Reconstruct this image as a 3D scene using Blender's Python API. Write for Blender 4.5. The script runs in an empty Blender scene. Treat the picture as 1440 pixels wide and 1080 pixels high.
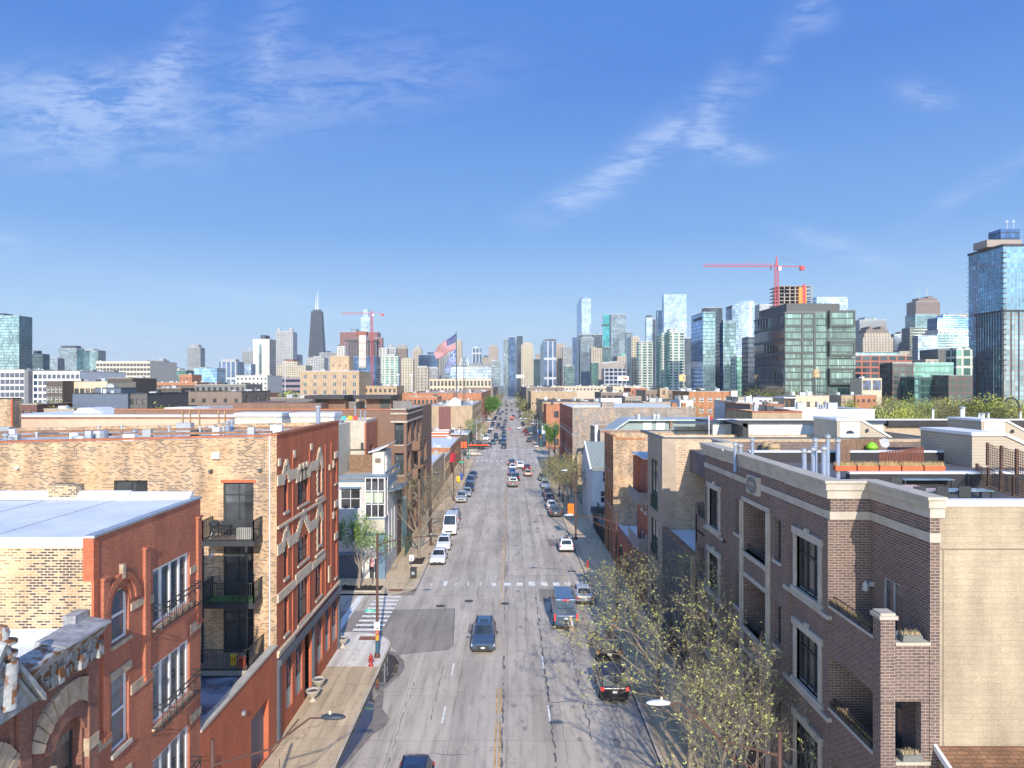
import bpy,math,random
from mathutils import Vector,Matrix,noise
R=math.radians
C=bpy.context.scene.collection
H=21.0
def GX(px,Y):return(px-716)*Y/1000.0
def GZ(py,Y):return H-(py-540)*Y/1000.0
def GY(py):return H*1000.0/(py-540)
XL,XR,CL,CR=-13.5,12.3,-9.45,8.35
ORG={}
# ------------------------------------------------------------------ materials
MATS={}
class NT:
 def __init__(s,name):
  s.m=bpy.data.materials.new(name);s.m.use_nodes=True
  s.t=s.m.node_tree;s.n=s.t.nodes;s.l=s.t.links
  s.b=s.n['Principled BSDF'];s._uv=None
 def uv(s):
  if not s._uv:s._uv=s.n.new('ShaderNodeUVMap').outputs[0]
  return s._uv
 def new(s,k,**kw):
  o=s.n.new(k)
  for a,v in kw.items():setattr(o,a,v)
  return o
 def link(s,a,b):s.l.new(a,b)
 def math(s,op,a,b=None,c=None,clamp=False):
  o=s.n.new('ShaderNodeMath');o.operation=op;o.use_clamp=clamp
  for i,v in enumerate((a,b,c)):
   if v is None:continue
   if hasattr(v,'links')or hasattr(v,'is_linked'):s.l.new(v,o.inputs[i])
   else:o.inputs[i].default_value=v
  return o.outputs[0]
 def mix(s,f,a,b,bt='MIX'):
  o=s.n.new('ShaderNodeMix');o.data_type='RGBA';o.blend_type=bt
  for i,v in((0,f),(6,a),(7,b)):
   if hasattr(v,'is_linked'):s.l.new(v,o.inputs[i])
   else:o.inputs[i].default_value=v if i==0 else(*v[:3],1)
  return o.outputs[2]
 def noise(s,scale,detail=4,vec=None,rough=.55,stretch=None):
  o=s.n.new('ShaderNodeTexNoise');o.inputs['Scale'].default_value=scale
  o.inputs['Detail'].default_value=detail;o.inputs['Roughness'].default_value=rough
  v=vec or s.uv()
  if stretch:
   mp=s.n.new('ShaderNodeMapping');mp.inputs['Scale'].default_value=stretch
   s.l.new(v,mp.inputs[0]);v=mp.outputs[0]
  s.l.new(v,o.inputs['Vector']);return o.outputs['Fac']
 def ramp(s,f,*stops):
  o=s.n.new('ShaderNodeValToRGB');e=o.color_ramp.elements
  while len(e)<len(stops):e.new(.5)
  for x,(p,c)in zip(e,stops):
   x.position=p;x.color=(*c,1)if len(c)==3 else c
  s.l.new(f,o.inputs[0]);return o.outputs[0]
 def bump(s,h,strength=.3,dist=.02):
  o=s.n.new('ShaderNodeBump');o.inputs['Strength'].default_value=strength
  o.inputs['Distance'].default_value=dist
  s.l.new(h,o.inputs['Height']);s.l.new(o.outputs[0],s.b.inputs['Normal'])
 def out(s,col,rough=.8,metal=0.,spec=.4):
  for nm,v in(('Base Color',col),('Roughness',rough),('Metallic',metal),('Specular IOR Level',spec)):
   i=s.b.inputs[nm]
   if hasattr(v,'is_linked'):s.l.new(v,i)
   else:i.default_value=(*v,1)if nm=='Base Color' else v
  return s.m
def g3(v):return(v,v,v)
def sc(c,k):return tuple(min(1,x*k)for x in c)
def plain(name,col,rough=.75,metal=0.,spec=.4,var=.18,ns=1.3,coat=0):
 if name in MATS:return MATS[name]
 t=NT(name)
 if var:
  f=t.ramp(t.noise(ns,6),(.3,g3(1-var)),(.7,g3(1+var)))
  f2=t.ramp(t.noise(ns*9,3),(.3,g3(1-var*.5)),(.7,g3(1+var*.5)))
  c=t.mix(1.,t.mix(1.,col,f,'MULTIPLY'),f2,'MULTIPLY')
 else:c=col
 m=t.out(c,rough,metal,spec)
 if coat:t.b.inputs['Coat Weight'].default_value=coat;t.b.inputs['Coat Roughness'].default_value=.06
 MATS[name]=m;return m
def brick(name,c1,c2,mortar,bw=.21,bh=.075,ms=.012,dark=None,darkamt=.4,stain=.25,light=None,lightamt=.5,bias=0):
 """brick wall; dark = colour of the odd dark bricks"""
 if name in MATS:return MATS[name]
 t=NT(name)
 def bt(a,b,mo,off=0.):
  o=t.new('ShaderNodeTexBrick');o.offset=.5
  o.inputs['Color1'].default_value=(*a,1);o.inputs['Color2'].default_value=(*b,1);o.inputs['Mortar'].default_value=(*mo,1)
  o.inputs['Scale'].default_value=1;o.inputs['Mortar Size'].default_value=ms
  o.inputs['Brick Width'].default_value=bw;o.inputs['Row Height'].default_value=bh
  o.inputs['Mortar Smooth'].default_value=.3;o.inputs['Bias'].default_value=bias
  t.link(t.uv(),o.inputs['Vector']);return o
 o=bt(c1,c2,mortar);col=o.outputs[0]
 if dark:
  r=bt((0,0,0),(1,1,1),(1,1,1))
  th=t.math('MULTIPLY',t.math('ADD',t.math('MULTIPLY',t.ramp(t.noise(.45,4),(.3,g3(0)),(.66,g3(1))),.9),.35),darkamt)
  msk=t.math('LESS_THAN',r.outputs[0],th)
  col=t.mix(msk,col,dark)
 if light:
  lm=t.ramp(t.noise(.5,6,stretch=(1,.6,1)),(.45,g3(0)),(.62,g3(lightamt)))
  col=t.mix(lm,col,light)
 st=t.ramp(t.noise(.6,7,stretch=(1.6,.5,1)),(.3,g3(1-stain)),(.7,g3(1+stain*.7)))
 col=t.mix(1.,col,st,'MULTIPLY')
 fine=t.ramp(t.noise(14,3),(.3,g3(.85)),(.7,g3(1.12)))
 col=t.mix(1.,col,fine,'MULTIPLY')
 t.bump(t.math('SUBTRACT',1.,o.outputs['Fac']),.5,.01)
 MATS[name]=t.out(col,.88,0,.25);return MATS[name]
def siding(name,col,step=.15):
 if name in MATS:return MATS[name]
 t=NT(name);sep=t.new('ShaderNodeSeparateXYZ');t.link(t.uv(),sep.inputs[0])
 f=t.math('FRACT',t.math('DIVIDE',sep.outputs[1],step))
 sh=t.math('GREATER_THAN',f,.88)
 n=t.ramp(t.noise(.8,5),(.3,g3(.9)),(.7,g3(1.07)))
 c=t.mix(t.math('MULTIPLY',sh,.55),t.mix(1.,col,n,'MULTIPLY'),sc(col,.25))
 t.bump(f,.6,.02);MATS[name]=t.out(c,.6);return MATS[name]
def glassm(name,col=(.03,.04,.05),rough=.05,metal=0.,spec=.8,var=1,cell=1.2):
 if name in MATS:return MATS[name]
 t=NT(name);sn=t.new('ShaderNodeVectorMath',operation='SNAP');t.link(t.uv(),sn.inputs[0])
 sn.inputs[1].default_value=(cell,cell*1.6,1)
 wn=t.new('ShaderNodeTexWhiteNoise');t.link(sn.outputs[0],wn.inputs[0])
 f=t.ramp(wn.outputs[0],(0,g3(.5)),(.6,g3(1.1)),(.85,g3(2.2)),(1,g3(5.5 if var>1 else 2.5)))
 n=t.ramp(t.noise(.7,2),(.3,g3(.6)),(.7,g3(1.5)))
 c=t.mix(1.,t.mix(1.,col,f,'MULTIPLY'),n,'MULTIPLY')
 t.bump(t.noise(1.7,1),.08,.05)
 MATS[name]=t.out(c,rough,metal,spec);return MATS[name]
def facade(name,wall,glass,bay=3.,fh=3.5,wx=.6,wy=.6,metal=.55,grough=.12,wrough=.7,litep=.15,fin=0,fincol=None):
 """tower skin: window grid in metres, each pane with its own tone"""
 if name in MATS:return MATS[name]
 t=NT(name);sep=t.new('ShaderNodeSeparateXYZ');t.link(t.uv(),sep.inputs[0])
 u=t.math('DIVIDE',sep.outputs[0],bay);v=t.math('DIVIDE',sep.outputs[1],fh)
 fu=t.math('ABSOLUTE',t.math('SUBTRACT',t.math('FRACT',u),.5));fv=t.math('ABSOLUTE',t.math('SUBTRACT',t.math('FRACT',v),.5))
 win=t.math('MULTIPLY',t.math('LESS_THAN',fu,wx/2),t.math('LESS_THAN',fv,wy/2))
 cb=t.new('ShaderNodeCombineXYZ');t.link(t.math('FLOOR',u),cb.inputs[0]);t.link(t.math('FLOOR',v),cb.inputs[1])
 wn=t.new('ShaderNodeTexWhiteNoise');t.link(cb.outputs[0],wn.inputs[0])
 f=t.ramp(wn.outputs[0],(0,g3(.7)),(.5,g3(1.)),(1-litep,g3(1.15)),(1,g3(1.6)))
 big=t.ramp(t.noise(.035,4),(.32,g3(.6)),(.66,g3(1.3)))
 gc=t.mix(1.,t.mix(1.,glass,f,'MULTIPLY'),big,'MULTIPLY')
 wc=t.mix(1.,wall,t.ramp(t.noise(.1,4),(.3,g3(.86)),(.7,g3(1.1))),'MULTIPLY')
 if fin:
  wf=t.math('LESS_THAN',t.math('FRACT',t.math('DIVIDE',sep.outputs[0],bay*fin)),.12)
  wc=t.mix(wf,wc,fincol or sc(wall,1.6));win=t.math('MULTIPLY',win,t.math('SUBTRACT',1.,wf))
 col=t.mix(win,wc,gc)
 t.link(t.math('MULTIPLY',win,metal),t.b.inputs['Metallic'])
 rr=t.math('ADD',t.math('MULTIPLY',win,grough-wrough),wrough)
 t.bump(t.math('SUBTRACT',1.,win),.4,.15)
 MATS[name]=t.out(col,rr,0.,.5)
 t.link(t.math('MULTIPLY',win,metal),t.b.inputs['Metallic'])
 return MATS[name]
# ------------------------------------------------------------------ mesh builder
class MB:
 def __init__(s):s.v=[];s.f=[];s.m=[];s.sm=False
 def quad(s,*p,m=0):
  n=len(s.v);s.v+=[tuple(q)for q in p];s.f.append(tuple(range(n,n+len(p))));s.m.append(m);return s
 def box(s,x0,x1,y0,y1,z0,z1,m=0):
  n=len(s.v)
  s.v+=[(x,y,z)for z in(z0,z1)for y in(y0,y1)for x in(x0,x1)]
  for q in((0,2,3,1),(4,5,7,6),(0,1,5,4),(2,6,7,3),(0,4,6,2),(1,3,7,5)):
   s.f.append(tuple(n+i for i in q));s.m.append(m)
  return s
 def prism(s,pts,z0,z1,m=0,mtop=None,top=True):
  n=len(s.v);k=len(pts)
  za=z1 if isinstance(z1,(list,tuple))else[z1]*k
  s.v+=[(x,y,z0)for x,y in pts]+[(p[0],p[1],z)for p,z in zip(pts,za)]
  for i in range(k):
   j=(i+1)%k;s.f.append((n+i,n+j,n+k+j,n+k+i));s.m.append(m)
  if top:s.f.append(tuple(n+k+i for i in range(k)));s.m.append(m if mtop is None else mtop)
  return s
 def extr(s,pts,a,b,axis='x',m=0):
  """polygon in the other two axes, extruded along axis from a to b"""
  n=len(s.v);k=len(pts)
  for w in(a,b):
   for p,q in pts:s.v.append((w,p,q)if axis=='x' else(p,w,q)if axis=='y' else(p,q,w))
  for i in range(k):
   j=(i+1)%k;s.f.append((n+i,n+j,n+k+j,n+k+i));s.m.append(m)
  s.f.append(tuple(n+i for i in range(k)));s.m.append(m)
  s.f.append(tuple(n+k+i for i in reversed(range(k))));s.m.append(m)
  return s
 def tube(s,path,rad,k=6,m=0,cap=True):
  path=[Vector(p)for p in path];r=rad if isinstance(rad,(list,tuple))else[rad]*len(path)
  n0=len(s.v)
  for i,p in enumerate(path):
   d=(path[min(i+1,len(path)-1)]-path[max(i-1,0)])
   if d.length<1e-9:d=Vector((0,0,1))
   d.normalize();a=d.orthogonal()if i==0 else(pa-d*pa.dot(d))
   if a.length<1e-6:a=d.orthogonal()
   a.normalize();pa=a;b=d.cross(a)
   for q in range(k):
    t=2*math.pi*q/k;s.v.append(tuple(p+(a*math.cos(t)+b*math.sin(t))*r[i]))
  for i in range(len(path)-1):
   for q in range(k):
    w=(q+1)%k;s.f.append((n0+i*k+q,n0+i*k+w,n0+(i+1)*k+w,n0+(i+1)*k+q));s.m.append(m)
  if cap:
   s.f.append(tuple(n0+q for q in reversed(range(k))));s.m.append(m)
   e=n0+(len(path)-1)*k;s.f.append(tuple(e+q for q in range(k)));s.m.append(m)
  return s
 def lathe(s,prof,c=(0,0,0),k=12,m=0):
  n0=len(s.v)
  for r,z in prof:
   for q in range(k):
    t=2*math.pi*q/k;s.v.append((c[0]+r*math.cos(t),c[1]+r*math.sin(t),c[2]+z))
  for i in range(len(prof)-1):
   for q in range(k):
    w=(q+1)%k;s.f.append((n0+i*k+q,n0+i*k+w,n0+(i+1)*k+w,n0+(i+1)*k+q));s.m.append(m)
  s.f.append(tuple(n0+q for q in range(k)));s.m.append(m)
  e=n0+(len(prof)-1)*k;s.f.append(tuple(e+q for q in range(k)));s.m.append(m)
  return s
 def mesh(s,name,mats,org=(0,0,0),smooth=False):
  me=bpy.data.meshes.new(name);ox,oy,oz=org
  me.from_pydata([(x-ox,y-oy,z-oz)for x,y,z in s.v],[],s.f)
  for mt in(mats if isinstance(mats,(list,tuple))else[mats]):me.materials.append(mt)
  me.polygons.foreach_set('material_index',s.m)
  if smooth:me.polygons.foreach_set('use_smooth',[True]*len(s.f))
  uv=me.uv_layers.new(name='UVMap');data=[]
  V=s.v
  for f in s.f:
   p0,p1,p2=V[f[0]],V[f[1]],V[f[2]]
   ax,ay,az=p1[0]-p0[0],p1[1]-p0[1],p1[2]-p0[2]
   bx,by,bz=p2[0]-p0[0],p2[1]-p0[1],p2[2]-p0[2]
   nx,ny,nz=ay*bz-az*by,az*bx-ax*bz,ax*by-ay*bx
   L=math.sqrt(nx*nx+ny*ny+nz*nz)or 1
   if abs(nz)/L>.75:
    for i in f:data+=[V[i][0],V[i][1]]
   else:
    h=math.hypot(nx,ny)or 1
    tx,ty=-ny/h,nx/h
    if abs(tx)>abs(ty):
     if tx<0:tx,ty=-tx,-ty
    elif ty<0:tx,ty=-tx,-ty
    for i in f:data+=[V[i][0]*tx+V[i][1]*ty,V[i][2]]
  uv.data.foreach_set('uv',data);me.update();return me
 def build(s,name,mats,parent=None,smooth=False):
  org=ORG[parent.name]if parent else(0,0,0)
  o=bpy.data.objects.new(name,s.mesh(name,mats,org,smooth));C.objects.link(o)
  if parent:o.parent=parent;ORG[o.name]=org
  else:ORG[o.name]=(0,0,0)
  return o
def each(s,name,mats,parent=None):
 par_=list(range(len(s.v)))
 def fd(a):
  while par_[a]!=a:par_[a]=par_[par_[a]];a=par_[a]
  return a
 for f in s.f:
  for i in f[1:]:par_[fd(i)]=fd(f[0])
 gr={}
 for f,m in zip(s.f,s.m):gr.setdefault(fd(f[0]),[]).append((f,m))
 for fs in gr.values():
  b=MB();mp={}
  for f,m in fs:
   for i in f:
    if i not in mp:mp[i]=len(b.v);b.v.append(s.v[i])
   b.f.append(tuple(mp[i]for i in f));b.m.append(m)
  b.build(name,mats,parent)
def tag(o,label=None,cat=None,group=None,kind=None):
 if label:o['label']=label
 if cat:o['category']=cat
 if group:o['group']=group
 if kind:o['kind']=kind
 return o
def thing(name,label,cat,loc=(0,0,0),group=None):
 o=bpy.data.objects.new(name,None);C.objects.link(o);o.location=loc;o.empty_display_size=.5
 ORG[o.name]=tuple(loc);return tag(o,label,cat,group)
def struct(name,mb,m):return tag(mb.build(name,m),kind='structure')
def copytree(o,parent=None,loc=None,rz=None):
 c=o.copy();C.objects.link(c)
 if parent:c.parent=parent
 if loc is not None:c.location=loc
 if rz is not None:c.rotation_euler=(0,0,rz)
 for ch in o.children:copytree(ch,c)
 return c
class Plane:
 def __init__(s,k,p):s.k=k;s.p=p
 def pt(s,a,z,d=0.):
  if s.k=='x+':return(s.p-d,a,z)
  if s.k=='x-':return(s.p+d,a,z)
  return(a,s.p+d,z)
 def box(s,mb,a0,a1,z0,z1,d0,d1,m=0):
  p,q=s.pt(a0,z0,d0),s.pt(a1,z1,d1)
  mb.box(min(p[0],q[0]),max(p[0],q[0]),min(p[1],q[1]),max(p[1],q[1]),min(p[2],q[2]),max(p[2],q[2]),m)
 def quad(s,mb,a0,a1,z0,z1,d=0.,m=0):
  mb.quad(s.pt(a0,z0,d),s.pt(a1,z0,d),s.pt(a1,z1,d),s.pt(a0,z1,d),m=m)
def holed(mb,P,a0,a1,z0,z1,holes,depth=.18,m=0,mr=None):
 """wall face with real openings and their reveals"""
 mr=m if mr is None else mr
 hs=[(max(a0,h[0]),min(a1,h[1]),max(z0,h[2]),min(z1,h[3]))for h in holes]
 hs=[h for h in hs if h[0]<h[1]and h[2]<h[3]]
 zs=sorted({z0,z1,*[h[2]for h in hs],*[h[3]for h in hs]})
 for zi in range(len(zs)-1):
  za,zb=zs[zi],zs[zi+1];zm=(za+zb)/2
  row=sorted((h[0],h[1])for h in hs if h[2]<zm<h[3])
  c=a0
  for x,y in row:
   if x>c:P.quad(mb,c,x,za,zb,0,m)
   c=max(c,y)
  if c<a1:P.quad(mb,c,a1,za,zb,0,m)
 for h in hs:
  x,y,za,zb=h
  for A,B in(((x,za),(x,zb)),((y,za),(y,zb)),((x,za),(y,za)),((x,zb),(y,zb))):
   mb.quad(P.pt(*A,0),P.pt(*B,0),P.pt(*B,depth),P.pt(*A,depth),m=mr)
WC={}
def window(par,P,a0,a1,z0,z1,d=.12,cols=1,rows=2,fm=None,gm=None,fw=.06,sill=None,lintel=None,name='window',lw=.1,label=None,mid=None):
 """frame > pane (+ sill, lintel); meshes shared between equal windows"""
 w,h=round(a1-a0,3),round(z1-z0,3);key=(P.k,w,h,d,cols,rows,fm.name,gm.name,fw,sill.name if sill else '',lintel.name if lintel else '',lw,mid)
 if key not in WC:
  Q=Plane(P.k,0.);f=MB()
  for i in range(cols+1):
   c=w*i/cols;t=fw/2 if 0<i<cols else fw
   lo=c-t if i==cols else(c if i==0 else c-t);hi=c if i==cols else(c+t)
   Q.box(f,lo,hi,0,h,d-.05,d+.04)
  for j in range(rows+1):
   c=h*j/rows if not(mid and 0<j<rows)else h*mid;t=fw/2 if 0<j<rows else fw
   lo=c-t if j==rows else(c if j==0 else c-t);hi=c if j==rows else(c+t)
   Q.box(f,fw,w-fw,lo,hi,d-.045,d+.035)
  g=MB();Q.box(g,.01,w-.01,.01,h-.01,d,d+.03)
  ms=[f.mesh(name,fm),g.mesh('pane',gm),None,None]
  if sill:s_=MB();Q.box(s_,-.08,w+.08,-.14,-.002,-.09,d);ms[2]=s_.mesh('sill',sill)
  if lintel:l_=MB();Q.box(l_,-.12,w+.12,h+.002,h+lw,-.05,d);ms[3]=l_.mesh('lintel',lintel)
  WC[key]=ms
 ms=WC[key];og=ORG[par.name];p=P.pt(a0,z0,0)
 o=bpy.data.objects.new(name,ms[0]);C.objects.link(o);ORG[o.name]=p;o.parent=par;o.location=(p[0]-og[0],p[1]-og[1],p[2]-og[2])
 if label:o['label']=label
 for nm,me in(('pane',ms[1]),('sill',ms[2]),('lintel',ms[3])):
  if me:c=bpy.data.objects.new(nm,me);C.objects.link(c);c.parent=o
 return o
def text(par,name,s,size,m,loc,rot=(90,0,0),ext=.01,sx=1.):
 cu=bpy.data.curves.new(name,'FONT');cu.body=s;cu.size=size;cu.extrude=ext;cu.align_x='CENTER';cu.align_y='CENTER'
 cu.materials.append(m)
 t=bpy.data.objects.new(name+'_c',cu);C.objects.link(t)
 dg=bpy.context.evaluated_depsgraph_get();me=bpy.data.meshes.new_from_object(t.evaluated_get(dg));bpy.data.objects.remove(t)
 o=bpy.data.objects.new(name,me);C.objects.link(o)
 og=ORG[par.name]if par else(0,0,0)
 if par:o.parent=par
 o.location=[loc[i]-og[i]for i in range(3)];o.rotation_euler=[R(a)for a in rot];o.scale=(sx,1,1);return o
GL=glassm('window_glass',(.035,.045,.055),.06);GLV=glassm('window_glass_blinds',(.05,.055,.06),.15,var=2)
GBL=glassm('window_glass_curtain',(.12,.12,.11),.25,var=1,cell=.5)
WHT=plain('white_paint',(.66,.66,.66),.5,var=.06);BLKF=plain('black_frame',(.03,.03,.035),.45,var=.1)
STONE=plain('limestone',(.375,.345,.29),.85,var=.16);STONE2=plain('grey_limestone',(.42,.39,.34),.85,var=.14)
CREAM=plain('cream_terracotta',(.50,.42,.31),.8,var=.15)
ROOFW=plain('white_membrane',(.55,.58,.62),.55,var=.14,ns=.5);ROOFG=plain('grey_roofing',(.33,.34,.36),.85,var=.25,ns=.6)
ROOFT=plain('tan_roofing',(.36,.31,.26),.9,var=.25,ns=.7);ROOFD=plain('dark_roofing',(.09,.09,.1),.8,var=.3,ns=.8)
STEEL=plain('galvanised_steel',(.42,.46,.5),.4,.6,var=.15);DSTEEL=plain('dark_steel',(.05,.055,.06),.5,.3,var=.15)
GREYM=plain('grey_metal',(.35,.37,.38),.45,.3,var=.15)
RED=brick('orange_red_brick',(.53,.125,.055),(.41,.092,.043),(.30,.15,.10),stain=.18)
RED2=brick('deep_red_brick',(.46,.125,.065),(.34,.09,.05),(.30,.19,.14),stain=.25)
YEL=brick('chicago_common_brick',(.55,.38,.23),(.40,.26,.15),(.50,.39,.27),bw=.24,bh=.09,ms=.02,stain=.34,dark=(.075,.065,.065),darkamt=.62,light=(.66,.45,.24),lightamt=.3)
YEL2=brick('common_brick_pale',(.52,.37,.23),(.41,.27,.165),(.45,.35,.25),bw=.24,bh=.085,ms=.016,stain=.36,dark=(.15,.115,.09),darkamt=.5,light=(.70,.42,.20),lightamt=.35)
BRN=brick('brown_brick',(.20,.115,.08),(.155,.09,.065),(.22,.17,.14),bw=.3,bh=.1,stain=.1)
DRK=brick('dark_purple_brick',(.155,.108,.088),(.10,.074,.066),(.36,.30,.27),bw=.3,bh=.1,ms=.009,stain=.12)
TAN=brick('tan_brick',(.42,.30,.20),(.34,.245,.165),(.46,.38,.29),bw=.3,bh=.1,ms=.012,stain=.12)
ORG_B=brick('orange_brick',(.42,.17,.07),(.30,.12,.055),(.34,.22,.14),stain=.25)
# ------------------------------------------------------------------ ground, streets, pavements
def road_mat(name,base,slab=(3.4,6.),joint=.35,warm=1.):
 t=NT(name);uv=t.uv()
 b=t.new('ShaderNodeTexBrick',offset=0.);b.inputs['Scale'].default_value=1
 b.inputs['Brick Width'].default_value=slab[0];b.inputs['Row Height'].default_value=slab[1];b.inputs['Mortar Size'].default_value=.03
 b.inputs['Mortar Smooth'].default_value=.6
 b.inputs['Color1'].default_value=(.93,.93,.93,1);b.inputs['Color2'].default_value=(1.05,1.04,1.02,1);b.inputs['Mortar'].default_value=(*g3(1-joint),1)
 dn=t.new('ShaderNodeTexNoise');dn.inputs['Scale'].default_value=.8;t.link(uv,dn.inputs['Vector'])
 va=t.new('ShaderNodeVectorMath',operation='MULTIPLY_ADD');t.link(dn.outputs['Color'],va.inputs[0]);va.inputs[1].default_value=(.25,.25,0);t.link(uv,va.inputs[2])
 t.link(va.outputs[0],b.inputs['Vector'])
 a=t.ramp(t.noise(.25,8,stretch=(1.2,.35,1)),(.3,(.80,.79,.78)),(.7,(1.14,1.13,1.12)))
 st=t.ramp(t.noise(1.1,5,stretch=(2.2,.22,1)),(.30,g3(.72)),(.5,g3(1.)))
 fine=t.ramp(t.noise(11,4),(.3,g3(.88)),(.7,g3(1.1)))
 vo=t.new('ShaderNodeTexVoronoi',feature='DISTANCE_TO_EDGE');vo.inputs['Scale'].default_value=.14
 va2=t.new('ShaderNodeVectorMath',operation='MULTIPLY_ADD');t.link(dn.outputs['Color'],va2.inputs[0]);va2.inputs[1].default_value=(2.6,2.6,0);t.link(uv,va2.inputs[2])
 t.link(va2.outputs[0],vo.inputs['Vector'])
 ck=t.ramp(vo.outputs['Distance'],(.0,g3(.72)),(.004,g3(.88)),(.008,g3(1.)))
 wt_=t.ramp(t.noise(1.,3,stretch=(.9,.015,1)),(.36,g3(.84)),(.6,g3(1.06)))
 c=t.mix(1.,t.mix(1.,base,wt_,'MULTIPLY'),b.outputs[0],'MULTIPLY')
 for q in(a,st,fine,ck):c=t.mix(1.,c,q,'MULTIPLY')
 return t.out(c,.85,0,.3)
M_ROAD=road_mat('worn_concrete_road',(.455,.41,.355));M_ASP=road_mat('new_asphalt',(.30,.27,.24),(60,60),0)
M_WALK=road_mat('tan_pavement',(.55,.44,.30),(1.5,1.5),.3);M_WALKN=road_mat('new_concrete_pavement',(.66,.63,.58),(1.8,1.8),.25)
M_CURB=plain('kerb_concrete',(.42,.38,.32),.85,var=.2,ns=1.)
M_PAINT=plain('road_paint_white',(.68,.67,.64),.7,var=.3,ns=3.);M_YELP=plain('road_paint_yellow',(.47,.30,.12),.8,var=.5,ns=1.2)
M_TAR=plain('tar_seal',(.125,.115,.105),.6,var=.3);M_IRON=plain('cast_iron',(.10,.085,.075),.6,.3)
M_WET=plain('wet_asphalt',(.20,.17,.145),.35,var=.3,ns=2.)
g=MB();g.quad((-8000,-60,-.06),(8000,-60,-.06),(8000,9000,-.06),(-8000,9000,-.06))
M_GR=plain('city_ground',(.20,.19,.165),.9,var=.3,ns=.02);struct('ground',g,M_GR)
r=MB();r.quad((CL,-20,0),(CR,-20,0),(CR,1600,0),(CL,1600,0));ROAD=struct('road',r,M_ROAD)
for nm,x0,x1,y0,y1,mt in(('side_street',-160,CL,59.8,70.7,M_ROAD),('cross_street',-220,CL,201,221,M_ROAD),('cross_street',CR,220,201,221,M_ROAD)):
 q=MB();q.quad((x0,y0,0),(x1,y0,0),(x1,y1,0),(x0,y1,0));struct(nm,q,mt)
def walk(name,pts,m,kerb=None,z=.14):
 b=MB();b.prism(pts,-.05,z);o=struct(name,b,m)
 if kerb:
  k=MB()
  for(a,c)in zip(kerb[:-1],kerb[1:]):
   a,c=Vector((*a,0)),Vector((*c,0));d=(c-a).normalized();n=Vector((-d.y,d.x,0))*.16
   a2,c2=a+n,c+n
   k.prism([(a.x,a.y),(c.x,c.y),(c2.x,c2.y),(a2.x,a2.y)],-.04,z+.006)
  k.build('kerb',M_CURB,o)
 return o
def arc(cx,cy,r,a0,a1,n=8):return[(cx+r*math.cos(R(a0+(a1-a0)*i/n)),cy+r*math.sin(R(a0+(a1-a0)*i/n)))for i in range(n+1)]
k1=[(CL,-20),(CL,52.5)];walk('pavement',[(XL,-20)]+k1+[(XL,52.5)],M_WALK,k1)
k2=[(CL,52.5)]+arc(CL-3.2,56.6,3.2,0,90)+[(-40,59.8)]
walk('pavement',[(XL,52.5)]+k2+[(-40,56.3),(XL,56.3)],M_WALKN,k2)
k3=[(-40,70.7)]+arc(CL-2.6,73.3,2.6,-90,0)+[(CL,195)]+arc(CL-3,198,3,0,90)+[(-40,201)]
walk('pavement',k3+[(-40,200.8),(XL,200.8),(XL,76.4),(-40,76.4)],M_WALK,k3)
k4=[(-40,221)]+arc(CL-3,224,3,-90,0)+[(CL,1500)];walk('pavement',k4+[(XL-1,1500),(XL-1,226),(-40,226)],M_WALK,k4)
k5=[(40,201)]+arc(CR+3,198,3,90,180)+[(CR,-20)];walk('pavement',k5+[(XR+.2,-20),(XR+.2,197),(40,197)],M_WALK,k5)
k6=[(CR,1500)]+arc(CR+3,224,3,180,270)+[(40,221)];walk('pavement',k6+[(40,225),(XR,225),(XR,1500)],M_WALK,k6)
def part(mb,nm,m,par=ROAD):return mb.build(nm,m,par)
rnd=random.Random(4)
def strip(mb,p,q,w,z,m=0):
 a,b=Vector((*p,z)),Vector((*q,z));n=(b-a).normalized();n=Vector((-n.y,n.x,0))*w/2
 mb.quad(a-n,a+n,b+n,b-n,m=m)
pa=MB();pz=.004
pa.prism([(-8.6,55.2),(-4.9,56.2),(-4.5,57.0),(-5.1,66.5),(-16.4,65.6),(-16.6,60.2),(-12.7,59.85),(-11,59.4),(-9.7,58.2),(-9.3,56.6)],-.01,pz);part(pa,'asphalt_patch',M_ASP)
mk=MB()
for i in range(9):
 y=60.5+i*1.17;x0=-13.35+.02*i;mk.quad((x0,y,.008),(x0+2.5,y,.008),(x0+2.5,y+.55,.008),(x0,y+.55,.008))
part(mk,'ladder_crosswalk',M_PAINT)
mk=MB();mk.quad((-15.0,60.2,.0085),(-14.35,60.2,.0085),(-14.35,70.4,.0085),(-15.0,70.4,.0085));part(mk,'stop_line',M_PAINT)
ln=MB()
for x,ys in((-4.15,(44.0,51.2)),(2.55,(44.2,52.5))):
 for y in ys:ln.quad((x-.06,y,.004),(x+.06,y,.004),(x+.06,y+2.3,.004),(x-.06,y+2.3,.004))
y=120
while y<700:
 for x in(-5.0,3.4):ln.quad((x-.05,y,.004),(x+.05,y,.004),(x+.05,y+2.5,.004),(x-.05,y+2.5,.004))
 y+=14
part(ln,'lane_dash',M_PAINT)
cl=MB();yy=14.
while yy<196:
 L=rnd.uniform(1.5,6)
 for x in(-.80,-.56):
  if rnd.random()<(.75 if yy>72 or yy<47 else.35):cl.quad((x-.05,yy,.004),(x+.05,yy,.004),(x+.05,yy+L,.004),(x-.05,yy+L,.004))
 yy+=L+rnd.uniform(.1,1.5)
for x in(-.80,-.56):cl.quad((x-.05,228,.004),(x+.05,228,.004),(x+.05,900,.004),(x-.05,900,.004))
part(cl,'centre_line',M_YELP)
cw=MB()
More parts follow.
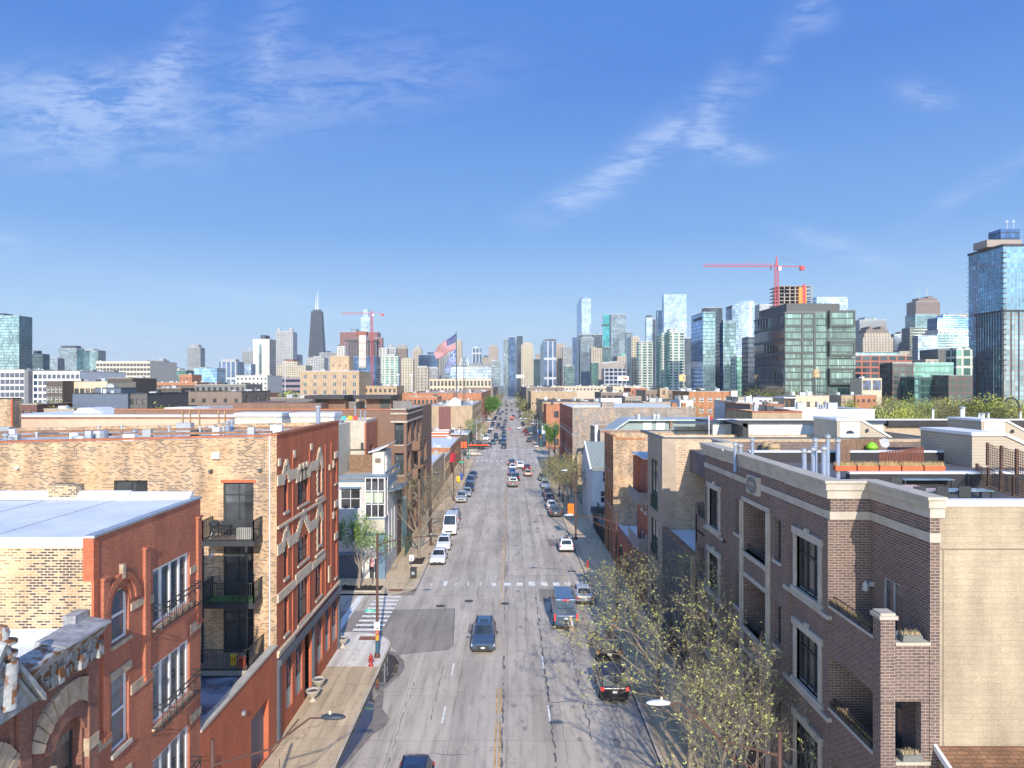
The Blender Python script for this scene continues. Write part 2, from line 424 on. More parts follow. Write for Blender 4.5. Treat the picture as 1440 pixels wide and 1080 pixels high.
for i in range(13):
 x=-8.2+i*1.28
 if x<-1.2 and rnd.random()<.7:w=.12
 else:w=rnd.uniform(.35,.75)
 h=rnd.uniform(1.1,1.7);cw.quad((x,74.0,.005),(x+w,74.0,.005),(x+w*.95,74.0+h,.005),(x,74.0+h,.005))
for yy in(193.,226.5):
 for i in range(13):
  if rnd.random()<.75:x=-9+i*1.35;cw.quad((x,yy,.005),(x+.5,yy,.005),(x+.5,yy+2.4,.005),(x,yy+2.4,.005))
part(cw,'worn_crosswalk',M_PAINT)
ts=MB()
def wob(x,y0,y1,w=.09,amp=.12,st=.5):
 y=y0
 px_=x
 while y<y1:
  nx=x+rnd.uniform(-amp,amp);ww=w*rnd.uniform(.3,1.2)
  if rnd.random()<.85:strip(ts,(px_,y),(nx,y+st),ww,.003)
  px_=nx;y+=st
wob(2.6,34,70,.13,.08);wob(4.9,42,62,.08,.1);wob(-.42,34,55,.16,.06);wob(-.42,62,150,.07,.05,1.);wob(1.6,60,118,.06,.1,.8)
wob(-4.9,44,53,.05,.05);wob(-6.7,36,50,.05,.1);wob(3.1,100,150,.08,.15,.8);wob(-4.,95,150,.07,.2,.8)
for yv,a,b in((56.9,-3.4,-1.8),(47,2.6,7.8),(40.4,-7.2,-2.6),(54,2.6,5.),(62,2.4,3.8),(70.6,-8,-2),(86,1.5,6),(95,-5,-2),(104,-7,-1),(123,1.5,4),(145,-7,-4),(78,-1,7)):
 x=a;py_=yv
 while x<b:
  ny=yv+rnd.uniform(-.15,.15)
  if rnd.random()<.8:strip(ts,(x,py_),(x+.5,ny),.06*rnd.uniform(.5,1.6),.0032)
  py_=ny;x+=.5
for x0,y0,x1,y1 in((-8.6,55.2,-4.9,56.2),(-4.9,56.2,-4.5,57.0),(-4.5,57.0,-5.1,66.5),(-5.1,66.5,-16.4,65.6)):strip(ts,(x0,y0),(x1,y1),.07,.0062)
part(ts,'tar_seam',M_TAR)
sp=MB()
for i in range(46):
 x=rnd.choice([.6,1.0,4.0,6.2,4.2])+rnd.uniform(-.3,.3);y=rnd.uniform(36,110);r0=rnd.uniform(.1,.35)
 sp.quad(*[(x+r0*rnd.uniform(.5,1)*math.cos(a*.7),y+1.8*r0*rnd.uniform(.6,1.2)*math.sin(a*.7),.0025+.00001*i)for a in range(9)])
t=NT('oil_stain');t.out((.25,.225,.20),.7);part(sp,'oil_stain',t.m)
pt=MB()
for(x0,x1,y0,y1)in((-3.5,-1.7,60.1,62.3),(3.0,6.8,68.5,72.8),(5.2,7.4,92,96)):pt.quad((x0,y0,.0018),(x1,y0,.0018),(x1,y1,.0018),(x0,y1,.0018))
part(pt,'concrete_patch',road_mat('patched_concrete',(.25,.225,.2),(30,30),0))
mh=MB()
for x,y,rr in((-.4,68.0,.42),(-6.5,67.3,.4),(-3.9,68.8,.45),(-9.0,38.5,.38)):mh.quad(*[(x+rr*math.cos(a*math.pi/8),y+rr*math.sin(a*math.pi/8),.007)for a in range(16)])
part(mh,'manhole_cover',M_IRON)
gt=MB();gt.quad((-6.9,66.9,.0095),(-6.1,66.9,.0095),(-6.1,67.6,.0095),(-6.9,67.6,.0095))
for x,y in((6.6,79.5),(3.6,108.)):gt.quad((x,y,.006),(x+.9,y,.006),(x+.9,y+.5,.006),(x,y+.5,.006))
part(gt,'drain_grate',M_IRON)
wt=MB();wt.prism([(CL+.02,38),(-9.0,39),(-8.2,42.5),(-7.6,43.6),(-7.5,44.6),(-8.2,46),(-8.6,49),(-7.9,51.2),(-7.7,52.5),(-8.0,54.),(-8.8,55.6),(CL+.02,56.)],-.01,.0052);part(wt,'wet_stain',M_WET)
pu=MB();pu.prism([(CL+.02,38.2),(-9.1,39.5),(-8.75,42),(-8.55,44.5),(-8.9,47),(-8.7,49.5),(-8.15,51.6),(-8.3,53.6),(-8.9,55),(CL+.02,55.4)],-.01,.0088)
t=NT('puddle_water');t.out((.055,.05,.05),.03,0,.9);struct('water',pu,t.m)
tp=MB();tp.quad((-12.3,57.9,.1455),(-10.9,57.9,.1455),(-10.9,58.8,.1455),(-12.3,58.8,.1455));tp.quad((-12.2,71.6,.1455),(-10.8,71.6,.1455),(-10.8,72.4,.1455),(-12.2,72.4,.1455))
tp.build('tactile_paving',plain('rust_tactile',(.24,.10,.06),.8),ROAD)
# ------------------------------------------------------------------ near left buildings
def shell(par,name,x0,x1,y0,y1,z1,mats,sides='NSEW',z0=0,holesS=None,holesE=None,holesW=None,depth=.18,topm=None,zt=None):
 """box walls as separate faces: S faces the camera, E faces +X, W faces -X"""
 b=MB()
 if 'S' in sides:holed(b,Plane('y-',y0),x0,x1,z0,z1,holesS or[],depth,0)
 if 'E' in sides:holed(b,Plane('x+',x1),y0,y1,z0,z1,holesE or[],depth,1 if len(mats)>1 else 0)
 if 'W' in sides:holed(b,Plane('x-',x0),y0,y1,z0,z1,holesW or[],depth,1 if len(mats)>1 else 0)
 if 'N' in sides:b.quad((x0,y1,z0),(x1,y1,z0),(x1,y1,z1),(x0,y1,z1),m=0)
 return b.build(name,mats,par)
def slab(par,name,x0,x1,y0,y1,z0,z1,m):
 b=MB();b.box(x0,x1,y0,y1,z0,z1);return b.build(name,m,par)
def parapet(par,x0,x1,y0,y1,z0,z1,w,m,name='parapet',mc=None,cz=.08,co=.04):
 b=MB();b.box(x0,x1,y0,y0+w,z0,z1);b.box(x0,x1,y1-w,y1,z0,z1);b.box(x0,x0+w,y0+w,y1-w,z0,z1);b.box(x1-w,x1,y0+w,y1-w,z0,z1)
 o=b.build(name,m,par)
 if mc:
  b=MB();b.box(x0-co,x1+co,y0-co,y0+w+co,z1,z1+cz);b.box(x0-co,x1+co,y1-w-co,y1+co,z1,z1+cz)
  b.box(x0-co,x0+w+co,y0+w+co,y1-w-co,z1,z1+cz);b.box(x1-w-co,x1+co,y0+w+co,y1-w-co,z1,z1+cz);b.build('coping',mc,o)
 return o
def rail(mb,p,q,z0,z1,n,r=.012,top=.03,posts=True):
 p,q=Vector(p),Vector(q)
 for z in(z0+.06,z1):mb.box(min(p.x,q.x)-top,max(p.x,q.x)+top,min(p.y,q.y)-top,max(p.y,q.y)+top,z-top*.7,z+top*.7)
 for i in range(n+1):
  a=p.lerp(q,i/n);rr=top if i in(0,n)and posts else r
  mb.box(a.x-rr,a.x+rr,a.y-rr,a.y+rr,z0,z1)
# ---- Victorian building with the sheet-metal cornice
V=thing('victorian_building','old dark red building with rusting pressed metal cornice and pediment beside the white roofed block','building',(-14,18,0))
P=Plane('x+',XL)
M_CORN=(lambda t:t.out(t.mix(t.ramp(t.noise(2.2,7),(.47,g3(0)),(.56,g3(1))),t.mix(t.ramp(t.noise(5,4),(.4,g3(0)),(.6,g3(1))),(.33,.345,.35),(.24,.265,.28)),(.16,.075,.035)),.7,0,.3))(NT('rusting_cornice'))
M_LEAD=plain('flaking_lead_roof',(.24,.245,.26),.7,var=.45,ns=2.2)
REDV=brick('sooty_red_brick',(.27,.105,.07),(.17,.075,.058),(.20,.14,.12),stain=.3)
VST=plain('weathered_sandstone',(.37,.29,.21),.88,var=.28,ns=2.5)
holes=[]
for yc in(17.6,21.75):holes.append((yc-.72,yc+.72,7.4,10.6))
for yc in(17.6,21.75):holes.append((yc-.72,yc+.72,3.5,6.6))
shell(V,'wall',-40,XL,14,23.1,12.4,[REDV,REDV],'SEN',holesE=holes,depth=.35)
for yc in(17.6,21.75):
 for z in(7.4,3.5):window(V,P,yc-.72,yc+.72,z,z+3.15,.35,1,2,DSTEEL,GBL,.09,sill=VST)
 b=MB();n=13
 for i in range(n):
  a0,a1=R(25+130*i/n+.6),R(25+130*(i+1)/n-.6);r0,r1=1.45,2.15
  pts=[(min(22.95,yc+r*math.cos(a)),9.75+r*math.sin(a))for r,a in((r0,a0),(r1,a0),(r1,a1),(r0,a1))]
  b.extr(pts,XL-.02,XL+.14-.02*(i%2),'x')
 b.build('stone_arch',VST,V)
 b=MB()
 for i in range(9):
  a0,a1=R(10+160*i/9),R(10+160*(i+1)/9-.5);b.extr([(yc+r*math.cos(a),10.0+r*math.sin(a))for r,a in((.75,a0),(1.2,a0),(1.2,a1),(.75,a1))],XL-.02,XL+.09,'x')
 b.build('brick_arch',REDV,V)
 b=MB();b.extr([(yc-.72,10.2)]+[(yc+.72*math.cos(R(180-180*i/10)),10.2+.5*math.sin(R(180*i/10)))for i in range(11)]+[(yc+.72,10.9),(yc-.72,10.9)][:0],XL-.3,XL-.2,'x')
 b.build('arch_panel',REDV,V)
b=MB()
for yc in(19.65,22.85):b.box(XL,XL+.16,yc-.24,yc+.24,0,12.2)
for yc in(19.2,20.1):b.box(XL,XL+.08,yc-.07,yc+.07,0,12.1)
each(b,'pilaster',REDV,V)
b=MB()
for a,c in((19.9,20.95),(22.55,23.09),(15.3,16.8),(18.4,19.4)):b.box(XL,XL+.19,a,c,9.35,9.75);b.box(XL,XL+.15,a+.05,c-.05,9.15,9.35)
each(b,'stone_band',VST,V)
cn=MB();cn.box(XL-.1,XL+.18,14,23.08,12.1,12.9)
cn.extr([(XL-.1,12.9),(XL+.3,12.9),(XL+.42,13.1),(XL+.55,13.2),(XL+.55,13.3),(XL-.1,13.42)],14,23.08,'y')
rc=random.Random(3)
for i in range(38):
 y=14.1+i*.24;cn.box(XL+.18,XL+.26,y,y+.13,12.15+rc.uniform(0,.06),12.5)
for y in(20.8,21.85,22.8):cn.box(XL+.18,XL+.44,y-.13,y+.13,12.25,12.75);cn.box(XL+.18,XL+.34,y-.1,y+.1,12.75,13.05)
for y in(21.3,22.3):cn.box(XL+.18,XL+.3,y-.2,y+.2,12.62,13.0)
cn.build('cornice',M_CORN,V)
ld=MB();ld.extr([(XL-.35,13.2),(XL+.60,13.28),(XL+.58,13.34),(XL-.3,13.5)],20.7,23.08,'y');ld.box(XL-.5,XL-.1,22.3,23.0,13.4,13.72);ld.build('cornice_flashing',M_LEAD,V)
pd=MB()
yc=18.2
pd.extr([(yc-1.5,12.25),(yc+1.5,12.25),(yc,14.1)],XL+.1,XL+.45,'x')
for s in(-1,1):
 a,c=Vector((yc+s*1.6,12.2)),Vector((yc,14.15));n=Vector((0,.18))
 pd.extr([tuple(a),tuple(c),tuple(c+n),tuple(a+n)],XL-.1,XL+.62,'x')
 pd.extr([tuple(a+Vector((-s*.35,.1))),tuple(c+Vector((0,-.35))),tuple(c+Vector((0,-.25))),tuple(a+Vector((-s*.35,.2)))],XL+.44,XL+.56,'x')
pd.build('pediment',plain('grey_painted_metal',(.25,.27,.28),.7,var=.45,ns=2.5),V)
fn=MB();fn.lathe([(.34,0),(.36,.1),(.22,.16),(.2,.3),(.36,.34),(.36,.4),(.16,.46),(.19,.62),(.13,.78),(.03,.84)],(XL+.3,18.5,13.9),14)
fn.lathe([(.24,-1.35),(.28,-.9),(.28,-.1)],(XL+.42,18.5,13.9),12);fn.build('finial',M_CORN,V,smooth=True)
b=MB();b.quad((-40,14,12.55),(XL-.05,14,12.55),(XL-.05,23.09,12.7),(-40,23.09,12.7));b.quad((-40,22.9,13.0),(XL-.3,22.9,13.0),(XL-.3,23.07,13.05),(-40,23.07,13.05));b.box(-40,XL-.3,22.85,23.08,12.6,13.02);b.build('roof',ROOFW,V)
# ---- block with the white membrane roof
B1=thing('red_brick_building','red brick building with sloping white membrane roof and white french windows with iron balconettes','building',(-14,27,0))
fe=[];wl=[]
for z0,z1 in((12.1,13.9),(8.4,10.9),(4.6,7.2),(.9,3.3)):fe.append((24.15,25.25,z0,z1));wl.append(('A',24.15,25.25,z0,z1))
for z0,z1 in((11.75,13.95),(8.0,10.3),(4.3,6.7)):fe.append((26.95,30.05,z0,z1));wl.append(('B',26.95,30.05,z0,z1))
shell(B1,'wall',-40,XL,23.1,31.1,16.0,[YEL,RED2],'SEN',holesE=fe,depth=.22)
b=MB();b.box(XL-.32,XL+.03,23.05,23.35,14.6,16.0);b.box(XL-.05,XL+.03,23.07,23.3,0,14.6);b.build('quoin',RED,B1)
WCG=glassm('curtained_glass',(.07,.09,.11),.1,var=2)
for k,a,c,z0,z1 in wl:
 if k=='A':
  window(B1,P,a,c,z0,z1,.16,1,2,WHT,WCG,.09,sill=VST if z0>12 else STONE,lintel=None if z0>12 else VST,lw=.3)
 else:
  window(B1,P,a,c,z0,z1,.14,4,1,WHT,WCG,.13,sill=VST)
  f=MB();y0,y1=a-.1,c+.1;X=XL+.42;zb=z0-.05
  for z in(zb+.05,zb+.95,zb+.75):f.box(XL,X+.02,y0-.02,y0+.02,z-.02,z+.02);f.box(XL,X+.02,y1-.02,y1+.02,z-.02,z+.02);f.box(X-.02,X+.02,y0,y1,z-.02,z+.02)
  n=6
  for i in range(n+1):
   y=y0+(y1-y0)*i/n;f.box(X-.015,X+.015,y-.015,y+.015,zb,zb+.95)
   if i<n:
    yn=y0+(y1-y0)*(i+1)/n;ym=(y+yn)/2
    for s in((y,ym),(yn,ym)):
     f.tube([(X,s[0],zb+.75),(X,s[0]*.35+s[1]*.65,zb+.5),(X,s[0]*.35+s[1]*.65,zb+.3),(X,s[0],zb+.05)],.012,4)
  f.tube([(XL,y0,zb-.25),(X,y0,zb)],.02,4);f.tube([(XL,y1,zb-.25),(X,y1,zb)],.02,4)
  f.build('balconette',DSTEEL,B1)
b=MB()
for i in range(14):
 a0,a1=R(180*i/14),R(180*(i+1)/14-.8);b.extr([(24.7+r*math.cos(a),13.35+r*math.sin(a))for r,a in((.85,a0),(1.1,a0),(1.1,a1),(.85,a1))],XL-.01,XL+.12,'x')
 b.extr([(24.7+r*math.cos(a),13.35+r*math.sin(a))for r,a in((.62,a0),(.85,a0),(.85,a1),(.62,a1))],XL-.01,XL+.05,'x')
b.build('brick_arch',RED2,B1)
b=MB();b.extr([(24.15,13.9)]+[(24.7+.55*math.cos(R(180-180*i/10)),13.35+.55*math.sin(R(180*i/10)))for i in range(11)]+[(25.25,13.91),(24.15,13.91)],XL-.12,XL-.004,'x');b.build('arch_panel',RED2,B1)
b=MB();b.box(XL,XL+.14,24.62,24.8,14.25,14.75)
for y0,y1,z,h in((23.35,23.55,12.25,.3),(25.35,26.2,12.9,.26),(26.65,26.95,12.75,.3),(30.05,31.08,12.95,.28),(25.35,26.9,9.9,.35),(23.2,24.1,8.9,.35),(30.1,31.08,10.4,.4),(25.3,26.9,5.9,.35),(30.1,31.08,6.6,.35)):b.box(XL,XL+.05,y0,y1,z,z+h)
each(b,'stone_band',VST,B1)
b=MB()
for y0,y1,z0,z1 in((23.5,23.85,9.3,14.5),(26.2,26.55,10.2,14.9),(30.65,31.0,10.8,15.2)):b.box(XL,XL+.11,y0,y1,z0,z1);b.box(XL,XL+.16,y0-.04,y1+.04,z0-.15,z0);b.box(XL,XL+.16,y0-.04,y1+.04,z1,z1+.08)
each(b,'pilaster',RED2,B1)
b=MB();b.box(XL-.28,XL+.06,23.04,31.12,16.0,16.08);b.build('coping',STEEL,B1)
b=MB();b.quad((-40,23.12,15.85),(XL-.27,23.12,16.02),(XL-.27,31.0,16.02),(-40,31.0,15.85));b.box(-40,XL-.3,23.06,23.3,15.7,16.03)
rw=random.Random(5);x=XL-.3
while x>-39:
 L=rw.uniform(1.2,3.5);h=rw.uniform(.12,.34);b.extr([(30.6,16.0),(30.95,16.02+h),(31.1,16.02+h),(31.1,15.9)],x-L,x,'x');x-=L+.02
b.build('roof',ROOFW,B1)
b=MB()
for x in range(-38,-14,3):b.box(x,x+.06,23.4,30.5,15.86+.16*(x+40)/26,15.875+.16*(x+40)/26)
for y in(25.2,27.6):b.box(-39,XL-.5,y,y+.05,15.86,16.025)if False else None
each(b,'membrane_seam',plain('seam_grey',(.40,.43,.47),.6),B1)
slab(B1,'chimney',-19.9,-18.7,30.7,31.3,15.5,16.62,YEL)
# ---- garage wall with the deck behind
G_=thing('garage_building','low red brick garage with stone coping and wet roof between the two red brick blocks','garage',(-14,36,0))
shell(G_,'wall',-26,XL,31.12,41.28,5.75,[RED,RED],'SE',holesE=[(37.2,39.9,0,3.4)],depth=.35)
b=MB();b.box(XL-.36,XL+.06,31.1,41.28,5.75,5.87);b.build('coping',STONE,G_)
b=MB();b.quad((-26,31.2,5.0),(XL-.3,31.2,5.0),(XL-.3,41.28,5.0),(-26,41.28,5.0));b.box(XL-.31,XL-.27,31.2,41.2,5.0,5.74)
t=NT('wet_roof');t.out(t.ramp(t.noise(.7,6),(.4,(.10,.10,.13)),(.6,(.30,.31,.37))),t.ramp(t.noise(.7,6),(.4,g3(.15)),(.6,g3(.7))));b.build('roof',t.m,G_)
b=MB();b.box(XL-.35,XL-.28,37.2,39.9,0,3.4);b.build('garage_door',plain('blue_grey_paint',(.10,.115,.145),.5,var=.12),G_)
b=MB();b.box(XL,XL+.16,35.9,36.1,4.25,4.45);b.build('wall_lamp',STEEL,G_)
WOODM=plain('deck_boards',(.22,.16,.12),.8,var=.3,ns=2.)
DK=thing('roof_deck','brown plank deck with black railings standing on the low garage roof','deck',(-16,38,5))
b=MB()
for i in range(24):b.box(-19.6,-14.3,38.9-.0+.1*i,38.99+.1*i,5.32,5.36)
for i in range(40):b.box(-19.6,-17.2,34.8+.1*i,34.89+.1*i,5.32,5.36)
b.build('planks',WOODM,DK)
b=MB();b.box(-19.6,-17.16,34.7,34.78,5.1,5.37);b.box(-17.2,-17.12,34.7,38.8,5.1,5.37);b.box(-17.2,-14.2,38.75,38.83,5.1,5.37);b.build('fascia',plain('weathered_timber',(.38,.33,.26),.85),DK)
b=MB();rail(b,(-17.16,34.75,0),(-17.16,38.75,0),5.37,6.5,30);rail(b,(-17.16,38.78,0),(-14.25,38.78,0),5.37,6.5,24);rail(b,(-14.25,38.78,0),(-14.25,41.2,0),5.37,6.5,18);b.build('railing',DSTEEL,DK)
for x,y,cc,lb in((-15.35,39.6,(.75,.45,.02),'yellow bucket on the plank deck behind the railing'),(-14.75,39.3,(.65,.09,.03),'orange red bucket on the plank deck next to the yellow one')):
 bk=thing('bucket',lb,'bucket',(x,y,5.36));b=MB();b.lathe([(.15,0),(.2,.5),(.22,.52),(.22,.56),(.17,.56),(.13,.06)],(x,y,5.36),12);b.build('pail',plain('plastic_'+lb[:3],cc,.4,var=0),bk,smooth=True)
 b=MB();b.tube([(x-.2,y,5.88),(x-.1,y,6.0),(x+.1,y,6.0),(x+.2,y,5.88)],.012,4);b.build('handle',STEEL,bk)
# ---- four-storey corner building
B2=thing('corner_brick_building','tall orange red brick corner building with stepped cream stone arches and yellow brick side wall','building',(-14,48,0))
wins=[
(42.6,43.4,13.3,15.2,1,2),(45.4,47.8,13.15,14.8,3,2),(50.1,51.,13.3,14.9,1,2),(55.,55.65,13.3,15.2,1,2),
(42.6,43.4,9.3,11.2,1,2),(45.4,47.8,9.4,11.0,3,2),(50.1,51.,9.6,11.2,1,2),(55.,55.65,9.4,11.4,1,2),
(42.6,43.5,5.9,8.2,1,2),(45.4,47.8,5.6,8.2,3,2),(49.6,51.2,5.9,8.2,2,2),(55.,55.65,6.0,8.9,1,2)]
store=[(43.1,44.3,1.1,4.5),(45.0,46.4,1.1,4.5),(47.0,48.6,.0,4.5),(49.1,49.7,.9,4.5),(50.1,51.4,1.1,4.5),(52.3,53.5,1.1,4.5),(54.2,55.7,1.1,4.5)]
sideh=[(-26.4,-25.3,13.6,15.26),(-22.96,-21.0,13.8,15.4),(-16.6,-14.85,12.2,15.26),(-16.6,-14.85,8.7,11.75),(-16.6,-14.85,5.36,8.4),(-33,-31.5,13.8,15.3)]
b=MB()
holed(b,Plane('y-',41.3),-45,XL-.35,0,17.2,sideh,.22,0)
b.quad((-45,41.3,17.2),(XL-.35,41.3,17.2),(XL-.35,41.3,17.9),(-45,41.3,17.2),m=0)
holed(b,P,41.3,56.3,0,18.0,[(w[0],w[1],w[2],w[3])for w in wins]+store,.2,1)
zz=0
while zz<18:
 b.quad((XL-.35-(.12 if int(zz/.6)%2 else 0),41.297,zz),(XL,41.297,zz),(XL,41.297,zz+.6),(XL-.35-(.12 if int(zz/.6)%2 else 0),41.297,zz+.6),m=2);zz+=.6
b.quad((-45,56.3,0),(XL,56.3,0),(XL,56.3,18),(-45,56.3,17.3),m=1)
b.build('wall',[YEL2,RED,YEL2],B2)
for y0,y1,z0,z1,c_,r_ in wins:window(B2,P,y0,y1,z0,z1,.16,c_,r_,DSTEEL,GLV,.05,sill=STONE)
SF=plain('storefront_blue_grey',(.075,.09,.115),.5,var=.12)
GBK=brick('glass_block',(.40,.43,.37),(.34,.38,.33),(.5,.5,.46),bw=.2,bh=.2,ms=.02,stain=.1)
for y0,y1,z0,z1 in store:
 if z0<.5:
  b=MB();b.box(XL-.6,XL-.5,y0,y1,0,4.5);b.box(XL-.5,XL-.05,y0,y0+.1,0,4.5);b.build('entrance',SF,B2);continue
 window(B2,P,y0,y1,2.3,z1,.14,2,3,SF,GL,.07,name='shop_window')
 b=MB();P.box(b,y0,y1,z0,2.28,.1,.2);b.build('glass_block_panel',GBK,B2)
b=MB();b.box(XL,XL+.28,41.32,56.28,4.62,4.95);b.box(XL,XL+.18,41.32,56.28,4.5,4.62)
for y in(41.5,48.85,56.1):b.box(XL,XL+.15,y-.18,y+.18,0,4.5)
b.build('shopfront_cornice',SF,B2)
tr=MB()
def hood(y0,y1,z,n,st=.24,top=.5):
 """stepped stone hood above an opening"""
 w=(y1-y0)/2;c=(y0+y1)/2
 for i in range(n):
  f=i/n;hw=w+.5-(w+.25)*f
  tr.box(XL,XL+.07-.004*i,c-hw,c-hw+.5,z+st*i-.36,z+st*(i+1));tr.box(XL,XL+.07-.004*i,c+hw-.5,c+hw,z+st*i-.36,z+st*(i+1))
 tr.box(XL,XL+.09,c-.2,c+.2,z+st*n-.2,z+st*n+.15)
for z in(15.35,11.35):hood(42.6,43.4,z,4)
for a,c in((45.4,46.2),(46.2,47.),(47.,47.8)):hood(a+.1,c-.1,15.1,3,.2)
hood(45.4,47.8,11.35,6,.22);hood(50.1,51.,15.3,4,.26);hood(50.1,51.,11.5,4,.26)
for a,c in((41.35,42.3),(43.75,45.1),(48.1,49.75)):
 for z in(15.05,11.0):tr.box(XL,XL+.065,a,c,z,z+.62)
for z0,z1 in((13.2,15.3),(9.3,11.5)):
 zq=z0
 while zq<z1:k=.28 if int(zq*4)%2 else.16;tr.box(XL,XL+.06,50.1-k,50.09,zq,zq+.24);tr.box(XL,XL+.06,51.01,51+k,zq,zq+.24);zq+=.25
 tr.box(XL,XL+.1,49.6,51.5,z0-.42,z0-.24)
tr.box(XL,XL+.12,41.35,51.9,12.55,12.7);tr.box(XL,XL+.09,41.35,44.6,8.25,8.75);tr.box(XL,XL+.09,44.8,48.3,8.3,8.95);tr.box(XL,XL+.09,48.5,52,8.3,8.75)
tr.box(XL,XL+.12,49.4,51.6,8.9,9.05);tr.box(XL,XL+.16,41.35,56.25,5.3,5.45);tr.box(XL,XL+.1,41.35,44.6,5.05,5.3)
for y,z,h in((54.3,14.6,.55),(54.3,10.7,.5),(53.2,14.55,.4),(53.0,6.2,1.2),(44.4,16.4,.45),(48.2,16.5,.45),(41.5,16.2,.45)):tr.box(XL,XL+.08,y,y+.42,z,z+h)
for z in(15.25,11.45,8.95):tr.box(XL,XL+.08,54.85,55.8,z,z+.5)
tr.build('cream_stone_trim',CREAM,B2)
b=MB()
for y0,y1,z,kk in((42.6,43.4,15.2,0),(42.6,43.4,11.2,0),(50.1,51.,14.9,0),(50.1,51.,11.2,0)):b.box(XL,XL+.03,y0,y1,z,z+.35)
for y in(44.35,48.05,52.2,53.9):b.box(XL,XL+.05,y-.12,y+.12,4.96,16.6)
each(b,'pilaster',RED,B2)
b=MB();b.box(XL-.4,XL+.07,41.22,56.35,18.0,18.12);b.extr([(-45,17.2),(XL-.4,17.95),(XL-.4,18.07),(-45,17.32)],41.22,41.6,'y');b.build('coping',plain('red_clay_coping',(.30,.11,.055),.8,var=.3),B2)
PS=Plane('y-',41.3)
for x0,x1,z0,z1 in sideh:
 if x1-x0>1.6 and x0>-20:
  w=window(B2,PS,x0,x1,z0,z1,.16,2,1,DSTEEL,GLV,.07,name='sliding_door')
  b=MB();PS.box(b,x0,x1,z1-.75,z1-.62,.08,.18);b.build('transom',DSTEEL,w)if False else None
  b=MB();PS.box(b,x0+.07,x1-.07,z1-.72,z1-.66,.1,.15);o=b.build('transom_bar',DSTEEL,B2)
  b=MB();PS.box(b,x0-.15,x1+.15,z1+.005,z1+.17,-.02,.01);b.build('lintel',RED,B2)
 else:window(B2,PS,x0,x1,z0,z1,.16,2 if x1-x0>1.2 else 1,1,DSTEEL,GLV,.08)
for k,(z,lb)in enumerate(((12.2,'upper'),(8.7,'lower'))):
 bc=MB();bc.box(-17.25,-14.3,39.85,41.28,z-.14,z);bc.box(-17.25,-17.17,39.85,41.28,z-.3,z-.14);bc.box(-14.38,-14.3,39.85,41.28,z-.3,z-.14);bc.box(-17.17,-14.38,39.85,39.93,z-.3,z-.14)
 o=bc.build('balcony',DSTEEL,B2)
 b=MB();rail(b,(-17.2,39.9,0),(-14.35,39.9,0),z,z+1.12,26);rail(b,(-17.2,39.9,0),(-17.2,41.25,0),z,z+1.12,12);rail(b,(-14.35,39.9,0),(-14.35,41.25,0),z,z+1.12,12);b.build('railing',DSTEEL,o)
 if k:b=MB();b.box(-17.1,-14.45,40,41.25,z,z+.04);b.build('artificial_turf',plain('turf',(.08,.20,.05),.9,ns=6),o)
 else:b=MB();b.box(-17.1,-14.45,40,41.25,z,z+.03);b.build('deck_boards',WOODM,o)
b=MB()
for x in(-17.2,-14.75):b.box(x-.05,x+.05,39.86,39.96,5.0,12.1)
b.build('balcony_post',DSTEEL,B2)
b=MB();b.box(XL-.42,XL-.36,41.22,41.29,4.9,18.0);b.build('downpipe',ROOFW,B2)
for x,z,nm,mt,s in((-28.5,16.15,'vent_hood',WHT,.12),(-17.9+.9,16.85,'vent_hood',WHT,.3),(-17.3,15.95,'wall_lamp',DSTEEL,.14),(-14.45,16.0,'wall_lamp',DSTEEL,.14),(-17.2,11.1,'wall_lamp',STEEL,.13)):
 b=MB();b.extr([(41.3,z-s*.6),(41.3,z+s*.6),(41.12,z+s*.3),(41.08,z-s*.6)],x-s*.7,x+s*.7,'x');b.build(nm,mt,B2)
t=NT('patched_tar_roof');t.out(t.ramp(t.noise(.55,8,rough=.7),(.38,(.10,.09,.085)),(.47,(.34,.31,.28)),(.56,(.55,.56,.58))),.7);b=MB()
b.quad((-45,41.6,17.0),(XL-.4,41.6,17.55),(XL-.4,56.2,17.55),(-45,56.2,17.0));b.build('roof',t.m,B2)
b=MB();b.extr([(-45,17.3),(XL-2,17.8),(XL-2,17.95),(-45,17.45)],46.3,46.6,'y');b.extr([(-45,17.3),(XL-1,17.8),(XL-1,17.95),(-45,17.45)],51.3,51.6,'y');b.build('roof_divider',plain('rusty_coping',(.22,.12,.075),.85,var=.35),B2);b=MB();b.extr([(-45,16.9),(XL-.4,17.5),(XL-.4,18.0),(-45,17.4)],55.9,56.28,'y');b.build('rear_parapet',YEL2,B2)
rq2=random.Random(31)
for i in range(22):
 x=rq2.uniform(-40,-15.5);y=rq2.uniform(43,55);zr=17.0+.55*(x+45)/31;s_=rq2.uniform(.15,.55);b=MB();b.box(x-s_,x+s_,y-s_*.6,y+s_*.6,zr,zr+rq2.uniform(.25,.75));b.build('rooftop_unit',rq2.choice([STEEL,GREYM,DSTEEL,ROOFW]),B2)
for i in range(10):
 x=rq2.uniform(-42,-15.5);y=rq2.uniform(43,55);zr=17.02+.55*(x+45)/31;b=MB();b.lathe([(.08,0),(.08,.6),(.13,.62),(.13,.7)],(x,y,zr),8);b.build('roof_vent',STEEL,B2)
def lounge(name,lab,cat,x,y,z,m,build):
 tg=thing(name,lab,cat,(x,y,z));build(tg,x,y,z,m);return tg
def ac_box(tg,x,y,z,m):
 b=MB();b.box(x-.4,x+.4,y-.16,y+.16,z,z+.62);b.build('cabinet',m,tg);b=MB()
 for i in range(13):b.box(x-.38+i*.06,x-.36+i*.06,y-.18,y-.16,z+.05,z+.58)
 b.build('grille',STEEL,tg)
lounge('storage_box','pale ribbed storage box on the upper steel balcony of the yellow brick wall','storage box',-14.95,40.2,12.24,plain('pale_box',(.55,.53,.45),.6),ac_box)
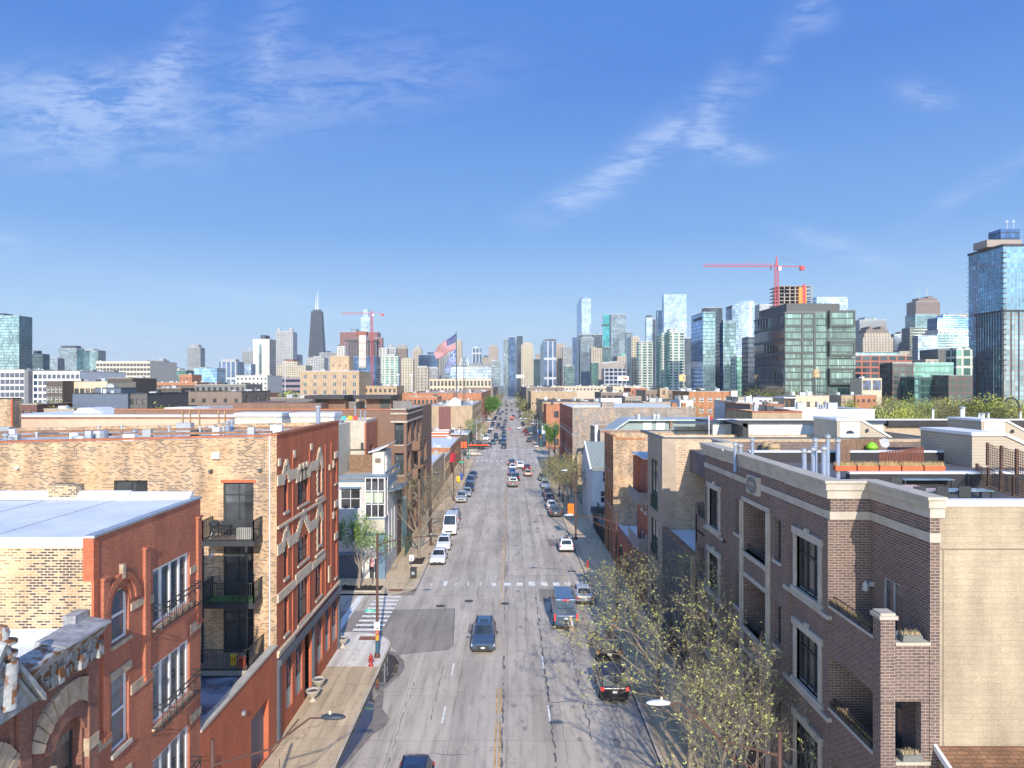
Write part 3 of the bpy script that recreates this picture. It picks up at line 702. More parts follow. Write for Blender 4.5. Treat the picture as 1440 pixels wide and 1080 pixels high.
def chair(tg,x,y,z,m):
 b=MB();b.box(x-.25,x+.25,y-.25,y+.25,z+.4,z+.45);b.build('seat',m,tg)
 b=MB();b.box(x-.25,x+.25,y+.22,y+.27,z+.45,z+.9);b.build('backrest',m,tg)
 for a in(-.22,.22):
  for c in(-.22,.22):b=MB();b.box(x+a-.02,x+a+.02,y+c-.02,y+c+.02,z,z+.4);b.build('leg',m,tg)
lounge('patio_chair','dark chair on the upper steel balcony beside the pale storage box','chair',-16.3,40.6,12.24,DSTEEL,chair)
lounge('patio_chair','black chair on the balcony carpeted with artificial turf','chair',-15.5,40.6,8.75,DSTEEL,chair)
def grill(tg,x,y,z,m):
 b=MB();b.lathe([(.05,0),(.05,.55),(.25,.62),(.32,.8),(.31,.86),(.18,1.0),(.02,1.04)],(x,y,z),12);b.build('bowl',m,tg,smooth=True)
 for a in(0,2.1,4.2):b=MB();b.tube([(x,y,z+.6),(x+.3*math.cos(a),y+.3*math.sin(a),z)],.015,4);b.build('leg',STEEL,tg)
lounge('kettle_grill','round black kettle grill at the left end of the upper steel balcony','grill',-16.8,40.5,12.24,DSTEEL,grill)
def condenser(x,y,z,r=.5,h=.9,lab='',grp=None):
 tg=thing('condenser_unit',lab,'air conditioner',(x,y,z),grp)
 b=MB();b.lathe([(r,.05),(r,h*.9),(r*.95,h),(r*.2,h),(r*.2,h*.97)],(x,y,z),14);b.build('casing',STEEL,tg)
 b=MB()
 for i in range(7):b.lathe([(r+.015,.1+h*.11*i),(r+.015,.13+h*.11*i)],(x,y,z),14)
 b.build('grille',GREYM,tg);b=MB();b.box(x-r,x+r,y-r,y+r,z,z+.05);b.build('base',GREYM,tg)
def vent(x,y,z,h,r=.14,lab='',grp=None,m=None):
 tg=thing('vent_pipe',lab,'vent pipe',(x,y,z),grp)
 b=MB();b.lathe([(r,0),(r,h),(r*.8,h)],(x,y,z),12);b.build('pipe',m or STEEL,tg,smooth=True)
 b=MB();b.lathe([(r*1.5,h+.03),(r*1.55,h+.13),(r*.4,h+.2)],(x,y,z),12);b.build('cap',STEEL,tg)
for px,Y,z,s,lb in((114,44.5,17.0,.62,'large grey round air conditioner at the left part of the patched tar roof'),(138,45.5,17.15,.7,'tallest grey round air conditioner on the patched tar roof'),(278,52,17.3,.42,'small grey air conditioner in the middle of the patched tar roof'),(298,52,17.35,.5,'rounder pale air conditioner right of the small one on the patched tar roof')):
 condenser(GX(px,Y),Y,z-.1,s*.85,s*1.35,lb)
for px,Y,z,h,lb in((8,43,16.9,.95,'leftmost capped vent pipe on the patched tar roof'),(15,43,16.9,.7,'short capped vent pipe beside the leftmost one on the tar roof'),(190,47,17.0,.8,'capped grey pipe left of the small air conditioners'),(320,50,17.4,.8,'capped grey pipe right of the rounder air conditioner'),(326,51,17.4,.9,'second capped grey pipe right of the rounder air conditioner')):
 vent(GX(px,Y),Y,z,h,.13,lb)
vent(GX(447.5,54),54,17.5,1.7,.17,'tall thick galvanised flue near the street corner of the patched tar roof')
b=MB();sk=thing('skylight','long low grey skylight on the left part of the patched tar roof','skylight',(GX(59,44),44,17))
x0,x1=GX(38,44),GX(80,44);b.extr([(43.6,16.95),(43.6,17.4),(44,17.6),(44.4,17.4),(44.4,16.95)],x0,x1,'x');b.build('glazing',GREYM,sk);b=MB();b.box(x0-.05,x1+.05,43.5,44.5,16.9,17.1);b.build('kerb',ROOFD,sk)
for i,(px,py,lb)in enumerate(((448,972,'nearer of the two stone urns by the orange red brick shopfront'),(440,988,'stone urn closest to the street lamp head on the tan pavement'),(482,912,'stone urn on the new white pavement at the building corner'))):
 Y=GY(py);X=GX(px,Y);u=thing('stone_urn',lb,'planter',(X,Y,.14));b=MB();b.lathe([(.26,0),(.26,.06),(.12,.12),(.13,.25),(.38,.42),(.43,.62),(.47,.66),(.47,.72),(.38,.72),(.36,.62)],(X,Y,.14),16);b.build('urn',STONE,u,smooth=True)
 b=MB();b.lathe([(.37,.6),(.2,.68)],(X,Y,.14),10);b.build('soil',ROOFD,u)
def hydrant(px,py,lb):
 Y=GY(py);X=GX(px,Y);u=thing('fire_hydrant',lb,'hydrant',(X,Y,.14));m=plain('hydrant_red',(.30,.035,.03),.5,var=.15)
 b=MB();b.lathe([(.19,0),(.19,.06),(.13,.08),(.13,.6),(.17,.62),(.17,.67),(.13,.72),(.05,.84),(.04,.9)],(X,Y,.14),12);b.build('barrel',m,u,smooth=True)
 for s in(-1,1):b=MB();b.tube([(X,Y,.6),(X+s*.25,Y,.6)],.065,8);b.build('outlet',m,u)
 b=MB();b.tube([(X,Y,.55),(X,Y-.22,.55)],.09,8);b.build('front_outlet',m,u)
hydrant(521.5,939,'dark red fire hydrant on the new white corner pavement');hydrant(826.5,800,'dark red fire hydrant on the right pavement beyond the worn crosswalk')
# ------------------------------------------------------------------ right side of the avenue
PX=Plane('x-',XR)
CMU=brick('tan_block_wall',(.33,.275,.195),(.30,.25,.18),(.27,.23,.17),bw=.62,bh=.2,ms=.008,stain=.24)
JNT=plain('dark_joint',(.12,.10,.08),.9)
D=thing('dark_brick_building','dark purple brick apartment building with stone cornice, corner balconies and tan block side wall','building',(14,35,0))
dh=[];FL=3.9
for k in range(4):
 z=-FL*k
 dh+=[(28.15,30.4,12.35+z,14.6+z,'W'),(32.2,33.,12.9+z,14.8+z,'N'),(33.75,37.3,12.3+z,14.9+z,'L'),(37.85,38.7,12.95+z,14.8+z,'N'),(41.6,43.6,12.4+z,14.7+z,'W')]
dh=[h for h in dh if h[2]>-.2]
b=MB();holed(b,PX,27.2,44.7,0,17.1,[h[:4]for h in dh],.3,0)
b.quad((12.3,27.2,0),(13.8,27.2,0),(13.8,27.2,17.1),(12.3,27.2,17.1));b.quad((12.3,44.7,0),(13.8,44.7,0),(13.8,44.7,17.1),(12.3,44.7,17.1))
PR=Plane('x-',13.8);doors=[(24.95,26.25,11.55-FL*k,13.9-FL*k)for k in range(3)]
holed(b,PR,23.37,27.2,0,17.1,doors,.15,0);b.quad((13.8,44.7,0),(13.8,48,0),(13.8,48,17.1),(13.8,44.7,17.1));b.quad((13.8,48,0),(42,48,0),(42,48,17.1),(13.8,48,17.1))
b.build('wall',DRK,D)
b=MB();b.box(13.83,42,23.3,23.6,0,17.0);b.build('block_wall',CMU,D)
b=MB();b.box(14.1,42,23.295,23.3,15.57,15.6);b.box(14.2,14.23,23.295,23.3,0,15.57);b.build('control_joint',JNT,D)
b=MB();b.box(13.78,14.1,23.28,23.36,0,16.6);b.build('corner_quoin',DRK,D)
b=MB();b.box(14.25,42,23.24,23.62,17.0,17.2);b.build('metal_coping',WHT,D)
for h in dh:
 if h[4]=='W':
  w=window(D,PX,*h[:4],.16,1,1,STONE,GLV,.02)
  yc=(h[0]+h[1])/2
  b=MB();y0,y1,z0,z1=h[:4]
  PX.box(b,y0-.22,y0,z0,z1,-.09,.1);PX.box(b,y1,y1+.22,z0,z1,-.09,.1);PX.box(b,y0-.34,y1+.34,z1,z1+.3,-.12,.1);PX.box(b,yc-.14,yc+.14,z1+.3,z1+.45,-.12,0);PX.box(b,y0-.34,y1+.34,z0-.2,z0,-.16,.1)
  b.build('stone_surround',STONE,w)
  b=MB();PX.box(b,y0,y1,z1-.8,z1-.72,.1,.15)
  for i in range(4):yy_=y0+(y1-y0)*i/3;PX.box(b,max(y0,yy_-.035),min(y1,yy_+.035),z0,z1,.1,.15)
  b.build('mullion',DSTEEL,w)
 elif h[4]=='N':
  w=window(D,PX,*h[:4],.26,1,2,DSTEEL,GL,.05,sill=STONE)
 else:
  y0,y1,z0,z1=h[:4];m_=MB()
  m_.quad((12.6,y0,z0-.3),(14.4,y0,z0-.3),(14.4,y0,z1),(12.6,y0,z1));m_.quad((12.6,y1,z0-.3),(14.4,y1,z0-.3),(14.4,y1,z1),(12.6,y1,z1));m_.quad((14.4,y0,z0-.3),(14.4,y1,z0-.3),(14.4,y1,z1),(14.4,y0,z1))
  m_.quad((12.6,y0,z0-.3),(14.4,y0,z0-.3),(14.4,y1,z0-.3),(12.6,y1,z0-.3));m_.quad((12.6,y0,z1),(14.4,y0,z1),(14.4,y1,z1),(12.6,y1,z1))
  lg=m_.build('loggia',DRK,D)
  m_=MB();PX.box(m_,y0-.2,y1+.2,z0-.22,z0,-.12,.3);PX.box(m_,y0-.16,y1+.16,z1,z1+.22,-.08,.1);each(m_,'stone_sill',STONE,lg)
  m_=MB();rail(m_,(12.5,y0,0),(12.5,y1,0),z0,z0+.32,14,.01,.02);m_.build('railing',DSTEEL,lg)
  m_=MB();m_.box(14.3,14.38,y0+.5,y1-.8,z0-.3,z1-.4);m_.build('glass_door',GL,lg)
b=MB();b.box(12.14,12.3,33.5,33.72,0,14.9);b.box(12.14,12.3,37.33,37.55,0,14.9);each(b,'stone_strip',STONE,D)
b=MB()
for y0,y1 in((30.95,31.5),(27.22,27.6),(40.05,40.6)):b.box(12.2,12.3,y0,y1,0,15.8)
each(b,'pilaster',DRK,D)
b=MB()
for z0,z1,e in((16.62,16.95,.05),(16.95,17.22,.13),(17.22,17.32,.2)):
 b.box(12.3-e,12.75,27.2-e,44.75+e,z0,z1);b.box(12.75,13.8-e+.001,27.2-e,27.5,z0,z1);b.box(13.8-e,14.24,23.28-e,27.5,z0,z1);b.box(12.75,14.2,44.4,44.75+e,z0,z1);b.box(13.8-e,14.2,44.76+e,48,z0,z1)
 b.box(12.3-e-.1,12.3-e,27.2-e,31.4,z0,z1);b.box(12.3-e-.1,12.3-e,40.1,44.75+e,z0,z1)
b.build('cornice',STONE,D)
b=MB()
for z0,z1,e in((15.82,16.12,.06),):
 b.box(12.3-e,12.3,27.2-e,44.7,z0,z1);b.box(12.3,13.8-e,27.2-e,27.2,z0,z1);b.box(13.8-e,13.8,23.28-e,27.2,z0,z1);b.box(13.8,14.1,23.22,23.28,z0,z1)
for z in(12.0,12.0-FL,12.0-2*FL):b.box(12.12,12.3,27.1,31.5,z,z+.15);b.box(12.2,12.3,40.1,44.7,z,z+.15)
each(b,'stone_belt',STONE,D)
md=MB();md.box(12.12,12.3,34.75,36.3,15.5,16.4);md.build('medallion',STONE,D)
b=MB()
for k,(r0,r1,mm)in enumerate(((.93,1.,0),)):
 for i in range(28):
  a0,a1=2*math.pi*i/28,2*math.pi*(i+1)/28
  pts=[(35.525+.7*r*math.cos(a),15.95+.4*r*math.sin(a))for r,a in((.85,a0),(1.,a0),(1.,a1),(.85,a1))];b.extr(pts,12.09,12.13,'x')
b.extr([(35.525+.585*math.cos(2*math.pi*i/20),15.95+.33*math.sin(2*math.pi*i/20))for i in range(20)],12.105,12.13,'x')
b.build('medallion_oval',plain('grey_bronze',(.13,.14,.14),.6),D)
text(D,'medallion_lettering','DIESEL',.29,STONE,(12.09,35.525,16.0),(90,0,-90));text(D,'medallion_lettering','PLACE',.14,GREYM,(12.09,35.525,15.76),(90,0,-90))
for k in range(3):
 z=12.45-FL*k;cb_=MB()
 cb_.box(12.57,13.77,23.57,27.17,z-.95,z-.82)
 cb_.box(12.3,12.55,23.76,27.19,z-1.85,z);cb_.box(12.63,13.77,23.3,23.55,z-1.85,z);cb_.box(12.15,12.62,23.25,23.75,z-1.85,z+.85 if k==0 else z+2.04)
 if k:cb_.box(13.5,13.77,23.3,23.6,z+.11,z+2.04)
 o=cb_.build('corner_balcony',DRK,D)
 b=MB();b.box(12.2,12.6,23.76,27.2,z,z+.1);b.box(12.63,13.77,23.22,23.62,z+.002,z+.1)
 if k==0:b.box(12.08,12.69,23.18,23.82,z+.85,z+.97);b.box(12.14,12.63,23.24,23.76,z+.97,z+1.05)
 b.build('stone_coping',STONE,o)
 b=MB();rail(b,(12.42,23.85,0),(12.42,27.15,0),z+.12,z+.42,16,.01,.02);rail(b,(12.7,23.42,0),(13.5,23.42,0),z+.12,z+.42,6,.01,.02);b.build('railing',DSTEEL,o)
 w=window(D,PR,24.95,26.25,z-.9,z+1.45,.1,2,1,GREYM,GL,.06,name='balcony_door')
 rb=random.Random(k);tr_=thing('window_box',['planter of dry plants on the top corner balcony, street side','planter of dry flowers and shells on the middle corner balcony, street side','planter on the lowest corner balcony'][k],'planter',(12.4,25.5,z+.1))
 b=MB()
 for i in range(4):y=24.1+i*.78;b.box(12.24,12.40,y,y+.7,z+.1,z+.27)
 each(b,'trough',BLKF,tr_);b=MB()
 for i in range(260):
  y=rb.uniform(24.1,27.1);x=rb.uniform(12.24,12.4);hh=rb.uniform(.05,.2);b.quad((x,y,z+.26),(x+.03,y+.03,z+.26),(x+rb.uniform(-.06,.06),y+rb.uniform(-.06,.06),z+.27+hh))
 b.build('dry_plants',plain('dry_plants',(.34,.26,.15),.9,var=.4,ns=6),tr_)
 t2=thing('window_box',['grey planter of dry grass facing the camera on the top corner balcony','pale grey planter on the front ledge of the middle corner balcony','front planter of the lowest balcony'][k],'planter',(13.1,23.35,z+.1))
 b=MB();b.extr([(23.2,z+.12),(23.5,z+.12),(23.54,z+.34),(23.16,z+.34)],12.85,13.48,'x');b.build('trough',plain('planter_grey',(.16,.17,.16)if k==0 else(.42,.46,.48),.6),t2)
 b=MB()
 for i in range(120):x=rb.uniform(12.87,13.46);y=rb.uniform(23.2,23.5);b.quad((x,y,z+.33),(x+.03,y,z+.33),(x+rb.uniform(-.05,.05),y+rb.uniform(-.05,.05),z+.34+rb.uniform(.04,.16)))
 b.build('dry_plants',plain('dry_plants',(.34,.26,.15),.9,var=.4,ns=6),t2)
b=MB();b.box(12.3,12.5,44.75,46.9,10.6,12.45);b.box(12.3,12.8,46.6,47.0,0,13.2);b.box(12.3,13.8,44.75,46.9,11.4,11.5);b.box(12.3,12.5,44.75,46.9,6.7,8.55);b.box(12.3,13.8,44.75,46.9,7.5,7.6);b.build('far_corner_balcony',DRK,D)
b=MB();rail(b,(12.4,44.75,0),(12.4,46.6,0),12.5,13.,10);b.build('railing',DSTEEL,D)
b=MB();b.box(13.62,13.8,26.86,27.02,13.35,13.5);b.lathe([(.05,0),(.13,.04),(.13,.25),(.04,.38)],(13.5,26.94,13.15),8);b.build('wall_lantern',GREYM,D)
tb=thing('patio_table','round patio table on the top corner balcony','table',(13.2,24.5,11.63));b=MB();b.lathe([(.5,.7),(.5,.74)],(13.2,24.5,11.63),20);b.build('tabletop',GREYM,tb);b=MB();b.lathe([(.25,0),(.04,.05),(.04,.7)],(13.2,24.5,11.63),8);b.build('pedestal',DSTEEL,tb)
b=MB();b.quad((12.76,27.5,16.3),(14.3,27.5,16.3),(14.3,48,16.3),(12.76,48,16.3));b.quad((14.3,33.6,16.3),(42,33.6,16.3),(42,48,16.3),(14.3,48,16.3));b.quad((14.3,23.6,15.85),(42,23.6,15.85),(42,33.6,15.85),(14.3,33.6,15.85));b.quad((14.3,23.6,15.85),(14.3,33.6,15.85),(14.3,33.6,16.3),(14.3,23.6,16.3))
b.build('roof',ROOFD,D)
for y,x0,z,lb in((33.6,16.1,16.75,'near'),(42.6,14.4,16.9,'far')):
 b=MB();b.box(x0,36,y,y+.4,15.8,z);o=b.build('roof_divider',BLKF,D);b=MB();b.box(x0-.02,36,y-.04,y+.44,z,z+.1);b.build('coping',ROOFW,o)
for i,(px,py,Y)in enumerate(((1034,652,38),(1041.5,654,38),(1058,652,40),(1131,664,31.6),(1144,662,31.2),(1158.5,665,30.6),(1146.5,650,34.4),(1164,640,36),(1178.5,655,34))):
 top=(627,629,620,636,634,633,621,616,622)[i];X=GX(px,Y);zt=GZ(top,Y)
 vent(X,Y,16.3,zt-16.3,.10 if i>2 else.095,['vent pipe at the far street corner of the dark roof, leftmost','short vent pipe right of the leftmost on the dark roof','tall dark capped vent pipe on the dark roof','nearest left pipe of the galvanised vent cluster','second pipe of the galvanised vent cluster','nearest right pipe of the galvanised vent cluster','pipe behind the front row of the vent cluster','tallest pipe at the back of the vent cluster','pipe right of the vent cluster beside the orange troughs'][i],'galvanised vent pipes on the dark roof')
TER=plain('terracotta',(.52,.13,.05),.7,var=.12)
for i in range(5):
 Y=34.0;x0=GX(1173+31.2*i,Y);x1=GX(1202+31.2*i,Y);tp_=thing('planter_trough',['leftmost','second from the left','middle','second from the right','rightmost'][i]+' of the five terracotta troughs of dry grass on the roof edge','planter',((x0+x1)/2,Y,16.86),'terracotta troughs on the roof edge')
 b=MB();b.extr([(Y-.14,16.86),(Y+.14,16.86),(Y+.18,17.09),(Y-.18,17.09)],x0,x1,'x');b.build('trough',TER,tp_)
 b=MB();rb=random.Random(i)
 for q in range(260):x=rb.uniform(x0+.03,x1-.03);y=Y+rb.uniform(-.13,.13);b.quad((x,y,17.08),(x+.02,y,17.08),(x+rb.uniform(-.09,.09),y+rb.uniform(-.06,.06),17.1+rb.uniform(.05,.26)))
 b.build('dry_grass',plain('dry_grass',(.42,.31,.15),.9,var=.3,ns=5),tp_)
FENC=plain('red_brown_fence',(.17,.065,.045),.8,var=.25,ns=3.);FENB=plain('brown_fence',(.20,.125,.08),.85,var=.3,ns=3.)
def plankfence(lb,p0,p1,z0,za,zb,m,n,gap=.25):
 f=thing('plank_fence',lb,'fence',((p0[0]+p1[0])/2,(p0[1]+p1[1])/2,z0));b=MB()
 a,c=Vector((*p0,0)),Vector((*p1,0));d=(c-a).normalized();nn_=Vector((-d.y,d.x,0))*.02
 for i in range(n):
  s,e=a.lerp(c,i/n),a.lerp(c,(i+1-gap)/n);zt=za+(zb-za)*i/n
  b.prism([(s-nn_)[:2],(e-nn_)[:2],(e+nn_)[:2],(s+nn_)[:2]],z0,zt)
 b.build('boards',m,f);b=MB()
 for zz_ in(z0+.2,min(za,zb)-.15):b.prism([(a+nn_)[:2],(c+nn_)[:2],(c+nn_*3)[:2],(a+nn_*3)[:2]],zz_,zz_+.08)
 b.build('rail',m,f)
plankfence('red brown slatted roof fence standing behind the terracotta troughs',(GX(1237,37),37),(GX(1300,42),42),16.4,17.45,17.3,FENC,16,.4)
plankfence('brown board fence behind the vent cluster beside the lime green seat',(GX(1182,41.5),41.5),(GX(1236,46.5),46.5),16.4,17.75,17.45,FENB,26,.04)
lg=thing('garden_chair','round lime green seat shell in front of the brown board fence','chair',(GX(1226,44),44,16.9));b=MB();b.lathe([(.02,0),(.22,.02),(.34,.15),(.34,.22),(.22,.42),(.08,.5)],(GX(1226,44),44,16.9),14);b.build('shell',plain('lime_plastic',(.20,.50,.02),.4,var=0),lg,smooth=True);b=MB();b.lathe([(.25,0),(.25,.6)],(GX(1226,44),44,16.3),10);b.build('base',DSTEEL,lg)
UNIT0=plain('dish_grey',(.33,.35,.37),.6)
sdish=thing('satellite_dish','grey satellite dish right of the lime green seat','satellite dish',(GX(1243,45),45,16.9));b=MB();b.lathe([(.02,0),(.18,.04),(.3,.11)],(0,0,0),16);o=b.build('dish',UNIT0,None);o.parent=sdish;o.rotation_euler=(R(75),0,0);o.location=(0,0,.35);b=MB();b.box(GX(1243,45)-.03,GX(1243,45)+.03,44.97,45.03,16.3,17.3);b.build('mast',GREYM,sdish)
ls=thing('lattice_screen','brown wooden lattice screen on the roof terrace at the right edge','screen',(20,31,16.3));b=MB()
p0,p1=(GX(1374,34),34),(GX(1452,28),28)
for(q0,q1,za,zb,n,nz_)in((p0,p1,16.3,17.1,34,7),((p0[0]+.5,p0[1]),(p1[0]+.6,p1[1]),17.1,18.1,30,9)):
 a,c=Vector((*q0,0)),Vector((*q1,0))
 for i in range(n+1):s=a.lerp(c,i/n);w_=.05 if i%8==0 else.012;b.box(s.x-w_,s.x+w_,s.y-w_,s.y+w_,za,zb+(.1 if i%8==0 else.06*math.sin(i/8*math.pi*2)))
 for j in range(nz_+1):
  z=za+(zb-za)*j/nz_;b.prism([(a.x,a.y-.015),(c.x,c.y-.015),(c.x,c.y+.015),(a.x,a.y+.015)],z-.012,z+.012)
b.build('lattice',plain('dark_brown_lattice',(.13,.075,.05),.8,var=.3),ls)
for px,py,Y,s_,lb in((1245,683,31,1.5,'blue topped patio table behind the cornice of the dark brick building'),(1340,686,30,1.5,'long patio table with dark chairs near the white roof edge'),(1300,677,33.5,1.2,'patio table furthest back on the sunken terrace')):
 X=GX(px,Y);tb=thing('patio_table',lb,'table',(X,Y,15.86));b=MB();b.box(X-s_,X+s_,Y-.4,Y+.4,16.52,16.55);b.build('tabletop',plain('blue_glass_top',(.16,.27,.36),.15,var=.3),tb)
 for a in(-s_+.1,s_-.1):
  for c in(-.35,.35):b=MB();b.box(X+a-.03,X+a+.03,Y+c-.03,Y+c+.03,15.86,16.52);b.build('leg',DSTEEL,tb)
for i,px in enumerate((1298,1330,1362,1220,1265)):
 Y=29.2 if i<3 else 32;lounge('patio_chair',['black chair at the left end of the long patio table','black chair at the middle of the long patio table','black chair at the right end of the long patio table','black chair left of the blue topped patio table','black chair right behind the blue topped patio table'][i],'chair',GX(px,Y),Y,15.86,DSTEEL,chair)
sh=thing('shingle_roof_house','low house with brown shingle roof against the tan block wall at the bottom right','building',(15,22.5,0))
SHG=brick('brown_shingles',(.25,.13,.07),(.17,.09,.05),(.08,.05,.035),bw=.35,bh=.14,ms=.012)
b=MB();b.extr([(20.2,7.9),(23.28,9.15),(23.28,8.9),(20.2,7.65)],14.0,30,'x');b.build('roof',SHG,sh);b=MB();b.box(14.3,29,20.5,23.28,0,7.8);b.build('wall',TAN,sh);b=MB();b.extr([(20.1,7.7),(23.28,9.0),(23.28,9.2),(20.1,7.95)],13.9,14.0,'x');b.build('fascia',WHT,sh)
# ---- low painted building between dark and tan buildings
LB=thing('low_grey_building','low dark grey painted building with white roof and rusty coping before the tan brick block','building',(16,52,0))
DGP=plain('dark_grey_paint',(.085,.09,.095),.8,var=.3,ns=1.5)
shell(LB,'wall',XR,30,48.1,57.1,9.4,[DGP,DGP],'SW',holesW=[(49,51,1,3),(52.5,55,0,3)])
b=MB();b.box(XR-.06,XR+.45,48.0,57.1,9.4,9.52);b.build('coping',plain('rusty_coping',(.22,.12,.075),.85,var=.35),LB);b=MB();b.quad((XR+.45,48.1,9.3),(30,48.1,9.3),(30,57.1,9.3),(XR+.45,57.1,9.3));b.extr([(XR+.4,9.3),(XR+.7,9.3),(XR+.45,9.56)],48.1,57.1,'y');b.box(XR+.45,30,48.02,48.3,9.2,9.5);b.build('roof',ROOFW,LB);slab(LB,'corner_pier',XR-.05,XR+.5,48.0,48.1,0,9.4,TAN)
# ---- tan brick building
T=thing('tan_brick_building','tall narrow tan brick building with green framed street windows beside the low grey building','building',(16,60,0))
TANF=plain('smooth_tan_masonry',(.33,.265,.205),.85,var=.14)
TANB=brick('tan_big_brick',(.46,.34,.225),(.33,.24,.16),(.50,.42,.32),bw=.5,bh=.19,ms=.03,stain=.14)
shell(T,'wall',XR,34,57.15,63.1,16.5,[TANB,TANF],'SEN',z0=0);b=MB()
tw=[(58.9,61.7,10.4,14.6),(58.9,61.7,6.2,9.6),(58.9,61.7,1.2,4.6)]
holed(b,PX,57.15,63.1,0,16.5,tw,.2,0);b.quad((XR-.003,57.145,0),(XR+1.1,57.145,0),(XR+1.1,57.145,16.5),(XR-.003,57.145,16.5));b.build('street_wall',TANF,T)
GRF=plain('green_window_frame',(.035,.07,.055),.5)
for q in tw:
 w=window(T,PX,*q,.12,2,2,GRF,GL,.1,mid=.3)
 b=MB();rail(b,(XR-.02,q[0],0),(XR-.02,q[1],0),q[2],q[2]+1.,12);b.build('railing',GRF,w)
DKC=plain('blue_black_coping',(.06,.08,.09),.4,.2)
parapet(T,XR,34,57.15,66.5,16.5,16.62,.3,TANF,mc=DKC);b=MB();b.quad((XR+.3,57.4,15.9),(33.7,57.4,15.9),(33.7,66.2,15.9),(XR+.3,66.2,15.9));b.build('roof',ROOFW,T)
b=MB();b.box(18.5,34,64.6,65,16.0,17.35);b.box(15.5,18.5,66.7,67.0,15.5,17.0);b.build('penthouse_wall',plain('pale_grey_panel',(.50,.51,.48),.7),T);b=MB();b.box(15.4,34,64.5,67.2,17.36,17.46);b.build('penthouse_coping',DKC,T)
# ---- red building with balconies
RB=thing('red_balcony_building','narrow red brick building with white windows and protruding grey balconies beyond the tan block','building',(15,66,0))
shell(RB,'wall',XR+.15,30,63.15,69.2,14.3,[RED2,RED2],'SW',holesW=[(64.2,65.2,9.3,10.9),(66,67,9.3,10.9),(64.2,65.2,5.6,7.3),(66,67,5.6,7.3),(64,67.5,0,3)])
for y in(64.2,66.):
 for z in(9.3,5.6):window(RB,Plane('x-',XR+.15),y,y+1,z,z+1.6,.1,1,2,WHT,GL,.12,sill=WHT)
for z in(11.3,7.2):b=MB();b.box(XR-.75,XR+.15,63.3,68.8,z-1.1,z-.95);b.box(XR-.78,XR-.7,63.3,68.8,z-.95,z);b.box(XR-.7,XR+.15,63.3,63.4,z-.95,z);b.build('balcony',plain('grey_balcony',(.27,.24,.22),.7),RB)
b=MB();b.box(XR-.3,XR+.15,67.8,68.9,10.2,14.1);b.build('oriel',RED2,RB);slab(RB,'coping',XR-.35,30,63.1,69.2,14.3,14.42,ROOFW)
# ---- low brick shop with white roof
LS=thing('low_brick_shop','one storey brick shop with white membrane roof against the speckled brick block','shop',(15,76,0))
shell(LS,'wall',XR,28,70.2,83.8,4.4,[YEL2,RED2],'SW',holesW=[(72,75,.8,3.2),(77,80,.8,3.2),(81,82.5,0,3)])
for y in(72,77):window(LS,PX,y,y+3,.8,3.2,.12,3,1,DSTEEL,GL,.07)
b=MB();b.box(XR-.05,XR+.4,70.1,83.8,4.4,4.55);b.build('coping',RED2,LS);b=MB();b.quad((XR+.4,70.3,4.3),(28,70.3,4.3),(28,83.8,4.3),(XR+.4,83.8,4.3));b.extr([(XR+.35,4.3),(XR+1.2,4.3),(XR+.5,4.62)],70.5,83.8,'y');b.build('roof',ROOFW,LS)
# ---- speckled brick block
K=thing('speckled_brick_building','three storey orange brick building with patchy bare brick side wall','building',(15,88,0))
kw=[(85+i*2.3,85.9+i*2.3,z,z+1.9)for i in range(3)for z in(10.6,6.3)]+[(85.3,86.2,.5,3.6),(87.5,88.8,0,3.6),(90.2,91,.5,3.6)]
shell(K,'wall',XR,26,84,91.8,14.7,[YEL2,ORG_B],'SWN',holesW=kw);slab(K,'rear_wing',26,38,84,91.8,0,14.4,YEL2)
for q in kw:window(K,PX,*q,.14,1,2,DSTEEL,GL,.06,sill=STONE)
b=MB();b.box(XR-.05,XR+.35,83.95,91.8,14.7,14.85);b.extr([(XR+.35,14.45),(XR+.35,14.7),(38,14.25),(38,14.0)],83.95,84.3,'y');b.build('coping',ORG_B,K);b=MB();b.quad((XR+.3,84.2,13.9),(38,84.2,13.9),(38,91.8,13.9),(XR+.3,91.8,13.9));b.build('roof',ROOFD,K)
# ---- iron fence and grey house
fe_=thing('iron_fence','black iron fence along the right pavement in front of the grey house','fence',(XR,100,.14));b=MB();rail(b,(XR,92,0),(XR,112,0),.14,2.1,130,.02,.03);b.build('pickets',DSTEEL,fe_);b=MB();b.box(XR+.03,XR+.06,92,112,.3,2.0);b.build('screen',plain('fence_screen',(.07,.065,.06),.8),fe_)
GH=thing('grey_house','pale grey clapboard house with grey green shingle roof and dark porch band','house',(15,108,0));SD=siding('pale_grey_siding',(.60,.62,.63),.2)
b=MB();holed(b,Plane('y-',104),12.1,24,0,8.9,[(13.6,14.6,6.6,8.2),(13.3,14.7,3.6,5.4),(13.8,14.7,0,2.2)],.12);b.extr([(104,0),(104,8.9),(112,11.9),(118,9.6),(118,0)],12.1,12.12,'x');b.build('wall',SD,GH)
P104=Plane('y-',104);window(GH,P104,13.6,14.6,6.6,8.2,.06,1,2,WHT,GLV,.1);window(GH,P104,13.3,14.7,3.6,5.4,.06,2,2,WHT,GLV,.1);window(GH,P104,13.8,14.7,0,2.2,.06,1,1,WHT,GBL,.1,name='door')
b=MB();b.extr([(103.7,8.85),(112,11.95),(118.3,9.5),(118.3,9.3),(112,11.75),(103.7,8.65)],12.0,24,'x');b.build('roof',plain('green_grey_shingle',(.20,.235,.225),.9,var=.2,ns=3),GH)
b=MB();b.extr([(103.6,8.8),(112,12.05),(112,11.7),(103.6,8.5)],11.75,12.0,'x');b.build('rake_board',WHT,GH);slab(GH,'porch_band',11.9,24,103.2,104,2.3,3.1,plain('porch_navy',(.06,.075,.095),.6))
for x,y in((12.5,96),(12.6,92.6)):pass
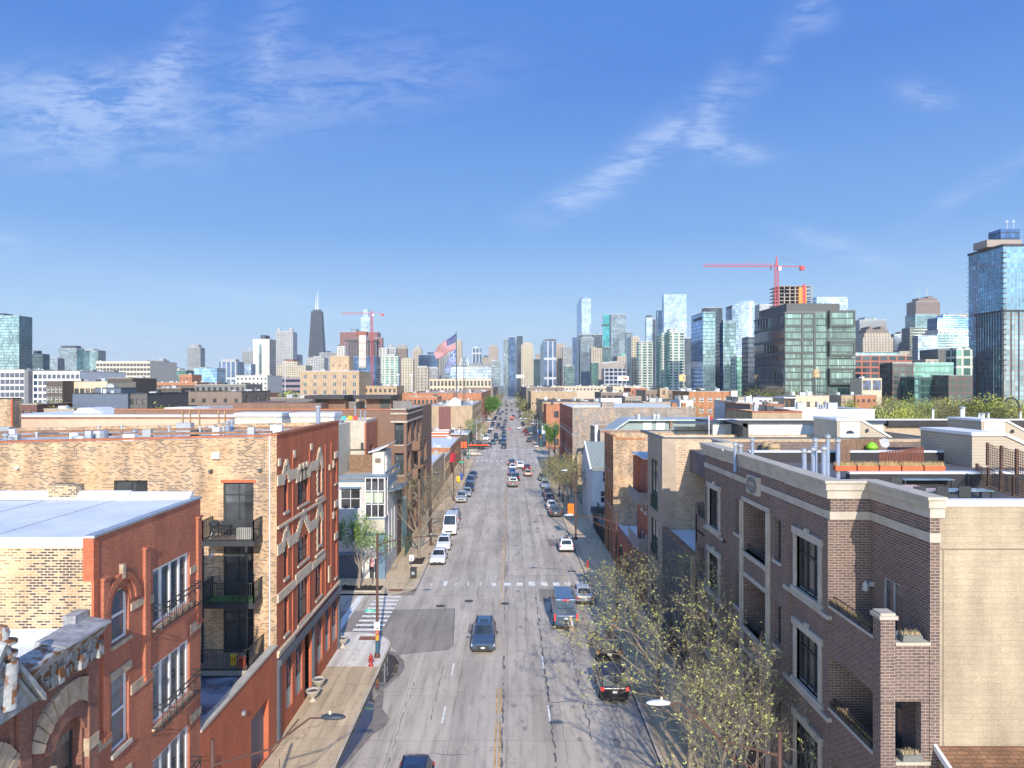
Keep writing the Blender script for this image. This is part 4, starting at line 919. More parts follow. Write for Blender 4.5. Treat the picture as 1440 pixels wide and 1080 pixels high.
gp=thing('steel_gate_frame','dark steel canopy frame over the pavement gate before the grey house','canopy',(13,96,0));b=MB()
for x,y in((12.35,94.3),(12.35,99.5),(14.5,94.3),(14.5,99.5)):b.box(x-.06,x+.06,y-.06,y+.06,0,4.3)
each(b,'post',GRF,gp);b=MB();b.box(12.29,12.41,94.3,99.5,4.3,4.45);b.box(14.44,14.56,94.3,99.5,4.3,4.45);b.box(12.3,14.5,94.25,94.35,4.3,4.42);b.build('beam',GRF,gp)
# ---- M building with teal penthouse
MM=thing('teal_penthouse_building','brown parapet building crowned by a grey green penthouse with white doors','building',(22,120,0))
shell(MM,'wall',14.6,42,114,128,13.2,[TANF,TANF],'SWE');parapet(MM,14.6,42,114,128,13.2,13.6,.3,plain('brown_panel',(.24,.16,.11),.8),mc=GREYM)
TEAL=siding('grey_green_siding',(.26,.33,.32),.3);b=MB();b.extr([(17.5,13.3),(19.8,14.9),(34.5,14.9),(34.5,13.3)],118,126,'y');b.build('penthouse',TEAL,MM)
b=MB();b.extr([(16.8,13.15),(19.7,15.15),(34.9,15.15),(34.9,14.9),(19.8,14.9),(17.2,13.1)],117.2,126.5,'y');b.build('penthouse_roof',plain('pale_green_metal',(.40,.45,.45),.4,.2),MM)
for x in(22.2,24.4,32.5):slab(MM,'door',x,x+1.4,117.93,118,13.35,14.75,WHT)
b=MB();b.box(14.0,14.5,116,117,8,14.3);b.build('white_flue',WHT,MM)
slab(MM,'timber_post',26.6,27,117.5,117.9,13.2,14.9,WOODM);
for i,(px,lb)in enumerate(((898,'first'),(920,'second'),(925.5,'third'))):
 X=GX(px,120);condenser(X,120,15.1,.45,.75,'small air conditioner on the grey green penthouse roof, %s from the left'%lb)
# ---- grey patchwork wall building
GWB=brick('grey_patchwork_brick',(.30,.28,.26),(.42,.27,.16),(.33,.29,.24),bw=.34,bh=.13,ms=.02,dark=(.17,.17,.175),darkamt=.6,light=(.24,.235,.235),lightamt=.5)
GB=thing('grey_patchwork_building','long brick building whose side wall is patched grey above cream render, white roof edge','building',(20,150,0))
gw=[(140+i*3.4,141.3+i*3.4,z,z+2)for i in range(9)for z in(12,8,4)]
b=MB();b.quad((XR,138,7.3),(36.2,138,7.3),(36.2,138,16.4),(XR,138,16.4),m=0);b.quad((XR,138,0),(36.2,138,0),(36.2,138,7.3),(XR,138,7.3),m=1);holed(b,PX,138,173,0,16.4,gw,.2,2);b.quad((XR,173,0),(36,173,0),(36,173,16.4),(XR,173,16.4),m=0)
b.build('wall',[GWB,plain('cream_render',(.52,.40,.24),.85,var=.2),RED2],GB)
for q in gw:window(GB,PX,*q,.15,1,2,DSTEEL,GL,.07,sill=STONE)
slab(GB,'coping',XR-.05,36.2,137.9,138.3,16.4,16.52,STONE);slab(GB,'chimney_stack',18,20.3,138,140,16.4,17.5,GWB);slab(GB,'chimney_stack',33.6,34.4,138.1,139,16.5,17.3,ORG_B);slab(GB,'chimney_stack',31.6,32.6,138.1,139,16.5,17.3,ORG_B)
b=MB();b.quad((XR,138.3,16.2),(36.2,138.3,16.2),(36.2,173,16.2),(XR,173,16.2));b.box(XR+.2,17.6,138.35,139,16.3,16.75);b.build('roof',ROOFW,GB)
b=MB();b.box(12.2,12.3,138,173,11.0,11.3);b.box(12.2,12.3,138,173,6.8,7.1);b.box(12.1,12.3,138,173,3.2,3.7);each(b,'stone_belt',STONE,GB)
# ---- townhouse terrace behind the dark building
TW=brick('beige_town_brick',(.42,.325,.225),(.35,.27,.185),(.47,.40,.31),bw=.4,bh=.14,ms=.02,stain=.1)
E=thing('beige_townhouses','long beige brick upper storey with black parapet band and white capping behind the roof terraces','building',(40,66,0))
b=MB();b.box(19.9,95,66,76,0,17.1);b.build('wall',TW,E)
b=MB()
for x0,x1 in((20.6,32.6),(35,48.4),(51,95)):b.box(x0,x1,65.6,66,17.1,17.65)
each(b,'parapet_band',BLKF,E);slab(E,'parapet_cap',19.2,95,65.5,66.3,17.66,17.76,WHT);slab(E,'roof',19.9,95,66.3,76,17.1,17.3,ROOFD)
b=MB();b.extr([(19.2,17.7),(20.6,17.2),(20.6,17.76)],61.5,65.6,'y');b.box(20.2,20.7,61.5,66,15.5,17.6);b.build('side_overhang',BLKF,E)
slab(E,'lower_roof',14.5,90,49,65.95,14,15.75,ROOFD);slab(E,'roof_edge_cap',20.7,90,64.9,65.5,15.76,15.98,WHT)
SB=siding('beige_clapboard',(.40,.345,.27),.17);SG=siding('shaded_grey_clapboard',(.30,.29,.27),.17)
def bulkhead(lb,px0,pc,px1,ytop,ydoor,Y,dep,pe,ye,mats=(SB,SG),door=True):
 """stair bulkhead with a sloping roof falling away to the right"""
 x0,xc,x1,xe=GX(px0,Y+dep),GX(pc,Y),GX(px1,Y),GX(pe,Y);zt=GZ(ytop,Y);ze=GZ(ye,Y)
 bh=thing('stair_bulkhead',lb,'roof structure',((xc+x1)/2,Y,15.8));b=MB()
 b.quad((xc,Y,15),(x1,Y,15),(xe,Y,15),(xe,Y,ze),(x1,Y,zt),(xc,Y,zt));b.quad((xc,Y+dep,15),(xc,Y,15),(xc,Y,zt),(xc,Y+dep,zt));b.quad((xc,Y+dep,15),(xe,Y+dep,15),(xe,Y+dep,ze),(x1,Y+dep,zt),(xc,Y+dep,zt));b.build('wall',SB,bh)
 b=MB();b.extr([(xc-.08,zt+.02),(x1,zt+.02),(xe+.1,ze),(xe+.1,ze+.16),(x1,zt+.2),(xc-.08,zt+.2)],Y-.1,Y+dep,'y');b.build('roof_trim',WHT,bh)
 if door:
  xd=xc+(x1-xc)*.18;wd=min(1.35,(x1-xc)*.75);d=MB();d.box(xd-.14,xd+wd+.14,Y-.06,Y,15.5,zt-.08);d_=d.build('door_frame',WHT,bh);d=MB();d.box(xd,xd+wd,Y-.1,Y-.06,15.6,zt-.42);d2=d.build('door',plain('door_white',(.80,.82,.86),.5,var=.03),d_)
  d=MB();xm=xd+wd/2;d.extr([(xm-.36,zt-1.05)]+[(xm+.36*math.cos(R(180-180*i/8)),zt-1.05+.3*math.sin(R(180*i/8)))for i in range(9)],Y-.115,Y-.1,'y');d.build('fanlight',GL,bh);d=MB();d.lathe([(.05,0),(.11,.05),(.11,.2),(.03,.28)],(x1+.5,Y-.15,zt-.9),8);d.build('lamp',DSTEEL,bh)
bulkhead('beige clapboard stair bulkhead with white fanlight door, left of the two',1152,1177,1210,592,0,58.5,4.5,1288,638)
bulkhead('beige clapboard stair bulkhead with white fanlight door, right of the two',1345,1380,1414,593,0,58.5,4.5,1500,640)
bulkhead('nearest beige clapboard stair bulkhead without a visible door, beside the lattice screen',1320,1367,1412,613,0,40,5.,1480,645,door=False)
for px,y0,h,w_,lb in((1312,66.2,.9,.16,'white roof pipe standing alone on the beige townhouses'),(1353.5,66.2,1.1,.33,'widest white roof pipe on the beige townhouses'),(1377,66.4,.5,.14,'short white roof pipe, left one of the group'),(1382,66.4,.5,.25,'short thick white roof pipe of the group'),(1390,66.4,.55,.13,'short white roof pipe, right one of the group'),(1435,66.4,.6,.14,'white roof pipe at the right edge beside the bent duct')):
 vent(GX(px,y0),y0,17.6,h,w_*.6,lb,'white roof pipes on the townhouses',WHT)
for px,Y,r_,lb in((1310,56,.5,'round pale tank between the sloping bulkhead and the near one'),):
 condenser(GX(px,Y),Y,15.75,r_,1.,lb)
for px,Y,lb in((1058+30,46,'tan stone drum on the far dark roof, right of the tall dark pipe'),(1080,47.2,'tan stone drum further left on the far dark roof')):
 bl=thing('barrel',lb,'barrel',(GX(px,Y),Y,15.9));b=MB();b.lathe([(.32,0),(.42,.25),(.42,.6),(.33,.85)],(GX(px,Y),Y,16.3),14);b.build('staves',plain('barrel_tan',(.38,.27,.15),.85,var=.3,ns=4),bl,smooth=True);b=MB();b.lathe([(.43,.3),(.43,.34)],(GX(px,Y),Y,16.3),14);b.lathe([(.42,.55),(.42,.59)],(GX(px,Y),Y,16.3),14);b.build('hoop',DSTEEL,bl)
rf_=thing('red_flag','small dark red flag on a white pole by the townhouse overhang','flag',(GX(997,64),64,15.8));b=MB();b.box(GX(997,64)-.03,GX(997,64)+.03,63.97,64.03,15.8,18.2);b.build('pole',WHT,rf_);b=MB();b.extr([(GX(997,64),18.1),(GX(1002,64),18.0),(GX(1002,64),17.75),(GX(997,64),17.85)],63.99,64.01,'y');b.build('cloth',plain('flag_red',(.35,.03,.03),.8),rf_)
bd=thing('bent_duct','black curved duct arching over the roof at the right edge','pipe',(GX(1432,66.4),66.4,17.6));b=MB();b.tube([(GX(1434-12+12*math.cos(R(a)),66.6),66.6,18.6+1.1*math.sin(R(a)))for a in range(0,150,15)],.07,6);b.build('duct',BLKF,bd);slab(bd,'post',GX(1434,66.6)-.05,GX(1434,66.6)+.05,66.55,66.65,17.3,18.9,FENB)
# ------------------------------------------------------------------ left side beyond the side street
BLT=plain('blue_trim',(.13,.20,.28),.5,.1,var=.1);WCON=plain('white_concrete',(.46,.455,.44),.75,var=.12,ns=.8);GRP=plain('sage_panel',(.40,.46,.36),.6,var=.05)
WH=thing('white_modern_house','white concrete corner house with blue steel trim, glazed corner bay and roof terrace','house',(-16,80,0))
P76=Plane('y-',76.4);PL=Plane('x+',XL)
sh_=[(-18.1,-16.0,7.6,9.75),(-18.6,-17.9,4.1,6.0),(-17.0,-15.9,4.1,6.0),(-18.6,-15.8,0,2.6),(-15.1,-13.9,0,2.3)]
eh_=[(78.3,79.2,7.6,9.9),(81.8,82.6,7.9,9.9),(79.3,79.9,1.8,6.8),(81.4,82,1.8,6.8),(83.2,83.8,1.8,6.8)]
shell(WH,'wall',-30,XL,76.4,85.7,10.6,[WCON,WCON],'SEN',holesS=sh_,holesE=eh_)
window(WH,P76,-18.1,-16.0,7.6,9.75,.1,2,2,WHT,GLV,.05);window(WH,P76,-18.6,-17.9,4.1,6.,.1,1,1,BLT,GLV,.1);window(WH,P76,-17.,-15.9,4.1,6.,.1,1,1,BLT,GLV,.12)
b=MB();P76.box(b,-18.6,-15.8,0,2.6,.1,.15);b.build('garage_door',plain('blue_grey_paint',(.10,.115,.145),.5,var=.12),WH)
window(WH,P76,-15.1,-13.9,0,2.3,.12,2,1,WHT,GL,.08,name='entrance_door')
for q in eh_:window(WH,PL,*q,.1,1,2 if q[2]>5 else 3,WHT,GLV,.07)
b=MB();b.box(-18.2,-15.9,76.15,76.4,9.8,9.95);b.box(-18.7,XL-2,76.3,76.4,2.6,3.0);b.box(-19,-15.4,76.2,76.5,11.0,11.2);b.box(-19,-15.4,76.25,76.4,10.55,10.75);b.box(-15.4,XL+.3,75.95,76.1,11.1,11.35);b.box(XL+.15,XL+.3,76,85.7,11.35,11.55);b.box(XL+.15,XL+.3,77.8,85.7,10.6,10.75);b.box(XL+.15,XL+.3,85.5,85.7,10.6,11.4)
b.box(-15.6,XL+.3,76.0,76.4,4.9,5.1);b.box(-14.0,XL+.25,76.0,76.25,0,5.0);b.box(-15.5,XL+.2,75.95,76.1,6.55,6.72);b.extr([(XL,8.9),(XL+1.5,9.35),(XL+1.5,9.45),(XL,9.0)],79.5,84.5,'y');b.build('steel_trim',BLT,WH)
bw=MB();bw.box(-15.5,XL+.2,76.0,76.4,5.1,6.55);bw.build('bay_base',plain('beige_render',(.42,.39,.32),.8),WH)
window(WH,Plane('y-',76.02),-15.4,XL+.2,6.72,11.0,.0,3,3,WHT,GLV,.08,name='corner_glazing');window(WH,Plane('x+',XL+.2),76.1,77.6,6.72,11.0,.0,1,3,WHT,GLV,.08,name='corner_glazing')
b=MB();b.box(-15.3,-14.5,75.97,76.01,8.3,9.4);b.box(-14.4,XL,75.97,76.01,8.3,9.4);each(b,'sage_panel',GRP,WH)
b=MB();b.box(-15.4,XL+.2,76.4,78.6,10.6,11.1);b.build('bay_top',WCON,WH)
b=MB();b.box(-14.9,XL-.1,77.5,82,10.6,13.6);b.build('stair_house',plain('beige_stucco',(.50,.48,.42),.8,var=.1),WH)
b=MB();b.extr([(-15.3,13.5),(-14.2,13.75),(XL+.4,14.35),(XL+.4,14.45),(-14.3,13.9),(-15.3,13.62)],77.2,82.3,'y');b.build('curved_roof',ROOFW,WH);slab(WH,'louvre',-14.6,-14.0,77.45,77.5,12.4,12.9,plain('louvre_brown',(.18,.14,.11),.8));slab(WH,'roof',-29.9,XL-.1,76.5,85.6,10.5,10.58,ROOFT)
window(WH,Plane('x+',XL-.1),78.0,78.8,11.3,13.1,-.03,1,2,WHT,GL,.07)
plankfence('weathered board fence on the roof terrace of the white modern house',(-19,84.5),(-15.2,84.5),10.6,12.6,12.6,FENB,20,.06)
PB=thing('pale_walled_building','building with pale rendered side wall and red brick street front, roof terrace','building',(-20,90,0))
b=MB();b.quad((-30,86,0),(-17.35,86,0),(-17.35,86,16.3),(-30,86,16.3),m=0);holed(b,Plane('x+',-17.3),86,93.4,0,16.3,[(88,90.6,11.2,13.4),(88,90.6,7.4,9.4)],.2,1);b.quad((-17.5,85.99,0),(-17.3,85.99,0),(-17.3,85.99,16.3),(-17.5,85.99,16.3),m=1)
b.build('wall',[plain('pale_render',(.42,.39,.33),.85,var=.15),RED2],PB)
for z in(11.2,7.4):window(PB,Plane('x+',-17.3),88,90.6,z,z+2.1,.15,3,2,DSTEEL,GL,.07)
parapet(PB,-30,-17.3,86,93.4,16.3,16.6,.3,STONE,mc=None);slab(PB,'roof',-29.7,-17.6,86.3,93.1,16.1,16.25,ROOFT);b=MB();b.box(-21,-17.32,85.88,85.96,13.0,13.12);b.box(-17.9,-17.6,85.8,86,13.1,13.9);b.build('conduit',DSTEEL,PB)
for i,(px,c_,lb)in enumerate(((483,(.05,.35,.35),'teal'),(492,(.6,.35,.02),'yellow'),(499,(.5,.06,.04),'red'))):
 X=GX(px,87);lounge('patio_chair','%s chair on the small roof terrace behind the white modern house'%lb,'chair',X,87,16.2,plain(lb+'_plastic',c_,.5,var=0),chair)
for px,h,lb in((499.5,1.5,'tallest'),(507,1.,'middle'),(513,.95,'right')):vent(GX(px,90),90,16.2,h+.3,.09,lb+' of the three thin roof pipes behind the white modern house',None)
LBB=thing('mural_shop','low brown brick shop with mint green side wall between the white house and brown block','shop',(-14,89,0));MINT=plain('mint_paint',(.30,.47,.42),.8,var=.15)
b=MB();b.box(-22,XL-.02,85.75,89.5,0,8.0);b.build('wall',BRN,LBB);b=MB();b.box(-17,XL+.02,89.5,93.5,0,6.2);b.build('mural_wall',MINT,LBB);slab(LBB,'coping',-22,XL+.1,85.7,89.6,8.0,8.5,ROOFW)
fc_=thing('garden_fence','dark green hedge fence beside the white modern house','fence',(XL+.3,88,0));b=MB();rail(b,(XL+.9,86,0),(XL+.9,92,0),.14,2.4,40,.03,.04);b.build('pickets',GRF,fc_)
B3=thing('brown_brick_building','big four storey brown brick building with open corner loggias and orange parapet line','building',(-18,108,0))
lg3=[(94.6,97.6,z,z+2.9)for z in(13.0,9.0,5.0,1.2)]+[(101,103.5,z,z+2.9)for z in(13.,9.,5.,1.2)]+[(107,109,z,z+2.4)for z in(13.2,9.2,5.2)]+[(113,116,z,z+2.9)for z in(9.0,5.0,1.2)]
lgs=[(-15.1,-13.9,z,z+2.9)for z in(13.0,9.0,5.0)]
shell(B3,'wall',-52,XL,93.6,123.8,17.6,[BRN,BRN],'SEN',holesS=lgs,holesE=lg3,depth=.6)
for q in lg3:window(B3,PL,*q,.55,2,1,DSTEEL,GL,.1,sill=STONE)
for q in lgs:window(B3,Plane('y-',93.6),*q,.55,2,1,DSTEEL,GL,.1,sill=STONE)
b=MB();b.box(XL-.2,XL+.12,93.5,110,15.9,16.15);b.box(-15.6,XL+.12,93.48,93.6,15.9,16.15);b.box(-15.6,XL+.12,93.48,93.6,17.0,17.2);b.box(-15.6,XL+.2,93.4,93.6,17.6,17.75);b.box(XL,XL+.2,93.5,110,17.0,17.2);b.box(XL,XL+.25,93.4,110,17.6,17.75);b.build('stone_band',STONE,B3)
b=MB();b.box(-52,-15.6,93.5,93.9,17.6,17.72);b.build('orange_coping',plain('orange_coping',(.40,.15,.08),.8),B3)
b=MB();b.box(XL,XL+1.1,99,99.2,7.8,9.2);b.box(XL,XL+1.1,104,104.2,7.8,9.2);b.box(XL+.9,XL+1.1,99,104.2,11.8,13.1);b.box(XL,XL+1.1,98.9,99.1,11.8,13.1);b.box(XL+.9,XL+1.1,99,104.2,7.8,9.1);b.box(XL,XL+1.1,99,104.2,7.7,7.9);b.box(XL,XL+1.1,99,104.2,11.7,11.9);b.box(XL+.8,XL+1.1,99,99.4,0,14.2);b.build('balcony',BRN,B3)
slab(B3,'roof',-51,XL-.3,94,123.5,17.2,17.35,ROOFT);slab(B3,'raised_roof_wall',-37.3,-25.4,96,110,17.3,18.4,BRN)
b=MB()
for x0,x1 in((-27.3,-22.6),(-20.6,-16.2)):
 Y=100;a0,a1=x0*1.,x1*1.;b.box(a0+.5,a1-.4,Y,Y+6,17.3,18.9)
b.build('penthouse',BRN,B3);b=MB()
for x0,x1 in((-28.4,-22.9),(-21.6,-16.4)):b.box(x0,x1,98.6,106.5,18.9,19.4)
each(b,'canopy_roof',BLKF,B3)
b=MB();b.box(-27.2,-25.6,99.9,99.96,17.4,18.9);b.box(-18.1,-16.8,99.9,99.96,17.4,18.9);each(b,'penthouse_door',DSTEEL,B3);b=MB();b.box(-32,-27.4,102,102.3,17.3,18.5);b.box(-23,-20.8,102,102.3,17.3,18.5);b.box(-16.5,-13.8,101,101.3,17.3,18.6);each(b,'screen_wall',plain('grey_screen',(.17,.16,.16),.8),B3)
SC=plain('cream_stucco',(.48,.45,.37),.8,var=.1)
SB2=thing('stucco_building','cream stucco building behind the patched tar roof with two white capped roof boxes','building',(-28,84,0));slab(SB2,'wall',-34,-19.2,79,92,0,16.4,SC)
for px0,px1 in((331,388),(409,462)):
 x0,x1=GX(px0,80),GX(px1,80);o=slab(SB2,'roof_box',x0,x1,80,83.5,16.4,17.35,SC);slab(o,'cap',x0-.1,x1+.7,79.8,83.7,17.35,17.75,ROOFW);slab(o,'door_side',x1,x1+.6,80.1,83.4,16.4,17.35,ROOFW)
PK=thing('pink_stucco_building','long pinkish tan building with row of dark windows and white roof at the left edge','building',(-50,92,0));PKM=plain('pink_tan_render',(.50,.36,.27),.85,var=.08)
ph=[(-61.8,-60.6,14.2,15.05),(-59.5,-58.2,14.2,15.05),(-57.2,-55.9,14.2,15.05),(-53.6,-53.2,14.2,15.1),(-52.3,-50.2,14.2,15.05),(-48.2,-46.8,14.2,15.05),(-45.8,-44.6,14.2,15.05)]
X0=-66;shell(PK,'wall',X0,GX(331,92),92,106,16.55,[PKM,PKM],'SE',holesS=[(a,c,z0,z1)for a,c,z0,z1 in ph],depth=.25)
for q in ph:window(PK,Plane('y-',92),*q,.2,2 if q[1]-q[0]>1 else 1,1,DSTEEL,GBL,.06)
b=MB();b.box(X0,GX(331,92)+.1,91.85,92.2,16.55,16.75);b.build('coping',plain('brown_coping',(.25,.13,.10),.8),PK);slab(PK,'roof',X0,GX(331,92),92.2,106,16.5,17.0,ROOFW)
b=MB()
for px0,px1,h in((103,133,.7),(225,275,.75)):b.extr([(GX(px0,98),17),(GX(px0+8,98),17+h),(GX(px1-6,98),17+h),(GX(px1+12,98),17)],98,103,'y')
each(b,'skylight_roof',ROOFW,PK)
b=MB();b.box(GX(18,84),GX(112,84),84,91.8,14,GZ(607,84)-.1);b.build('front_wing',plain('cream_render2',(.42,.36,.27),.85,var=.2),PK);slab(PK,'front_wing_right',GX(112,84),GX(345,84),84,91.8,12,GZ(603,84)-.4,YEL2)
rc=random.Random(8)
for i,(px,lb)in enumerate(((257,'leftmost'),(267.5,'second'),(280.5,'middle'),(307.5,'fourth'),(316.5,'rightmost'))):
 X=GX(px,70);tpst=thing('timber_post',lb+' of the bare timber posts standing behind the tar roof','post',(X,72,13),'bare timber posts behind the tar roof');slab(tpst,'post',GX(px-.7,77),GX(px+.7,77),76.9,77.1,12,GZ(577,77),plain('raw_timber',(.34,.22,.12),.85,var=.2))
EB=thing('edge_brick_building','tan speckled brick building with red brick corner at the far left edge','building',(-60,78,0));shell(EB,'wall',-75,GX(16.5,82),82,83.6,GZ(561,82),[YEL2,YEL2],'SE');slab(EB,'coping',-75,GX(17.5,82),81.9,83.7,GZ(561,82),GZ(561,82)+.12,DSTEEL);slab(EB,'corner_strip',GX(15,81.9),GX(17.6,81.9),81.9,82,0,GZ(561,82),RED)
# ---- generic blocks
UNITM=plain('rooftop_unit_grey',(.33,.35,.36),.6,.3,var=.1)
def low(name,label,cat,px0,px1,yt,Y,dep,m,rm=None,win=None,side=None,wm=None,gm=None,cop=None,units=0,seed=0,group=None,par_h=.5,xabs=None,sm=None):
 """free-standing block placed by where its front corners stand; win=(cols,rows,w,h,z_first_from_top,pitch)"""
 x0,x1=(GX(px0,Y),GX(px1,Y))if xabs is None else xabs
 z1=GZ(yt,Y);t_=thing(name,label,cat,((x0+x1)/2,Y,0),group)
 hs_=[];hd=[]
 if win:
  nc,nr,w_,h_,zt,pi=win;st=(x1-x0)/nc
  for j in range(nr):
   for i in range(nc):xc=x0+st*(i+.5);z_=z1-zt-pi*j;hs_.append((xc-w_/2,xc+w_/2,z_-h_,z_))
 if side:
  nc,nr,w_,h_,zt,pi=side;st=dep/nc
  for j in range(nr):
   for i in range(nc):yc=Y+st*(i+.5);z_=z1-zt-pi*j;hd.append((yc-w_/2,yc+w_/2,z_-h_,z_))
 hs_=[h for h in hs_ if h[2]>.1];hd=[h for h in hd if h[2]>.1]
 kk='E' if x1<0 else 'W'
 shell(t_,'wall',x0,x1,Y,Y+dep,z1,[m,sm or m],'SENW',holesS=hs_,**{'holes'+kk:hd},depth=.25)
 wm=wm or DSTEEL;gm=gm or GLV
 for h in hs_:window(t_,Plane('y-',Y),*h,.2,1 if h[1]-h[0]<1.6 else 2,1 if Y>250 else 2,wm,gm,.09)
 for h in hd:window(t_,Plane('x+',x1)if kk=='E' else Plane('x-',x0),*h,.2,1,1 if Y>250 else 2,wm,gm,.09)
 b=MB();b.box(x0-.08,x1+.08,Y-.08,Y+.3,z1,z1+.18);b.box(x0-.08,x0+.3,Y+.3,Y+dep,z1,z1+.18);b.box(x1-.3,x1+.08,Y+.3,Y+dep,z1,z1+.18);b.build('coping',cop or STONE,t_)
 slab(t_,'roof',x0+.3,x1-.3,Y+.3,Y+dep-.05,z1-.4,z1-.3 if par_h else z1,rm or ROOFG)
 units=max(units,min(9,int((x1-x0)/4))if dep>9 else 0)
 if units:
  q=random.Random(seed+7+int(px0+yt))
  for i in range(units):
   ux=q.uniform(x0+1,x1-2.5);uy=q.uniform(Y+1,Y+dep-2);s_=q.uniform(.6,1.8);hh=q.uniform(.7,1.6);b=MB();b.box(ux,ux+s_,uy,uy+s_*q.uniform(.5,1),z1-.3,z1-.3+hh)
   if q.random()<.5:b.lathe([(.12,0),(.12,hh+.5)],(ux-.4,uy,z1-.3),6)
   b.build('rooftop_unit',q.choice([UNITM,STEEL,ROOFW,DSTEEL]),t_)
 return t_
CRM=plain('cream_wall',(.46,.395,.29),.85,var=.12);WHW=plain('white_wall',(.56,.57,.585),.7,var=.06);BGB=brick('brown_grey_brick',(.21,.165,.135),(.165,.13,.11),(.24,.2,.17),stain=.12)
BLM=plain('slate_blue_metal',(.10,.13,.18),.5,.2,var=.1);DKB=plain('dark_brown_wall',(.085,.07,.062),.8,var=.15);ORW=brick('orange_wall',(.42,.16,.08),(.33,.12,.06),(.35,.22,.15),stain=.2);TNW=brick('tan_wall',(.38,.275,.17),(.32,.23,.14),(.42,.34,.25),stain=.22)
GYW=plain('pale_grey_wall',(.48,.49,.49),.75,var=.1);GLBL=glassm('navy_glass',(.02,.045,.10),.08)
low('small_shop','small low building with pale roof wedged behind the brown brick block','shop',600,622,655,125,23,TNW,ROOFW,xabs=(-24,XL))
low('orange_brick_shop','small orange tan brick shop with grey roof beside the yellow bin','shop',0,0,644,149.5,13,TNW,ROOFG,(3,1,1.2,1.4,1.,3),(3,1,2.,1.8,1.2,3),xabs=(-24,XL),units=1)
RCB=low('red_corner_shop','low red brick corner shop with wide pale roof by the orange car carrier','shop',0,0,630,163,36,ORW,ROOFW,None,(6,1,3.,2.,1.5,3),xabs=(-30,XL),units=3)
b=MB();b.extr([(160,3.4),(163.5,3.4),(163.5,5.1)],XL+.1,XL+1.2,'x');aw=b.build('awning',plain('awning_red',(.48,.02,.04),.7),RCB)
low('striped_diner','small diner with red and white striped walls and arched windows past the crossing','restaurant',0,0,607,229,12,brick('striped_wall',(.48,.12,.07),(.42,.10,.06),(.70,.66,.58),bw=30,bh=.9,ms=.16,stain=.05),ROOFW,(2,1,2.2,1.6,2.2,3),(3,1,1.6,1.6,2.2,3),wm=WHT,xabs=(-26,-19.4))
low('timber_patio','dark timber framed patio front with planters beside the striped diner','restaurant',0,0,611,234,26,DKB,ROOFW,(7,1,1.3,2.2,1.6,3),None,xabs=(-23,XL),cop=WHT,units=4,seed=3)
TBW=low('tan_wall_building','tall blank tan brick side wall with a maroon painted strip beyond the crossing','building',0,0,571,261,84,TNW,ROOFG,None,(14,3,1.2,1.8,1.5,3.8),xabs=(-33,XL),units=9,seed=5)
slab(TBW,'maroon_strip',GX(617,261),GX(634,261),260.9,261,0,GZ(571,261)-.2,plain('maroon_paint',(.16,.07,.06),.8));b=MB();x0=GX(632,268);b.extr([(x0,12.8),(x0,14.6),(x0+2,16.),(x0+4.2,14.6),(x0+4.2,12.8)],268,273,'y');b.build('roof_hut',WHW,TBW)
lm=thing('antenna_mast','dark lattice antenna mast on the roof of the blank tan brick building','antenna',(GX(653,270),270,12));b=MB();X=GX(653,270)
for a in(-.35,.35):b.box(X+a-.07,X+a+.07,269.9,270.1,12,GZ(502,270))
z=13
while z<GZ(505,270):b.tube([(X-.35,270,z),(X+.35,270,z+.8)],.05,4);b.tube([(X+.35,270,z),(X-.35,270,z+.8)],.05,4);z+=.9
b.build('lattice',DSTEEL,lm);b=MB()
for z,s in((30,1.2),(28.5,1.6),(26.4,1.3),(24,.9),(15,1.6)):
 for a in(-1,1):b.box(X+a*s-.15,X+a*s+.15,269.8,270.2,z-.8,z+.8);b.box(min(X,X+a*s),max(X,X+a*s),269.95,270.05,z-.05,z+.05)
b.build('panel_antenna',STEEL,lm)
low('long_red_brick_building','long red brick building with orange cornice reaching down the avenue beside the green street tree','building',0,0,553,346,172,ORW,ROOFT,(16,3,1.4,2.,3.2,4.2),(30,3,1.3,2.,3.2,4.2),xabs=(-52,XL),cop=ORG_B,units=12,seed=6)
low('tan_frame_block','wide block with cream piers between tall windows and two red cornices','building',604,691,533,640,40,CREAM,ROOFT,(17,2,2.1,4.6,1.6,6.8),None,cop=plain('red_cornice',(.35,.07,.05),.7),units=5,seed=2)
low('tan_institution','six bay tan brick institutional block with white sash windows','building',422,505,522,330,30,TNW,ROOFW,(6,4,1.7,2.1,1.6,3.6),None,wm=WHT,gm=GLV,cop=ROOFW,units=2)
low('tan_institution_tower','square blank tan brick tower rising from the roof of the institutional block','tower',464,491,501,340,9,TNW,ROOFT,(3,1,.6,.9,4,3),None)
low('tan_brick_annex','lower tan brick annex with pale roof right of the institutional block','building',505,558,543,345,24,TNW,ROOFW,(8,2,1.1,1.7,1.3,4),None,units=3)
low('brick_row','row of red brick houses with arched windows left of the long red brick building','building',575,615,558,300,20,ORW,ROOFT,(7,1,1.,1.6,1.3,4),None,units=2)
low('brown_grey_apartments','wide brown grey brick apartment block with small scattered windows','building',264,340,551,200,22,BGB,ROOFT,(5,2,1.,1.1,1.9,2.9),None,gm=GLV,cop=DKB,xabs=(GX(264,200),GX(340,200)),side=(4,2,1.2,2.,1.2,3.))if False else low('brown_grey_apartments','wide brown grey brick apartment block with small scattered windows','building',264,340,551,200,24,BGB,ROOFT,(5,2,1.,1.1,1.9,2.9),(3,2,1.8,2.,1.2,3.),cop=DKB)
low('orange_brick_house','bright orange brick house with balcony right of the brown grey apartments','house',356,372,553,235,14,ORW,ROOFT,(2,2,1.,1.4,1.6,3),None)
low('dark_fenced_block','dark grey low block with railings behind the two dark canopies','building',380,440,560,190,16,plain('dark_grey_block',(.14,.125,.12),.8),ROOFD,None,None,units=4,seed=4)
